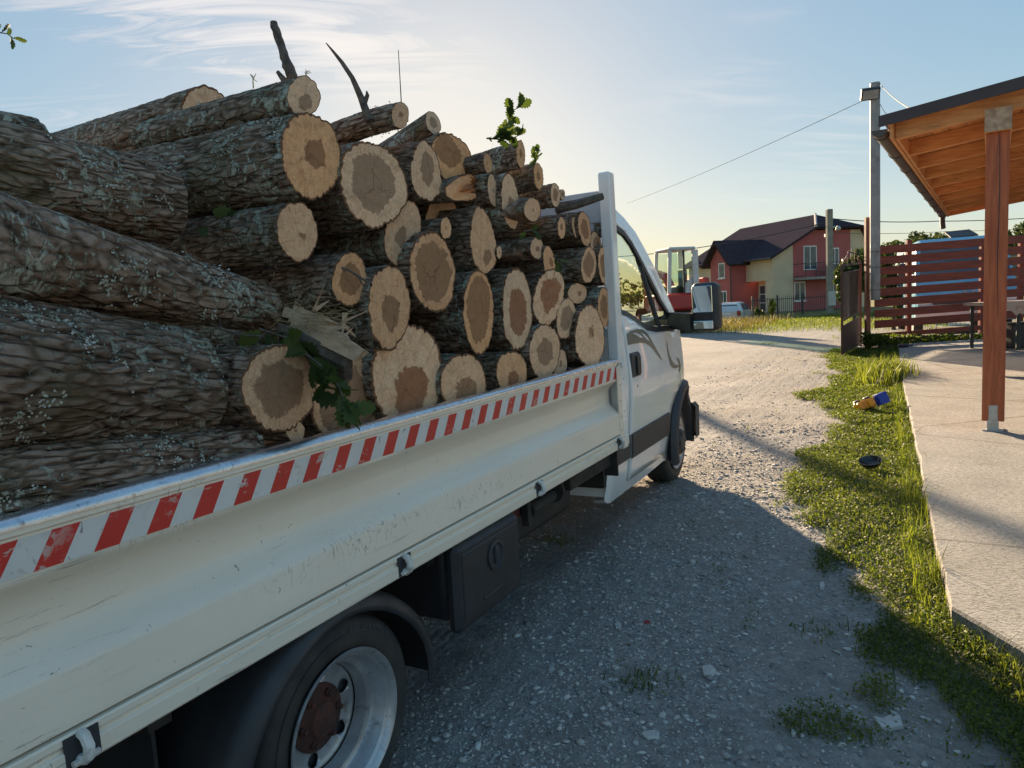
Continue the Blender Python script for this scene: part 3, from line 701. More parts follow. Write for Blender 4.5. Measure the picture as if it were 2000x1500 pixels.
# swirl and fork marks traced from the door
def z7(L): return [(1180 + x / 4.055, 620 + y / 4.055) for x, y in L]
decal(z7([(180, 130), (215, 105), (265, 92), (310, 98), (345, 130), (372, 172), (395, 215), (420, 260), (445, 305), (466, 345), (440, 318), (405, 270), (370, 228), (330, 205), (290, 200), (240, 208), (190, 220)]))
decal(z7([(225, 125), (255, 122), (290, 140), (310, 165), (280, 155), (255, 142)]), M_white, .0165)
decal(z7([(292, 118), (325, 135), (350, 165), (362, 190), (335, 172), (312, 148)]), M_white, .0165)
decal(z7([(497, 185), (503, 200), (508, 250), (520, 300), (540, 345), (560, 372), (590, 378), (618, 374), (595, 392), (570, 402), (545, 400), (528, 375), (514, 320), (503, 262)]))
decal(z7([(572, 318), (585, 320), (600, 345), (608, 385), (605, 420), (594, 437), (596, 415), (597, 385), (590, 350)]))
# indicator
m = MB(TB); x, y, z = on_side(1338, 677, .0)
m.lathe([(-.02, .040), (.0, .042), (.012, .036)], (x, y, z), (1, .25, 0), 16, cap=True); m.build('indicator_base', M_black, CB, smooth=True)
m = MB(TB); m.lathe([(.008, .036), (.03, .033), (.05, .022), (.058, .006)], (x, y, z), (1, .25, 0), 16, cap=True); m.build('indicator', M_amber, CB, smooth=True)
# mirror: ribbed arm and housing with two glasses facing back
MX0, MX1, MY = .215, .345, 5.17
c0 = np.array(bp(1352, 552, .26)); Pm = [depth_pt(px, py, 4.95) for px, py in ((1352, 552), (1398, 552), (1352, 647), (1398, 647))]
mc = np.mean(Pm, axis=0); ex_ = unit(CR * [1, 1, 0]); w2 = np.linalg.norm(Pm[1] - Pm[0]) / 2; h2 = np.linalg.norm(Pm[2] - Pm[0]) / 2
ym = unit(np.array([.10, 1, 0])); xm = np.array([ym[1], -ym[0], 0]); zm = np.array([-.02, 0, 1.])
mrp = MB(); mrp.obox(mc + ym * .06, (.098, .065, h2), np.array([xm, ym, zm]), .03); mir = mrp.build('mirror_housing', M_black, TR, bevel=.02, smooth=True, auto=35)
m = MB(); m.obox(mc - ym * .0065 + zm * .055 - xm * .008, (.070, .004, h2 - .078), np.array([xm, ym, zm]), .003); m.build('mirror_glass', M_mirror, mir)
m = MB(); m.obox(mc - ym * .0065 - zm * (h2 - .045) - xm * .008, (.070, .004, .028), np.array([xm, ym + zm * .25, zm]), .003); m.build('wide_mirror_glass', M_mirror, mir)
a0 = TB(np.array([[float(sidex(5.42, 1.33)) + .01, 5.40, 1.33]]))[0]; a1 = mc - xm * .09 + ym * .05 - zm * (h2 * .62); a1[2] = a0[2] - .01
dd = unit(a1 - a0); m = MB()
for k in range(9):
    q = a0 + (a1 - a0) * (k + .5) / 9; m.obox(q, (np.linalg.norm(a1 - a0) / 19, .035, .058 if k % 2 else .062), np.array([dd, np.cross([0, 0, 1], dd), [0, 0, 1]]))
m.build('mirror_arm', M_black, mir)
# interior: dashboard, wheel, seats
m = MB(TB); m.box((-1.95, 5.35, .95), (-.32, 5.75, 1.33), .06); m.build('dashboard', M_dark, CB)
m = MB(TB); th = np.linspace(0, 2 * np.pi, 25); m.tube([(-1.65 + .2 * math.cos(t), 5.22 + .1 * math.sin(t) * .6, 1.30 + .17 * math.sin(t)) for t in th], .016, 8, cap=False); m.build('steering_wheel', M_black, CB, smooth=True)
for x in (-.62, -1.5):
    m = MB(TB); m.box((x - .26, 4.45, .8), (x + .26, 4.95, 1.0), .05); m.box((x - .25, 4.30, .95), (x + .25, 4.46, 1.42), .05); m.build('seat', M_dark, CB)
m = MB(TB); m.box((-1.98, 4.02, .5), (-.25, 4.06, 1.95)); m.box((-2.0, 4.05, .40), (-.2, 5.6, .50)); m.build('cab_lining', M_dark, CB)
# ------------------------------------------------------------------ wheels and running gear
def tyre_prof(R, w):     # distance from the outer face inwards, radius; closed section
    h = w / 2
    return [(.012, .215), (.004, .225), (.0, .25), (-.006, .275), (-.004, R - .05), (.006, R - .022), (.02, R - .006), (.05, R), (w - .05, R), (w - .02, R - .006), (w - .004, R - .03), (w + .004, R - .09), (w, .24), (w - .012, .215)]
def arc_text(txt, c, R, size, a_mid, parent, mat):
    cu = bpy.data.curves.new('lettering', 'FONT'); cu.body = txt; cu.size = size; cu.extrude = .0006; cu.align_x = 'CENTER'; cu.space_character = 1.15
    ob = bpy.data.objects.new('lettering', cu); COL.objects.link(ob)
    me = bpy.data.meshes.new_from_object(ob.evaluated_get(bpy.context.evaluated_depsgraph_get())); bpy.data.objects.remove(ob)
    V = np.array([v.co[:] for v in me.vertices]); F = [tuple(p.vertices) for p in me.polygons]
    a = a_mid - V[:, 0] / R; r = R + V[:, 1]       # reads clockwise seen from +X
    # seen from +X: right hand is +Y, so angle from +Y
    P = np.c_[np.full(len(V), c[0]) + V[:, 2] + .0012, c[1] + r * np.cos(a), c[2] + r * np.sin(a)]
    o = mk('lettering', P, F, mat, parent); return o
M_letter = pm('raised_rubber', (.075, .078, .085), (.05, .05, .055), 20, .6)
def wheel(cx, cy, cz, R, w, side, front, parent=TR):
    s = side; ax = (-s, 0, 0); c = (cx, cy, cz)
    W_ = MB(); pr = tyre_prof(R, w); W_.lathe(pr, c, ax, 72); n = 72
    # tread blocks: narrow grooves round the tyre
    wh = W_.build('wheel', M_rubber, parent, smooth=True, auto=60)
    m = MB()
    for g in (.06, .10, .14):
        m.lathe([(g - .004, R + .0005), (g - .004, R + .004), (g + .018, R + .004), (g + .018, R + .0005)], c, ax, 72)
    m.build('tread', M_rubber, wh)
    m = MB()
    if not front:
        pr = [(.014, .196), (.004, .206), (.0, .216), (-.006, .224), (-.012, .222), (-.008, .214), (.004, .205), (.018, .197), (.05, .190), (.062, .184), (.066, .176), (.068, .168), (.085, .163), (.106, .157)]
        m.lathe(pr, c, ax, 72)
    else:
        pr = [(.014, .196), (.0, .212), (-.008, .224), (-.012, .222), (-.006, .212), (.012, .200), (.03, .192), (.034, .182), (.022, .173)]
        m.lathe(pr, c, ax, 72)
    rim = m.build('rim', M_rim, wh, smooth=True, auto=35)
    # pressed web with real hand holes
    def webx(r): return float(np.interp(r, [.085, .14, .158], [.122, .122, .110])) if not front else float(np.interp(r, [.098, .12, .145, .162, .174], [-.03, -.03, -.022, -.004, .021]))
    rr, ho = (.126, .0215) if not front else (.146, .017)
    ri, ro = (.085, .156) if not front else (.098, .173)
    circ = lambda a, b_, r, n: [(a + r * math.cos(t), b_ + r * math.sin(t)) for t in np.linspace(0, 2 * math.pi, n, endpoint=False)]
    holes = [circ(0, 0, ri, 40)] + [circ(rr * math.cos(k * math.pi / 3 + .3), rr * math.sin(k * math.pi / 3 + .3), ho, 18) for k in range(6)]
    ring_ = [(r * math.cos(t), r * math.sin(t)) for r in np.linspace(ri + .008, ro - .006, 5) for t in np.linspace(0, 2 * math.pi, 60, endpoint=False)]
    ring_ = [p for p in ring_ if all(math.hypot(p[0] - rr * math.cos(k * math.pi / 3 + .3), p[1] - rr * math.sin(k * math.pi / 3 + .3)) > ho + .002 for k in range(6))]
    V2, F2 = cdt(circ(0, 0, ro, 72), holes, ring_)
    m = MB(); m.add(np.c_[[cx - s * webx(math.hypot(*p)) for p in V2], cy + V2[:, 0], cz + V2[:, 1]], F2); wb = m.build('wheel_web', M_rim, rim, smooth=True, auto=50)
    md = wb.modifiers.new('solid', 'SOLIDIFY'); md.thickness = .004; md.offset = 0
    m = MB(); m.lathe([(.15, .19), (.14, .19), (.135, .0)], c, ax, 40); m.build('brake_drum', M_dark, rim)
    m = MB()
    if not front:
        m.lathe([(.122, .100), (.112, .100), (.108, .094), (.104, .068), (.096, .055), (.086, .050), (.080, .034), (.079, .0)], c, ax, 32); hub = m.build('hub', M_rust, wh, smooth=True, auto=35)
        for k in range(6):
            a = k * math.pi / 3; m = MB(); m.lathe([(.112, .013), (.096, .013), (.093, .009), (.086, .008)], (cx, cy + .074 * math.cos(a), cz + .074 * math.sin(a)), ax, 6, cap=True); m.build('wheel_nut', M_rust, hub)
    else:
        m.lathe([(-.028, .104), (-.04, .104), (-.052, .096), (-.062, .075), (-.066, .05), (-.068, .02), (-.068, .0)], c, ax, 36); hub = m.build('hub_cap', M_moulding, wh, smooth=True, auto=35)
        for k in range(6):
            a = k * math.pi / 3; m = MB(); m.lathe([(-.045, .017), (-.063, .016), (-.068, .010)], (cx, cy + .075 * math.cos(a), cz + .075 * math.sin(a)), ax, 10, cap=True); m.build('wheel_nut', M_black, hub)
    return wh
RWX, RWY, RWZ, RWR = -1.418, 1.463, .306, .318
RW = wheel(RWX, RWY, RWZ, RWR, .19, 1, False)
arc_text('ALL SEASON', (RWX + .0045, RWY, RWZ), .272, .026, R_(66), RW, M_letter)
arc_text('195/75 R16C', (RWX + .0045, RWY, RWZ), .272, .022, R_(-24), RW, M_letter)
wheel(RWX - .23, RWY, RWZ, RWR, .19, 1, False)
wheel(-3.58, RWY, RWZ, RWR, .19, -1, False); wheel(-3.35, RWY, RWZ, RWR, .19, -1, False)
FW = wheel(-1.605, 5.66, .330, .335, .20, 1, True); wheel(-3.40, 5.66, .330, .335, .20, -1, True)
m = MB(); m.tube([(-3.4, RWY, RWZ), (-1.6, RWY, RWZ)], .06, 12); m.obox((-2.5, RWY, RWZ), (.16, .2, .16), np.eye(3), .06); m.tube([(-3.3, 5.66, .33), (-1.75, 5.66, .33)], .045, 12); m.build('axle', M_under, TR, smooth=True)
# rear mudguard: an arc of black plastic with a rolled lip
m = MB(); rows = []; aa = np.linspace(R_(-8), R_(188), 41)
for x, r in ((-1.86, .375), (-1.50, .39), (-1.44, .388), (-1.415, .380), (-1.398, .366), (-1.388, .350), (-1.385, .337), (-1.392, .330), (-1.402, .336)):
    rows.append([(x, RWY + r * (1 + .15 * math.cos(a) ** 2) * math.cos(a), RWZ + r * math.sin(a)) for a in aa])
m.loft(rows); m.build('rear_mudguard', M_black, TR, smooth=True, auto=70)
# tool box
TBX = MB(); TBX.box((-1.44, 2.06, .345), (-1.83, 2.50, .665), .03); tb = TBX.build('tool_box', M_black, TR, bevel=.012, smooth=True, auto=35)
m = MB(); m.box((-1.446, 2.035, .325), (-1.385, 2.525, .655), .022); m.box((-1.388, 2.07, .36), (-1.380, 2.49, .62), .006); lid = m.build('tool_box_lid', M_black, tb, bevel=.01, smooth=True, auto=35)
m = MB(); m.lathe([(.0, .058), (.010, .058), (.012, .050), (.004, .046), (.003, .0)], (-1.382, 2.30, .545), (1, 0, 0), 28); m.box((-1.385, 2.289, .512), (-1.366, 2.311, .578), .005); m.build('latch', M_moulding, lid, smooth=True, auto=35)
m = MB(); m.box((-1.384, 2.20, .40), (-1.374, 2.36, .412), .003); m.build('rib', M_black, lid)
# things slung under the bed, then pieces added to block bright ground behind
m = MB(TB); m.box((-.30, 2.62, .56), (-.10, 3.35, .63)); m.build('red_cross_member', M_redox, TR)
m = MB(TB); m.box((-.22, 3.22, .555), (-.06, 3.80, .64), .006); m.box((-.10, 3.785, .50), (-.02, 3.80, .66)); m.build('square_tube', M_under, TR)
m = MB(TB); m.box((-.09, 2.73, .52), (-.055, 2.765, .66)); m.tube([(-.075, 2.78, .575), (-.075, 3.02, .585)], .03, 12); m.lathe([(0, .06), (.02, .06)], (-.085, 3.05, .60), (0, 1, 0), 16, cap=True); m.build('side_guard_stub', M_under, TR)
m = MB(TB); m.box((-.62, 2.7, .34), (-.22, 3.6, .56), .05); m.build('fuel_tank', M_under, TR)
m = MB(TB); m.box((-1.0, 3.86, .40), (-.14, 3.90, .95)); m.build('rear_splash_panel', M_under, TR)
m = MB(TB); m.box((-1.95, -.6, .36), (-.45, -.2, .60), .04); m.box((-1.75, .0, .30), (-.62, 1.05, .52), .05); m.build('underbody_light_block', M_under, TR)  # boxes added so sunlit ground does not show under the bed
m = MB(); m.lathe([(0, .2), (0, .31), (.03, .335), (.15, .335), (.18, .31), (.18, .2)], (-2.2, .1, .40), (0, .1, 1), 40, cap=True); m.build('light_block_wheel', M_rubber, TR, smooth=True, auto=40)  # wheel shape added to keep the space under the bed dark
for x in (-1.86, -3.4):
    m = MB(); m.box((x, RWY - .50, .12), (x + .30, RWY - .49, .62)); m.build('light_block_flap', M_black, TR)  # flaps added to hide bright ground past the rear wheels
m = MB(TB); m.box((-2.18, Y0, .30), (-2.15, 1.0, .66)); m.box((-2.18, 1.9, .30), (-2.15, 3.8, .66)); m.build('left_light_block', M_under, TR)  # skirts added to close off sunlit ground on the left
# ------------------------------------------------------------------ logs
def mat_bark():
    m, nd, ln, b, out = nodes_of('oak_bark'); wo_ = objco(nd)
    at = nd.new('ShaderNodeAttribute'); at.attribute_name = 'bh'
    bc = nd.new('ShaderNodeAttribute'); bc.attribute_name = 'bc'; co = bc.outputs['Vector']      # log-aligned: round the trunk, along the trunk
    oi = nd.new('ShaderNodeObjectInfo')
    lc_ = mapping(nd, ln, co, (1, 1, .28))
    n1 = noise(nd, ln, co, 7, 8, .68); n2 = noise(nd, ln, lc_, 60, 8, .72, .3); n3 = noise(nd, ln, co, 3.2, 5, .6)
    wp = nd.new('ShaderNodeTexNoise'); wp.inputs['Scale'].default_value = 22; wp.inputs['Detail'].default_value = 3; ln.new(lc_, wp.inputs['Vector'])
    vs = nd.new('ShaderNodeVectorMath'); vs.operation = 'MULTIPLY_ADD'; ln.new(wp.outputs['Color'], vs.inputs[0]); vs.inputs[1].default_value = (.03, .03, .03); ln.new(lc_, vs.inputs[2])
    v1 = nd.new('ShaderNodeTexVoronoi'); v1.feature = 'DISTANCE_TO_EDGE'; v1.inputs['Scale'].default_value = 48; ln.new(vs.outputs[0], v1.inputs['Vector'])
    pl = nd.new('ShaderNodeMapRange'); ln.new(v1.outputs['Distance'], pl.inputs[0]); pl.inputs[1].default_value = .0; pl.inputs[2].default_value = .16
    hgt = math_(nd, ln, 'MULTIPLY_ADD', at.outputs['Fac'], .55, math_(nd, ln, 'MULTIPLY_ADD', pl.outputs[0], .22, math_(nd, ln, 'MULTIPLY', n2, .40)))
    r = ramp(nd, [(.30, (.013, .008, .006)), (.50, (.072, .042, .027)), (.76, (.19, .125, .086)), (1, (.36, .27, .21))])
    ln.new(hgt, r.inputs[0])
    w = ramp(nd, [(.50, 0.), (.66, 1.)]); ln.new(n1, w.inputs[0]); c = mixc(nd, ln, math_(nd, ln, 'MULTIPLY', w.outputs[0], .5), r.outputs[0], (.150, .080, .042))
    mo = ramp(nd, [(.50, 0.), (.66, 1.)]); ln.new(n3, mo.inputs[0]); c = mixc(nd, ln, math_(nd, ln, 'MULTIPLY', mo.outputs[0], .42), c, (.085, .088, .036))
    # lichen: crusty pale patches
    lm = noise(nd, ln, co, 34, 9, .76, .6); ar = noise(nd, ln, co, 5.0, 3)
    lr = ramp(nd, [(.585, 0.), (.612, 1.)]); ln.new(math_(nd, ln, 'MULTIPLY_ADD', ar, .36, math_(nd, ln, 'MULTIPLY', lm, .74)), lr.inputs[0])
    lc = mixc(nd, ln, noise(nd, ln, co, 7, 3), (.48, .49, .44), (.36, .37, .25))
    c = mixc(nd, ln, math_(nd, ln, 'MULTIPLY', lr.outputs[0], .8), c, lc)
    # bark knocked off: bare orange inner bark
    kn = ramp(nd, [(.70, 0.), (.715, 1.)]); ln.new(noise(nd, ln, mapping(nd, ln, co, (1, 1, .45)), 6.5, 5, .6, .8), kn.inputs[0]); c = mixc(nd, ln, kn.outputs[0], c, mixc(nd, ln, n2, (.20, .085, .035), (.42, .23, .11)))
    v = nd.new('ShaderNodeMapRange'); ln.new(oi.outputs['Random'], v.inputs[0]); v.inputs[3].default_value = .85; v.inputs[4].default_value = 1.25
    hs = nd.new('ShaderNodeHueSaturation'); ln.new(c, hs.inputs['Color']); ln.new(v.outputs[0], hs.inputs['Value'])
    ln.new(hs.outputs[0], b.inputs['Base Color']); b.inputs['Roughness'].default_value = .9; b.inputs['Specular IOR Level'].default_value = .25
    h = math_(nd, ln, 'ADD', math_(nd, ln, 'MULTIPLY', n2, .7), math_(nd, ln, 'ADD', math_(nd, ln, 'MULTIPLY', pl.outputs[0], .9), math_(nd, ln, 'MULTIPLY', lr.outputs[0], .3)))
    bump(nd, ln, b, math_(nd, ln, 'ADD', h, math_(nd, ln, 'MULTIPLY', noise(nd, ln, lc_, 190, 5, .7), .4)), 1.0, .009)
    return m
def mat_cut():
    """sawn end: UV holds the position on the face, radius 1 = bark; heart size and tone come from the log"""
    m, nd, ln, b, out = nodes_of('sawn_oak'); uv = nd.new('ShaderNodeUVMap').outputs[0]; co = objco(nd)
    def oa(n):
        a = nd.new('ShaderNodeAttribute'); a.attribute_type = 'OBJECT'; a.attribute_name = n; return a.outputs['Fac']
    cmb = nd.new('ShaderNodeCombineXYZ'); ln.new(oa('heart_u'), cmb.inputs[0]); ln.new(oa('heart_v'), cmb.inputs[1])
    oi = nd.new('ShaderNodeObjectInfo')
    off = nd.new('ShaderNodeVectorMath'); off.operation = 'SUBTRACT'; ln.new(uv, off.inputs[0]); ln.new(cmb.outputs[0], off.inputs[1])
    sh = nd.new('ShaderNodeVectorMath'); sh.operation = 'ADD'; ln.new(uv, sh.inputs[0]); cz = nd.new('ShaderNodeCombineXYZ'); ln.new(math_(nd, ln, 'MULTIPLY', oi.outputs['Random'], 50.), cz.inputs[2]); ln.new(cz.outputs[0], sh.inputs[1]); pz = sh.outputs[0]
    def length(v):
        l = nd.new('ShaderNodeVectorMath'); l.operation = 'LENGTH'; ln.new(v, l.inputs[0]); return l.outputs['Value']
    nA = noise(nd, ln, pz, 1.7, 4, .55); nB = noise(nd, ln, pz, 6, 6, .65); nC = noise(nd, ln, pz, 30, 6, .7)
    rh = math_(nd, ln, 'ADD', length(off.outputs[0]), math_(nd, ln, 'MULTIPLY_ADD', nA, .62, -.31)); rh = math_(nd, ln, 'ADD', rh, math_(nd, ln, 'MULTIPLY_ADD', nB, .20, -.10))
    rr = length(uv)
    saw = noise(nd, ln, mapping(nd, ln, pz, (34, 1.6, 1), (0, 0, .35)), 1, 6, .68)
    sap = ramp(nd, [(.32, (.50, .28, .155)), (.46, (.83, .535, .33)), (.66, (.95, .715, .49))]); ln.new(math_(nd, ln, 'ADD', math_(nd, ln, 'MULTIPLY', nB, .45), math_(nd, ln, 'MULTIPLY', saw, .55)), sap.inputs[0])
    hd = mixc(nd, ln, oa('heart_tone'), (.36, .235, .15), (.34, .135, .06)); hb = mixc(nd, ln, nB, (.55, .55, .55), (1.35, 1.3, 1.25)); heart = mixc(nd, ln, 1.0, hd, hb, 'MULTIPLY')
    hm = nd.new('ShaderNodeMapRange'); ln.new(math_(nd, ln, 'SUBTRACT', oa('heart_size'), rh), hm.inputs[0]); hm.inputs[1].default_value = -.015; hm.inputs[2].default_value = .025
    c = mixc(nd, ln, math_(nd, ln, 'MULTIPLY', hm.outputs[0], .9), sap.outputs[0], heart)
    # annual rings
    rg = math_(nd, ln, 'SINE', math_(nd, ln, 'MULTIPLY', math_(nd, ln, 'ADD', rh, math_(nd, ln, 'MULTIPLY', nB, .05)), 95.))
    c = mixc(nd, ln, math_(nd, ln, 'MULTIPLY_ADD', rg, .11, .11), c, (.20, .12, .06))
    # medullary rays: streaks that follow the radius
    nm_ = nd.new('ShaderNodeVectorMath'); nm_.operation = 'NORMALIZE'; ln.new(off.outputs[0], nm_.inputs[0]); ad_ = nd.new('ShaderNodeVectorMath'); ad_.operation = 'ADD'; ln.new(nm_.outputs[0], ad_.inputs[0]); ln.new(cz.outputs[0], ad_.inputs[1])
    rayn = noise(nd, ln, ad_.outputs[0], 11, 5, .7); rr_ = ramp(nd, [(.50, 0.), (.68, 1.)]); ln.new(rayn, rr_.inputs[0])
    c = mixc(nd, ln, math_(nd, ln, 'MULTIPLY', math_(nd, ln, 'MULTIPLY', rr_.outputs[0], rr), .5), c, (.33, .19, .11))
    # saw streaks
    sr = ramp(nd, [(.58, 0.), (.72, 1.)]); ln.new(saw, sr.inputs[0]); c = mixc(nd, ln, math_(nd, ln, 'MULTIPLY', sr.outputs[0], .5), c, (.30, .19, .12))
    # dark shakes running out from the pith
    cn = nd.new('ShaderNodeTexVoronoi'); cn.feature = 'DISTANCE_TO_EDGE'; cn.inputs['Scale'].default_value = 1.25
    wv = nd.new('ShaderNodeVectorMath'); wv.operation = 'ADD'; ln.new(pz, wv.inputs[0]); nv = nd.new('ShaderNodeTexNoise'); nv.inputs['Scale'].default_value = 4; ln.new(pz, nv.inputs['Vector'])
    ms = nd.new('ShaderNodeVectorMath'); ms.operation = 'SCALE'; ms.inputs['Scale'].default_value = .35; ln.new(nv.outputs['Color'], ms.inputs[0]); ln.new(ms.outputs[0], wv.inputs[1]); ln.new(wv.outputs[0], cn.inputs['Vector'])
    ck = ramp(nd, [(.0, 1.), (.018, 0.)]); ln.new(cn.outputs['Distance'], ck.inputs[0])
    near = ramp(nd, [(.15, 1.), (.55, 0.)]); ln.new(rh, near.inputs[0])
    c = mixc(nd, ln, math_(nd, ln, 'MULTIPLY', math_(nd, ln, 'MULTIPLY', ck.outputs[0], near.outputs[0]), math_(nd, ln, 'FRACT', math_(nd, ln, 'MULTIPLY', oi.outputs['Random'], 3.77))), c, (.045, .025, .016))
    # stains and an orange cast that differs from log to log
    st_ = ramp(nd, [(.50, 0.), (.64, 1.)]); ln.new(noise(nd, ln, pz, 2.3, 7, .68, .8), st_.inputs[0]); c = mixc(nd, ln, math_(nd, ln, 'MULTIPLY', st_.outputs[0], .32), c, (.34, .225, .15))
    rv = math_(nd, ln, 'FRACT', math_(nd, ln, 'MULTIPLY', oi.outputs['Random'], 7.31)); c = mixc(nd, ln, math_(nd, ln, 'MULTIPLY', rv, .95), c, mixc(nd, ln, 1.0, c, (1.0, .76, .54), 'MULTIPLY'))
    # inner bark ring
    rb = math_(nd, ln, 'ADD', rr, math_(nd, ln, 'ADD', math_(nd, ln, 'MULTIPLY_ADD', nB, .06, -.03), math_(nd, ln, 'MULTIPLY_ADD', nA, .12, -.06))); br = ramp(nd, [(.945, 0.), (.96, 1.)]); ln.new(rb, br.inputs[0])
    c = mixc(nd, ln, br.outputs[0], c, mixc(nd, ln, nC, (.085, .038, .02), (.30, .14, .065)))
    v = nd.new('ShaderNodeMapRange'); ln.new(oi.outputs['Random'], v.inputs[0]); v.inputs[3].default_value = .86; v.inputs[4].default_value = 1.08
    hs = nd.new('ShaderNodeHueSaturation'); ln.new(c, hs.inputs['Color']); ln.new(v.outputs[0], hs.inputs['Value'])
    ln.new(hs.outputs[0], b.inputs['Base Color']); b.inputs['Roughness'].default_value = .8; b.inputs['Specular IOR Level'].default_value = .25
    bump(nd, ln, b, math_(nd, ln, 'ADD', math_(nd, ln, 'MULTIPLY', saw, 1.0), math_(nd, ln, 'ADD', nB, math_(nd, ln, 'MULTIPLY', ck.outputs[0], -1.))), .55, .006)
    return m
M_bark = mat_bark(); M_cut = mat_cut()
M_lichen = pm('lichen', (.50, .50, .45), (.34, .35, .27), 14, .9, 0, .3, 200)
M_split = pm('split_wood', (.60, .43, .28), (.36, .22, .13), 9, .8, 0, .6, 60, stretch=(1.2, 5, 5), lo=.3, hi=.6)

def bark_h(P, s, f, seed):
    """0..1 height of the bark plates; P on a unit-free cylinder in metres"""
    Q = np.stack([P[..., 0] * f, P[..., 1] * f, s * f * .20], -1) + seed
    Wp = fbm(Q * .6 + 3.1, 2) * .55
    a = np.abs(perlin(Q + Wp[..., None])); b = np.abs(perlin(Q * 2.1 + 9.2 + Wp[..., None]))
    cr = np.abs(perlin(np.stack([P[..., 0] * f * .9, P[..., 1] * f * .9, s * f * .75], -1) + seed + 31))
    h = .58 * sstep(.01, .20, a) + .24 * sstep(0, .20, b) + .18 * sstep(0, .10, cr)
    return h + .16 * perlin(Q * 4.3) 
LOGS = []
def build_log(label, C, axis, rad, L, group=None, res=.011, R1=.93, bend=0.0, seed=0, heart=(.55, 0, 0, .2), amp=None, e1=None, name='oak_log', lichen=0, rough_face=0, knots=1):
    """C: centre of the sawn end, axis: from that end into the log, rad(theta) radius function, angles from e1 towards e2"""
    C = np.asarray(C, float); axis = unit(axis)
    if e1 is None: e1 = unit(np.cross(axis, [0, 0, 1.]))
    e1 = unit(e1 - axis * (e1 @ axis)); e2 = np.cross(e1, axis)
    th0 = np.linspace(0, 2 * np.pi, 64, endpoint=False); Rm = float(np.mean([rad(t) for t in th0]))
    na = int(np.clip(2 * np.pi * Rm / res, 24, 260)); nl = int(np.clip(L / (res * 1.25), 10, 260))
    th = np.linspace(0, 2 * np.pi, na, endpoint=False); s = np.linspace(0, L, nl)
    r0 = np.array([rad(t) for t in th])
    TH, SS = np.meshgrid(th, s); Pc = np.stack([np.cos(TH) * Rm, np.sin(TH) * Rm], -1)
    am = amp if amp is not None else min(.015, .06 * Rm + .004)
    f = 33 if Rm > .1 else 44
    H = bark_h(Pc, SS, f, seed * 3.7)
    low = fbm(np.stack([Pc[..., 0] * 5, Pc[..., 1] * 5, SS * 2.0], -1) + seed, 2) * (.045 * Rm)
    sc = 1 + (R1 - 1) * (SS / L)
    rr = r0[None] * sc + low * sstep(0, .15, SS) + am * (H - .75)
    ax = np.stack([C + axis * v + np.array([0, 0, 1.]) * bend * ((v / L) ** 2) for v in s])
    V = ax[:, None] + rr[..., None] * (np.cos(TH)[..., None] * e1 + np.sin(TH)[..., None] * e2)
    i = np.arange(nl - 1)[:, None] * na; j = np.arange(na); j2 = (j + 1) % na
    F = np.stack([i + j, i + na + j, i + na + j2, i + j2], -1).reshape(-1, 4)
    o = mk(name, V.reshape(-1, 3), F, M_bark, None, smooth=True, attrs={'bh': H.ravel(), 'bc': np.concatenate([Pc, SS[..., None]], -1).reshape(-1, 3) + seed * 1.37})
    for k, nm in ((0, 'sawn_end'), (nl - 1, 'far_end')):
        nr = 9 if (k == 0 and res < .02) else 3; c = V[k].mean(0); vv = []; uvs = []
        for q in range(nr + 1):
            t = q / nr; ring = c + (V[k] - c) * t
            sg = -1 if k == 0 else 1
            wob = (.003 + rough_face) * fbm(np.stack([np.cos(th) * t * (1.5 + 40 * rough_face), np.sin(th) * t * (1.5 + 40 * rough_face), th * 0 + seed], -1), 3) * (1 - t ** 6)
            vv.append(ring + axis * (sg * (wob - .001 * (t == 1)))[:, None]); uvs.append(np.stack([np.cos(th) * t, np.sin(th) * t], -1))
        vv = np.concatenate(vv); q_ = np.arange(nr)[:, None] * na
        ff = np.stack([q_ + j, q_ + j2, q_ + na + j2, q_ + na + j], -1).reshape(-1, 4)
        if k: ff = ff[:, ::-1]
        e = mk(nm, vv, ff, M_cut, o, smooth=True, uv=np.concatenate(uvs))
        e['heart_size'], e['heart_u'], e['heart_v'], e['heart_tone'] = [float(x) for x in heart]
    if lichen:
        lr = np.random.default_rng(seed + 90); n = int(lichen * .6); fs = []; vs = []; k = 0
        si = lr.integers(2, nl - 2, n * 12); ti = lr.integers(0, na, n * 12)
        mk_ = fbm(np.stack([Pc[si, ti, 0] * 7, Pc[si, ti, 1] * 7, SS[si, ti] * 6], -1) + seed * 2, 3) > .36
        si, ti = si[mk_][:n], ti[mk_][:n]
        for a_, t_ in zip(si, ti):
            p = V[a_, t_]; nrm = unit(np.cos(th[t_]) * e1 + np.sin(th[t_]) * e2); tg = unit(np.cross(nrm, axis) + .01)
            for _ in range(lr.integers(4, 9)):
                an = lr.uniform(0, 6.28); d = np.cos(an) * axis + np.sin(an) * tg; w = np.cross(nrm, d); l = lr.uniform(.003, .009); up = lr.uniform(.05, .7)
                q = p + lr.normal(size=3) * .005
                vs += [q, q + d * l * .6 + w * l * .4 + nrm * l * up * .4, q + d * l + nrm * l * up, q + d * l * .6 - w * l * .4 + nrm * l * up * .4]; fs.append((k, k + 1, k + 2, k + 3)); k += 4
        if vs: mk('lichen', np.array(vs), np.array(fs), M_lichen, o, kind='stuff')
    tag(o, label, 'log', group); LOGS.append(o)
    return o, V
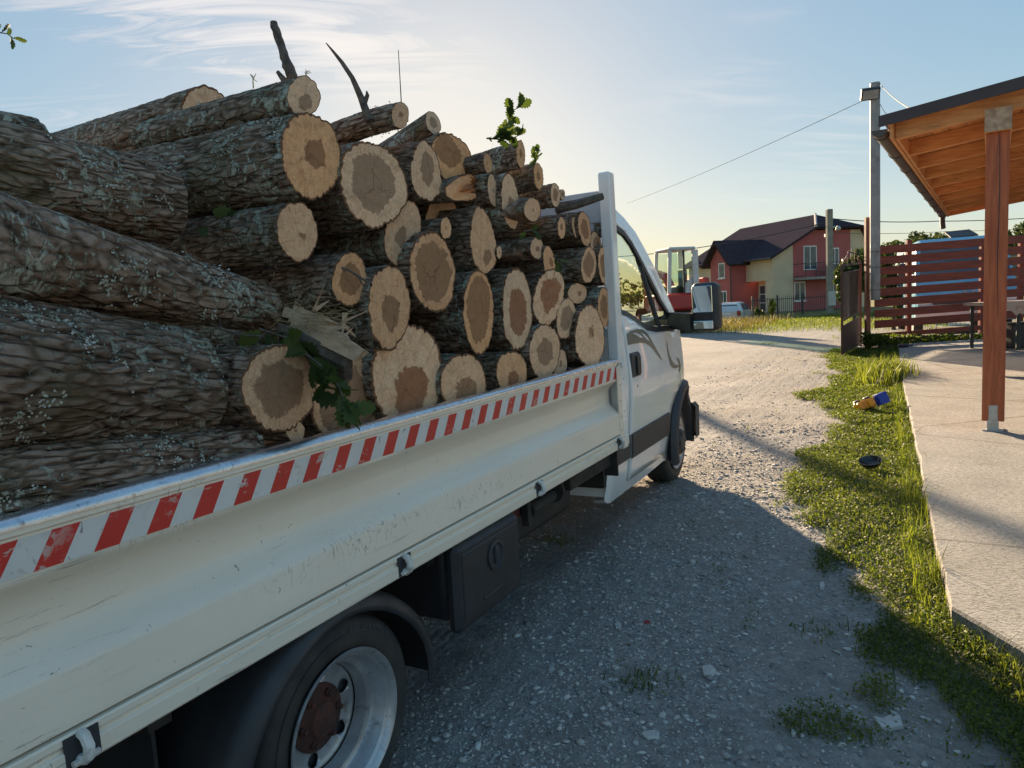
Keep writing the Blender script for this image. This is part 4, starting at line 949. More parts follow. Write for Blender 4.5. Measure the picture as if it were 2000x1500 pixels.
def face_log(label, cx, cy, w, h, tilt=0, bx=-.12, L=1.6, yaw=0, pitch=0, egg=0, notch=0, group=None, seed=None, **k):
    """log lying across the bed, its sawn end towards the right side of the truck"""
    seed = seed if seed is not None else len(LOGS) + 1
    n = np.array([math.cos(R_(yaw)) * math.cos(R_(pitch)), math.sin(R_(yaw)) * math.cos(R_(pitch)), math.sin(R_(pitch))])
    p0 = TB(np.array([[bx, 0, 1.5]]))[0]
    y0, z0 = bp(cx, cy, bx); C = TB(np.array([[bx, y0, z0]]))[0]
    lr = np.random.default_rng(seed); ph = lr.uniform(0, 6.28, 4); t = np.linspace(0, 2 * np.pi, 72, endpoint=False)
    ca, sa = math.cos(R_(tilt)), math.sin(R_(tilt))
    ex = w / 2 * np.cos(t) * (1 + egg * np.sin(t)); ey = h / 2 * np.sin(t)
    wob = 1 + .022 * np.sin(2 * t + ph[0]) + .018 * np.sin(3 * t + ph[1]) + .012 * np.sin(5 * t + ph[2]) + .008 * np.sin(9 * t + ph[3])
    if notch: wob = wob - notch * np.exp(-((t - 1.4) / .25) ** 2)
    ex, ey = ex * wob, ey * wob
    pts = np.array([on_plane(cx + a * ca - b_ * sa, cy + a * sa + b_ * ca, n, C) for a, b_ in zip(ex, ey)])
    c = pts.mean(0); e1 = unit(np.cross(-n, [0, 0, 1.])); e2 = np.cross(e1, -n)
    q = pts - c; an = np.arctan2(q @ e2, q @ e1); rd = np.linalg.norm(q, axis=1); o = np.argsort(an); an, rd = an[o], rd[o]
    an = np.concatenate([an - 2 * np.pi, an, an + 2 * np.pi]); rd = np.concatenate([rd] * 3)
    return build_log(label, c, -n, lambda x: float(np.interp((x + np.pi) % (2 * np.pi) - np.pi, an, rd)), L, group, seed=seed, e1=e1, **k)
G = 'sawn oak logs stacked on the truck bed'
def T_(label, *a, **k): return face_log(label, *a, group=G, **k)
T_('oak log on top of the load with an upright snapped branch stub', 593, 188, 65, 78, -8, bx=-.16, L=.75, heart=(.42, .12, -.3, .0), res=.009, R1=.9, lichen=60)
T_('thick lichen-covered oak log with a big oval sawn end and dark central streak', 607, 304, 114, 174, -7, bx=-.12, L=1.28, yaw=3, heart=(.34, .1, .05, .25), res=.0075, R1=.95, lichen=420)
T_('large round sawn oak end with a broad grey heart and a small knot hole', 729, 361, 128, 174, -14, bx=-.12, L=1.7, heart=(.66, .0, .05, .0), res=.010, notch=.05, lichen=60)
T_('orange-tinted oval log end beneath the biggest top log', 581, 452, 79, 118, -4, bx=-.13, L=1.5, heart=(.20, .2, -.2, .5), res=.008, lichen=200)
T_('pale oval log end with a neat dark oval heart, beside the broad grey-hearted end', 832, 334, 60, 116, -6, bx=-.12, L=1.6, heart=(.52, .05, .12, .0), egg=.15, res=.010)
T_('tilted greyish log end tucked behind the oval dark-hearted end', 884, 312, 74, 112, -28, bx=-.20, L=1.6, heart=(.62, -.2, .3, .0), res=.012)
T_('thin log end poking up behind, slanting against the sky', 846, 240, 28, 46, -20, bx=-.26, L=.9, yaw=8, pitch=22, heart=(.5, 0, 0, 0), res=.010)
T_('log with a sprig of green oak leaves growing on top', 1017, 301, 17, 58, -3, bx=-.16, L=1.3, yaw=-20, heart=(.3, 0, 0, 0), res=.010)
T_('round pale log end just right of and below the leafy log', 1052, 344, 19, 54, -4, bx=-.12, L=1.4, yaw=-12, heart=(.4, 0, 0, 0), res=.011)
T_('small log end with a dark ring, level with the top of the headboard slats', 1085, 381, 19, 47, -3, bx=-.10, L=1.3, yaw=-10, heart=(.5, 0, 0, .4), res=.011)
T_('very small round log end wedged beside the dark-ringed one', 1099, 380, 9, 21, 0, bx=-.12, L=1.0, yaw=-12, heart=(.6, 0, 0, 0), res=.010)
T_('narrow tall pale log end with a small brown heart', 997, 394, 34, 114, -6, bx=-.10, L=1.6, heart=(.42, .05, -.25, .3), res=.011)
T_('small clean round log end in the upper part of the stack', 1040, 410, 34, 46, 0, bx=-.09, L=1.4, yaw=18, heart=(.2, 0, 0, .3), res=.010)
T_('teardrop-shaped pale log end with a dark spot low down', 943, 467, 50, 130, -6, bx=-.10, L=1.7, egg=.28, heart=(.26, .1, -.45, .0), res=.011)
T_('pale log end with a small dark heart below the broad grey-hearted end', 787, 456, 72, 128, 10, bx=-.15, L=1.7, heart=(.28, -.1, -.1, .0), res=.010)
T_('half-hidden big pale log end behind a little short log', 866, 446, 72, 132, -4, bx=-.28, L=1.6, heart=(.3, .3, -.6, .0), res=.012)
T_('little short log lying in front of the half-hidden pale end', 871, 446, 22, 43, 0, bx=-.10, L=.62, heart=(.15, 0, 0, 0), res=.008)
T_('large grey-hearted log end split by a vertical crack', 845, 531, 88, 160, -8, bx=-.10, L=1.7, heart=(.78, .0, .02, .0), res=.010)
T_('round log end with a grey-brown heart and a twig lying across it', 683, 546, 68, 107, 3, bx=-.10, L=1.5, heart=(.62, .0, .02, .05), res=.009, lichen=80)
T_('tall pale oval log end with an irregular dark heart above the torn log', 760, 600, 81, 170, 1, bx=-.07, L=1.7, heart=(.42, .02, -.12, .05), res=.010)
T_('tall oval log end with a wide greyish heart, beside the red-brown-hearted one', 935, 610, 62, 160, -1, bx=-.09, L=1.7, heart=(.74, .0, .05, .0), res=.011)
T_('tall log end with a red-brown cracked heart', 1010, 604, 58, 164, -2, bx=-.09, L=1.7, heart=(.55, .0, -.05, 1.), res=.011)
T_('cracked log end with a rusty brown middle and torn fibres', 1072, 580, 60, 112, 10, bx=-.08, L=1.6, heart=(.62, .0, .1, 1.), res=.011, rough_face=.010)
T_('medium oval log end overlapped by the rusty cracked one', 1106, 622, 37, 82, 6, bx=-.08, L=1.6, heart=(.6, 0, 0, .0), res=.012)
T_('small round pale log end on a dark lichened log in the middle of the stack', 1049, 485, 26, 43, 0, bx=-.07, L=.85, yaw=14, heart=(.25, 0, 0, .3), res=.009)
T_('small split-looking log end leaning by the headboard side', 1073, 514, 23, 70, -7, bx=-.08, L=1.5, heart=(.3, .3, 0, .4), res=.011)
T_('small tan log end below the very small wedged one', 1097, 445, 16, 42, -2, bx=-.09, L=1.4, heart=(.3, 0, 0, 0), res=.011)
T_('sliver-thin log end next to the tan one', 1123, 444, 10, 41, -8, bx=-.10, L=1.3, heart=(.2, 0, 0, 0), res=.011)
T_('narrow oval log end with brown heart, uppermost of the group at the headboard', 1142, 447, 24, 70, -8, bx=-.08, L=1.5, heart=(.6, 0, 0, .2), res=.012)
T_('oval log end half behind the round one near the headboard post', 1165, 483, 22, 66, -8, bx=-.10, L=1.5, heart=(.6, 0, 0, .1), res=.012)
T_('dark-barked round log end near the headboard post', 1150, 518, 30, 70, 5, bx=-.06, L=1.5, heart=(.66, 0, 0, .2), res=.010, lichen=50)
T_('slim oval log end touching the headboard slats', 1180, 518, 22, 78, -3, bx=-.06, L=1.5, heart=(.66, 0, 0, .1), res=.012)
T_('round tan log end under the slim one by the headboard', 1180, 600, 24, 80, -2, bx=-.05, L=1.5, heart=(.55, 0, 0, .0), res=.012)
T_('big cracked pinkish log end resting on the side panel near the cab', 1152, 657, 58, 122, 0, bx=-.05, L=1.6, heart=(.15, .1, .2, .6), res=.011, egg=.05)
T_('tiny round stick end between larger logs', 975, 493, 10, 26, 0, bx=-.09, L=1.0, heart=(.2, 0, 0, 0), res=.009)
T_('reddish small log end jammed against the headboard post', 1190, 447, 11, 30, -5, bx=-.04, L=.9, yaw=-15, heart=(.8, 0, 0, .8), res=.010)
T_('large round hollow-looking log end with a wide brown heart by the hanging leaves', 546, 757, 150, 166, 6, bx=-.07, L=1.3, heart=(.68, -.05, -.02, .1), res=.0075, lichen=220, yaw=6)
T_('broad grey log end behind the hanging oak leaves', 682, 782, 150, 176, 8, bx=-.14, L=1.6, heart=(.74, -.05, -.05, .1), res=.010)
T_('large irregular log end with a star-shaped cracked brown heart', 796, 742, 140, 216, -3, bx=-.10, L=1.7, egg=-.10, heart=(.52, .0, -.25, .9), res=.010, rough_face=.006)
T_('arched log end rising above the side panel next to the star-cracked one', 906, 752, 92, 120, -3, bx=-.08, L=1.7, heart=(.5, .0, -.3, .2), res=.010)
T_('pointed log end with a central split, low against the side panel', 1000, 735, 60, 96, 0, bx=-.08, L=1.7, egg=-.25, heart=(.4, 0, -.2, .6), res=.011)
T_('round yellowish log end with rings, low in the stack', 1064, 687, 62, 106, 4, bx=-.07, L=1.7, heart=(.5, 0, 0, .1), res=.010)
T_('smooth pale log end partly behind the yellowish ringed one', 1095, 712, 26, 60, 4, bx=-.09, L=1.6, heart=(.2, 0, 0, 0), res=.012)
T_('small pale offcut end hanging below the hollow-looking log', 577, 840, 36, 48, -6, bx=-.08, L=.6, heart=(.1, 0, 0, 0), res=.010)
T_('blocky pale offcut between the rusty cracked log and the headboard', 1128, 573, 38, 40, 8, bx=-.09, L=1.2, heart=(.15, .2, 0, .3), res=.011)
T_('thin pale slab end beside the torn log', 963, 372, 20, 66, -8, bx=-.13, L=1.2, heart=(.1, 0, 0, .2), res=.011)
T_('small ragged pale slab on the leafy log', 953, 319, 17, 38, -8, bx=-.10, L=.5, heart=(.1, 0, 0, .2), res=.010, rough_face=.006)
T_('torn log with a ragged orange break under the thin slab', 915, 366, 96, 50, -14, bx=-.17, L=1.4, heart=(.5, .2, .2, .7), res=.011, rough_face=.03, yaw=14)
# dark inner logs that fill the stack behind the front ends
for k_, (x, y, r, bx) in enumerate([(655, 475, 90, -.42), (700, 500, 100, -.5), (900, 560, 90, -.45), (1000, 500, 80, -.4), (1100, 540, 60, -.35), (620, 630, 80, -.4), (560, 640, 60, -.35), (860, 650, 70, -.4), (940, 400, 60, -.45), (780, 310, 46, -.36), (1120, 500, 50, -.4), (1050, 640, 50, -.35), (480, 560, 70, -.45), (960, 690, 60, -.35), (640, 740, 60, -.4)]):
    T_('dark oak log deep inside the stack, seen only through gaps', x, y, r, r * 1.5, 0, bx=bx - .35, L=1.3, res=.018, heart=(.6, 0, 0, .2), seed=100 + k_)
def lin_log(label, A, B, rA, rB, seed, heart=(.5, 0, 0, .2), res=.008, lichen=0, ext=0.0, name='oak_log', bend=0.0, amp=None):
    A = np.asarray(A, float); B = np.asarray(B, float); d = unit(A - B); L0 = np.linalg.norm(A - B); A2 = A + d * ext; rA2 = rA + (rA - rB) * ext / L0
    lr = np.random.default_rng(seed); ph = lr.uniform(0, 6.28, 3)
    return build_log(label, B, d, lambda t: rB * (1 + .05 * math.sin(2 * t + ph[0]) + .03 * math.sin(3 * t + ph[1]) + .012 * math.sin(7 * t + ph[2])), L0 + ext, G, res=res, R1=rA2 / rB, seed=seed, heart=heart, lichen=lichen, name=name, bend=bend, amp=amp)
def XP(px, py, X): return on_plane(px, py, (1, 0, 0), (X, 0, 0))
def rpx(P, r): return r * ((P - CO) @ CF) / FPX
for lab, a, b, X, ra, rb, sd, li, rs in (
    ('huge mossy log lying lengthwise behind the side panel', (0, 735), (372, 752), -1.63, 150, 104, 201, 900, .0062),
    ('long tapering log with pale green streaks sloping down over the mossy one', (0, 488), (516, 606), -1.68, 106, 46, 202, 420, .0062),
    ('blunt lichened log lying above the long tapering one', (0, 340), (322, 400), -1.95, 92, 72, 203, 380, .0075),
    ('rough log end at the very back of the load, highest of those lying lengthwise', (-40, 292), (70, 290), -2.2, 78, 58, 204, 60, .010),
    ('low lichen-crusted log against the inside of the side panel', (0, 962), (478, 905), -1.545, 92, 74, 205, 600, .0065)):
    A = XP(*a, X); B = XP(*b, X); lin_log(lab, A, B, rpx(A, ra), rpx(B, rb), sd, (.5, 0, 0, .2), rs, li, ext=.45)
# second pile on the far side: the log showing past the top one, half debarked
A = depth_pt(412, 240, 2.75); B = depth_pt(120, 330, 3.35); lin_log('half-debarked log on the far side, showing behind the topmost logs', B, A, .15, .13, 210, res=.009)
A = depth_pt(300, 320, 2.9); B = depth_pt(60, 330, 3.3); lin_log('thin dark log squeezed under the half-debarked one', B, A, .07, .06, 211, res=.010)
# ------------------------------------------------------------------ branches, leaves and debris on the load
o, V = T_('bent branchy log arching over a gap at the top of the load', 782, 225, 33, 53, 0, bx=-.14, L=.50, heart=(.2, 0, 0, .2), res=.007, bend=-.09, R1=1.15, yaw=4, lichen=60)
BENT = o
M_twig = pm('twig_bark', (.15, .125, .10), (.06, .048, .04), 40, .9, 0, .9, 90)
dA = 2.62
def dp(L, dep): return [depth_pt(x, y, dep) for x, y in L]
m = MB(); m.tube(dp([(722, 236), (705, 190), (688, 152), (668, 122), (652, 102), (637, 84)], 2.5), [.016, .012, .009, .0075, .005, .002], 8); m.tube(dp([(712, 200), (718, 185), (716, 178)], 2.5), [.010, .007, .003], 6); m.build('branch', M_twig, BENT, smooth=True)
TOP = LOGS[0]
dT = float((np.array(TOP.data.vertices[0].co) - CO) @ CF)
jr = np.random.default_rng(8); q_ = np.linspace(0, 1, 16); m = MB(); m.tube(dp([(np.interp(t, [0, .2, .4, .65, .93, 1], [574, 566, 556, 546, 536, 534]) + jr.normal(0, .8), np.interp(t, [0, .2, .4, .65, .93, 1], [156, 135, 112, 82, 52, 43])) for t in q_], dT + .05), (.0175 - .0055 * q_) * jr.uniform(.85, 1.15, 16), 10); m.build('branch_stub', M_twig, TOP, smooth=True)
m = MB(); m.tube(dp([(556, 158), (548, 148), (542, 140)], dT + .04), [.011, .008, .006], 8); m.build('branch_stub', M_twig, TOP, smooth=True)
M_leaf = leafmat('oak_leaf', (.030, .055, .018), (.085, .115, .03), .30)
def oak_leaf(p, d, nrm, size, r):
    d = unit(d); nrm = unit(nrm - d * (nrm @ d)); w = np.cross(nrm, d)
    hw = np.array([.02, .05, .17, .11, .27, .18, .33, .22, .30, .17, .17, .02]) * size * 1.15; n = len(hw); t = np.linspace(0, 1, n); t = t + np.array([0, 0, .03, -.02, .03, -.02, .03, -.02, .03, -.02, .0, 0])
    cv = r.uniform(-.5, .5); fold = r.uniform(.1, .5)
    mid = p + d * (t * size)[:, None] + nrm * (cv * size * (t ** 2))[:, None]
    a = mid + w * hw[:, None] + nrm * (fold * hw)[:, None]; b = mid - w * hw[:, None] + nrm * (fold * hw)[:, None]
    V = np.concatenate([mid, a, b]); F = [(i, i + 1, n + i + 1, n + i) for i in range(n - 1)] + [(i + 1, i, 2 * n + i, 2 * n + i + 1) for i in range(n - 1)]
    return V, F
def sprig(label, stem, dep, leaves, size, seed, down=0., name='oak_sprig', rad=.0035):
    r = np.random.default_rng(seed); S3 = np.array(dp(stem, dep)) if np.ndim(dep) == 0 else np.array([depth_pt(x, y, d_) for (x, y), d_ in zip(stem, dep)])
    e = empty(name, S3[0], label, 'leaves'); m = MB(); m.tube(S3, np.linspace(rad, rad * .35, len(S3)), 6); m.build('stem', M_twig, e, smooth=True)
    for k in range(leaves):
        t = (k + .6) / leaves * (len(S3) - 1); i = min(int(t), len(S3) - 2); p = S3[i] + (S3[i + 1] - S3[i]) * (t - i)
        d = r.normal(size=3) * .9 + unit(S3[-1] - S3[0]) * .6 + np.array([0, 0, -down]); nr = r.normal(size=3) + np.array([.4, -.5, .5])
        V_, F_ = oak_leaf(p, d, nr, size * r.uniform(.7, 1.15), r); mk('leaf', V_, F_, M_leaf, e, smooth=True, attrs={'rnd': np.full(len(V_), r.uniform(0, 1))})
    return e
sprig('green oak sprig standing up on the leafy top log', [(972, 278), (985, 262), (992, 240), (1003, 215), (1018, 208)], 2.95, 20, .062, 1)
sprig('low spread of oak leaves at the foot of the standing sprig', [(950, 270), (975, 272), (1005, 268), (1018, 262)], 2.93, 16, .062, 2)
sprig('small leafy twig beside the round end below the leafy log', [(1030, 330), (1042, 318), (1050, 300), (1056, 293)], 3.2, 8, .05, 3)
sprig('bunch of dark oak leaves hanging in front of the broad grey log end', [(596, 690), (628, 715), (650, 735), (664, 760), (672, 785), (676, 800)], [1.98, 1.97, 1.95, 1.93, 1.92, 1.92], 24, .078, 4, .9)
sprig('oak leaves lying on the bark above the hollow-looking log', [(505, 642), (535, 652), (570, 662), (600, 690)], [1.93, 1.95, 1.97, 1.98], 9, .075, 5, .1)
sprig('wilted oak leaves caught on the log under the biggest top log', [(492, 395), (470, 415), (445, 440), (420, 462)], 2.16, 9, .065, 6, .4)
sprig('two young green leaves near the dark-barked round end', [(1080, 500), (1092, 508), (1098, 520)], 3.25, 4, .05, 7, .3)
sprig('pair of leaves tucked under the sliver-thin log end', [(1022, 452), (1040, 450), (1055, 455)], 3.1, 4, .05, 8, .3)
def stick(label, px, dep, r0, r1, side=()):
    P = dp(px, dep); m = MB(); m.tube(P, np.linspace(r0, r1, len(P)), 6)
    for s_ in side: q = dp(s_, dep); m.tube(q, np.linspace(r0 * .6, r1 * .6, len(q)), 5)
    o_ = m.build('twig', M_twig, None, smooth=True); tag(o_, label, 'twig')
stick('bare twig lying across a brown-hearted log end', [(652, 519), (680, 527), (700, 540), (722, 553)], 2.2, .004, .003, [[(700, 540), (708, 555), (718, 563)]])
stick('crooked bare twig sticking out from the long tapering log', [(412, 632), (430, 641), (470, 654), (515, 657)], 1.92, .004, .003, [[(420, 600), (428, 620), (432, 640)], [(455, 652), (447, 670), (440, 698)]])
stick('slender upright rod rising from behind the bent branchy log', [(784, 204), (781, 150), (778, 98)], 3.0, .0026, .0016)
stick('broken grey stick lying flat below the top rail of the headboard', [(1085, 408), (1130, 398), (1178, 383)], 3.75, .030, .018)
for k_, (x, y) in enumerate(((599, 155), (495, 168), (345, 212), (148, 268), (182, 258))):
    r = np.random.default_rng(60 + k_); m = MB(); d_ = 2.4 if k_ < 2 else 2.75; p = depth_pt(x, y, d_); up = CU * .035 + CR * r.uniform(-.01, .012)
    m.tube([p - up * .2, p + up * .5, p + up], [.003, .0025, .001], 5)
    for q in range(5): a = p + up * r.uniform(.2, .9); m.tube([a, a + r.normal(size=3) * .008 + up * .15], [.002, .001], 4)
    tag(m.build('lichen_twig', M_lichen, None), ('frosted lichen twig curling off the topmost log', 'tiny lichen tuft on the back of the topmost log', 'small lichen tuft on the pale debarked log', 'scrap of lichen on the far end of the debarked log', 'bit of grey lichen half way along the debarked log')[k_], 'twig')
# torn wood between the tapering log and the tall pale end
rs = np.random.default_rng(5)
SPL = empty('split_log', depth_pt(640, 690, 2.02), 'torn and splintered log with pale jagged fibres beside the tall oval end', 'log')
def plank(px, dep, thick, name, mat, jag=.012):
    P = np.array([depth_pt(x, y, d_) for (x, y), d_ in zip(px, dep)]); n = unit(np.cross(P[1] - P[0], P[2] - P[0])); n = n if n @ CF > 0 else -n
    m = MB(); m.prism(P, n * thick); m.build(name, mat, SPL, bevel=.002)
plank([(540, 628), (575, 640), (690, 700), (672, 716), (640, 700), (545, 655)], [2.0, 2.0, 1.98, 1.98, 1.99, 2.0], .10, 'bark_slab', M_twig)
for k_ in range(9):
    x, y = 588 + 9 * k_ + rs.normal(0, 5), 628 + 5.2 * k_ + rs.normal(0, 5); d_ = 2.05 - .008 * k_; A = depth_pt(x - 26, y - 12, d_ + .02); B = depth_pt(x + rs.uniform(40, 62), y + rs.uniform(4, 30), d_ - .03)
    ax_ = unit(B - A); w_ = unit(np.cross(ax_, CF)) * rs.uniform(.014, .030); t_ = unit(np.cross(ax_, w_)) * rs.uniform(.008, .02); e_ = ax_ * np.linalg.norm(B - A)
    m = MB(); m.add(np.array([A - w_ - t_, A + w_ - t_, A + w_ + t_, A - w_ + t_] + [A + e_ * rs.uniform(.75, 1.1) + sw * w_ * rs.uniform(.3, 1) + st * t_ for sw, st in ((-1, -1), (1, -1), (1, 1), (-1, 1))]), [(0, 1, 2, 3), (0, 1, 5, 4), (1, 2, 6, 5), (2, 3, 7, 6), (3, 0, 4, 7), (4, 5, 6), (4, 6, 7)]); m.build('wedge', M_split, SPL)
for k_ in range(15):
    x, y = rs.uniform(575, 690), rs.uniform(600, 668); l = rs.uniform(20, 60); a = rs.normal(.1, .6); d_ = rs.uniform(1.96, 2.06)
    A = depth_pt(x, y, d_); B = depth_pt(x + l * math.cos(a), y - l * math.sin(a) * -1, d_ + rs.uniform(-.06, .04)); ax_ = unit(B - A); w_ = unit(np.cross(ax_, CF)) * rs.uniform(.003, .011); t_ = unit(np.cross(ax_, w_)) * rs.uniform(.002, .006)
    m = MB(); m.add(np.array([A - w_ - t_, A + w_ - t_, A + w_ + t_, A - w_ + t_, B - w_ * .1, B + w_ * .3, B + t_ * .3]), [(0, 1, 2, 3), (0, 1, 5, 4), (1, 2, 6, 5), (2, 3, 6), (3, 0, 4, 6), (4, 5, 6)]); m.build('splinter', M_split, SPL)
M_straw = pm('dry_straw', (.42, .33, .17), (.25, .18, .09), 30, .8)
m = MB()
for k_ in range(60):
    x, y = rs.normal(610, 34), rs.normal(612, 18); d_ = rs.uniform(1.93, 2.03); a = rs.uniform(0, 6.28); l = rs.uniform(25, 75); p = depth_pt(x, y, d_); q = depth_pt(x + l * math.cos(a), y + l * .5 * math.sin(a), d_ + rs.uniform(-.03, .03)); c_ = (p + q) / 2 + rs.normal(size=3) * .012
    m.tube([p, c_, q], [.0007, .0009, .0004], 4, cap=False)
tag(m.build('straw', M_straw, None), 'wisps of dry straw and moss caught on the torn log', 'straw', kind='stuff')
# ------------------------------------------------------------------ pergola
HR = np.array([math.cos(R_(YAW)), math.sin(R_(YAW)), 0]); HF = np.array([-math.sin(R_(YAW)), math.cos(R_(YAW)), 0])
def frame(o, ex, ey):
    ex, ey, o = np.array(ex, float), np.array(ey, float), np.array(o, float); ez = np.array([0, 0, 1.])
    return lambda V: o + np.asarray(V)[:, :1] * ex + np.asarray(V)[:, 1:2] * ey + np.asarray(V)[:, 2:3] * ez
def wood(name, a, b_, sc=3, stretch=(1, 1, 12), bm=.25, rough=.6):
    return pm(name, a, b_, sc, rough, 0, bm, 8, stretch=stretch, lo=.38, hi=.62, dirt=tuple(c * .45 for c in a), dscale=2.2)
M_post = wood('stained_post', (.46, .125, .045), (.32, .072, .026), 3, (9, 9, .8))
M_raft = wood('orange_timber', (.66, .33, .125), (.50, .22, .075), 3, (.8, 9, 9))
M_deck = wood('deck_boards', (.62, .31, .115), (.46, .20, .07), 3, (9, .8, 9))
M_endg = wood('end_grain', (.50, .36, .24), (.30, .19, .12), 16, (1, 1, 1), .4)
M_roofm = pm('dark_roof_sheet', (.060, .043, .046), (.042, .031, .034), 6, .45, .2, .05, 40)
M_gutter = pm('brown_gutter', (.075, .058, .05), (.05, .04, .036), 8, .4, .1, .1, 40)
M_zinc = pm('galvanised', (.50, .50, .48), (.38, .38, .37), 18, .5, .6, .1, 60)
t_ = R_(5.5); PT = frame((.77, 7.84, 0), (math.cos(t_), -math.sin(t_), 0), (math.sin(t_), math.cos(t_), 0))
PG = empty('pergola', (.77, 7.84, SZ), 'timber pergola with orange rafters, dark sheet roof and reddish posts on the slab', 'pergola')
def zr(u): return 2.955 + .11 * u
for u, v in ((0, 0), (0, 4.6), (0, 9.2), (3.4, 0), (3.4, 9.2)):
    m = MB(PT); m.box((u - .087, v - .10, SZ + .09), (u + .087, v + .10, 2.79), .006); p = m.build('post', M_post, PG)
    m = MB(PT); m.box((u - .045, v - .105, SZ), (u + .045, v - .02, SZ + .10)); m.box((u - .035, v - .1085, SZ + .10), (u + .035, v - .1005, SZ + .24), .003); m.box((u - .08, v - .12, SZ), (u + .08, v + .06, SZ + .012)); m.build('post_shoe', M_zinc, p)
    m = MB(PT); m.tube([(u + .012, v - .1015, 2.78), (u + .02, v - .1015, 2.3), (u + .012, v - .1015, 1.7), (u + .022, v - .1015, 1.15)], [.002, .0035, .003, .001], 4); m.build('crack', M_dark, p)
for u in (0, 3.4):
    m = MB(PT); m.box((u - .10, -.16, 2.79), (u + .10, 9.6, 2.985), .006); b = m.build('beam', M_raft, PG)
    m = MB(PT); m.box((u - .099, -.163, 2.791), (u + .099, -.1605, 2.984)); m.build('beam_end', M_endg, b)
SR = math.atan(.11)
def rafter(v, w=.04):
    m = MB(PT); a, b_ = -.80, 3.75
    m.prism([(a, v - w, zr(a) - .005), (b_, v - w, zr(b_) - .005), (b_, v - w, zr(b_) + .145), (a, v - w, zr(a) + .145)], (0, 2 * w, 0)); m.build('rafter', M_raft, PG, bevel=.004)
for k in range(10): rafter(-.06 + 1.08 * k)
for k in range(31):
    u = -.86 + .15 * k
    m = MB(PT); d_ = .004 * (k % 3)
    m.prism([(u, -.22, zr(u) + .1475), (u + .144, -.22, zr(u + .144) + .1475), (u + .144, -.22, zr(u + .144) + .168), (u, -.22, zr(u) + .168)], (0, 10.0 + d_, 0)); m.build('roof_board', M_deck, PG)
# blocking boards between rafters, above the beam, with dark ventilation gaps
for k in range(9):
    v = -.06 + 1.08 * k
    m = MB(PT); m.box((-.80, v + .045, zr(-.8) + .0), (-.775, v + 1.035, zr(-.8) + .14)); m.build('fascia_block', M_raft, PG)
m = MB(PT); m.box((-.835, -.22, zr(-.8) - .01), (-.805, 9.8, zr(-.8) + .15), .004); m.build('fascia', M_raft, PG)
rf = MB(PT); rf.prism([(-.90, -.26, zr(-.9) + .172), (3.85, -.26, zr(3.85) + .172), (3.85, -.26, zr(3.85) + .20), (-.90, -.26, zr(-.9) + .20)], (0, 10.1, 0)); rfo = rf.build('roof_sheet', M_roofm, PG)
m = MB(PT); m.prism([(-.92, -.275, zr(-.92) + .11), (3.86, -.275, zr(3.86) + .11), (3.86, -.275, zr(3.86) + .212), (-.92, -.275, zr(-.92) + .212)], (0, .012, 0)); m.build('barge_flashing', M_roofm, rfo)
gu = MB(PT); rows = []
for v in np.linspace(-.24, 9.9, 24):
    z0 = zr(-.9) + .09 - .004 * (v + .24)
    rows.append([(-.915 + rr_ * math.cos(a), v, z0 + rr_ * math.sin(a)) for rr_, a in [(.068, a) for a in np.linspace(math.pi, 2 * math.pi, 11)] + [(.062, a) for a in np.linspace(2 * math.pi, math.pi, 11)]])
gu.loft(rows, close=True); gut = gu.build('gutter', M_gutter, PG, smooth=True, auto=40)
m = MB(PT); m.prism([(-.915 + .066 * math.cos(a), -.243, zr(-.9) + .09 + .066 * math.sin(a)) for a in np.linspace(math.pi, 2 * math.pi, 11)], (0, .006, 0)); m.build('gutter_end_cap', M_gutter, gut)
for k in range(9):
    v = -.1 + 1.2 * k; z0 = zr(-.9) + .09 - .004 * (v + .24); m = MB(PT); m.tube([(-.915 + .072 * math.cos(a), v, z0 + .072 * math.sin(a)) for a in np.linspace(math.pi * .98, 2.02 * math.pi, 12)], .006, 5); m.build('gutter_bracket', M_gutter, gut)
m = MB(PT); z0 = zr(-.9) + .03; m.tube([(-.915, 9.75, z0), (-.915, 9.75, z0 - .14), (-.90, 9.72, z0 - .26)], .05, 10); m.build('downpipe_stub', M_gutter, gut, smooth=True)

# ------------------------------------------------------------------ slat fence, gate, pole
FD = 17.3
M_slat = wood('red_brown_slats', (.25, .052, .028), (.15, .031, .018), 3, (.7, .7, 9))
FN = empty('slat_fence', depth_pt(1820, 660, FD), 'red-brown horizontal slat fence behind the slab, with gaps between the boards', 'fence')
FPH = frame(depth_pt(1697, 687, FD) * [1, 1, 0], HR, HF)
FP0 = depth_pt(1697, 687, FD)
def fz(px, py): return on_plane(px, py, HF, FP0)
for k in range(9):
    yl = 489.5 + 20.6 * k; A = fz(1708, yl); A[2] += 0; B = fz(2080, yl - 8.2 - .0557 * 372 + k * .2)
    if k == 8: A = fz(1708, 656)
    d = unit(B - A); n = np.cross(d, [0, 0, 1.]); hh = (7.6 if k < 8 else 4.5) / FPX * FD
    m = MB(); c = (A + B) / 2; m.obox(c, (np.linalg.norm(B - A) / 2, .012, hh), np.array([d, n, np.cross(n, d)]), .004); m.build('slat', M_slat, FN)
for px in (1702, 1778, 1921, 1996, 2070):
    A = fz(px, 675 if px < 1750 else 655); A[2] = .0; top = fz(px, 425 if px == 1702 else 470); top = np.array([A[0], A[1], top[2]])
    m = MB(); q = A + HF * .09; m.obox((q + top + HF * .09) / 2 + HR * (-.05 if px == 1702 else 0), (.055, .05, (top[2] - 0) / 2 + .02), np.array([HR, HF, [0, 0, 1.]]), .006); m.build('post', pm('post_paint', (.26, .10, .065), (.18, .065, .042), 8, .6) if px == 1702 else M_slat, FN)
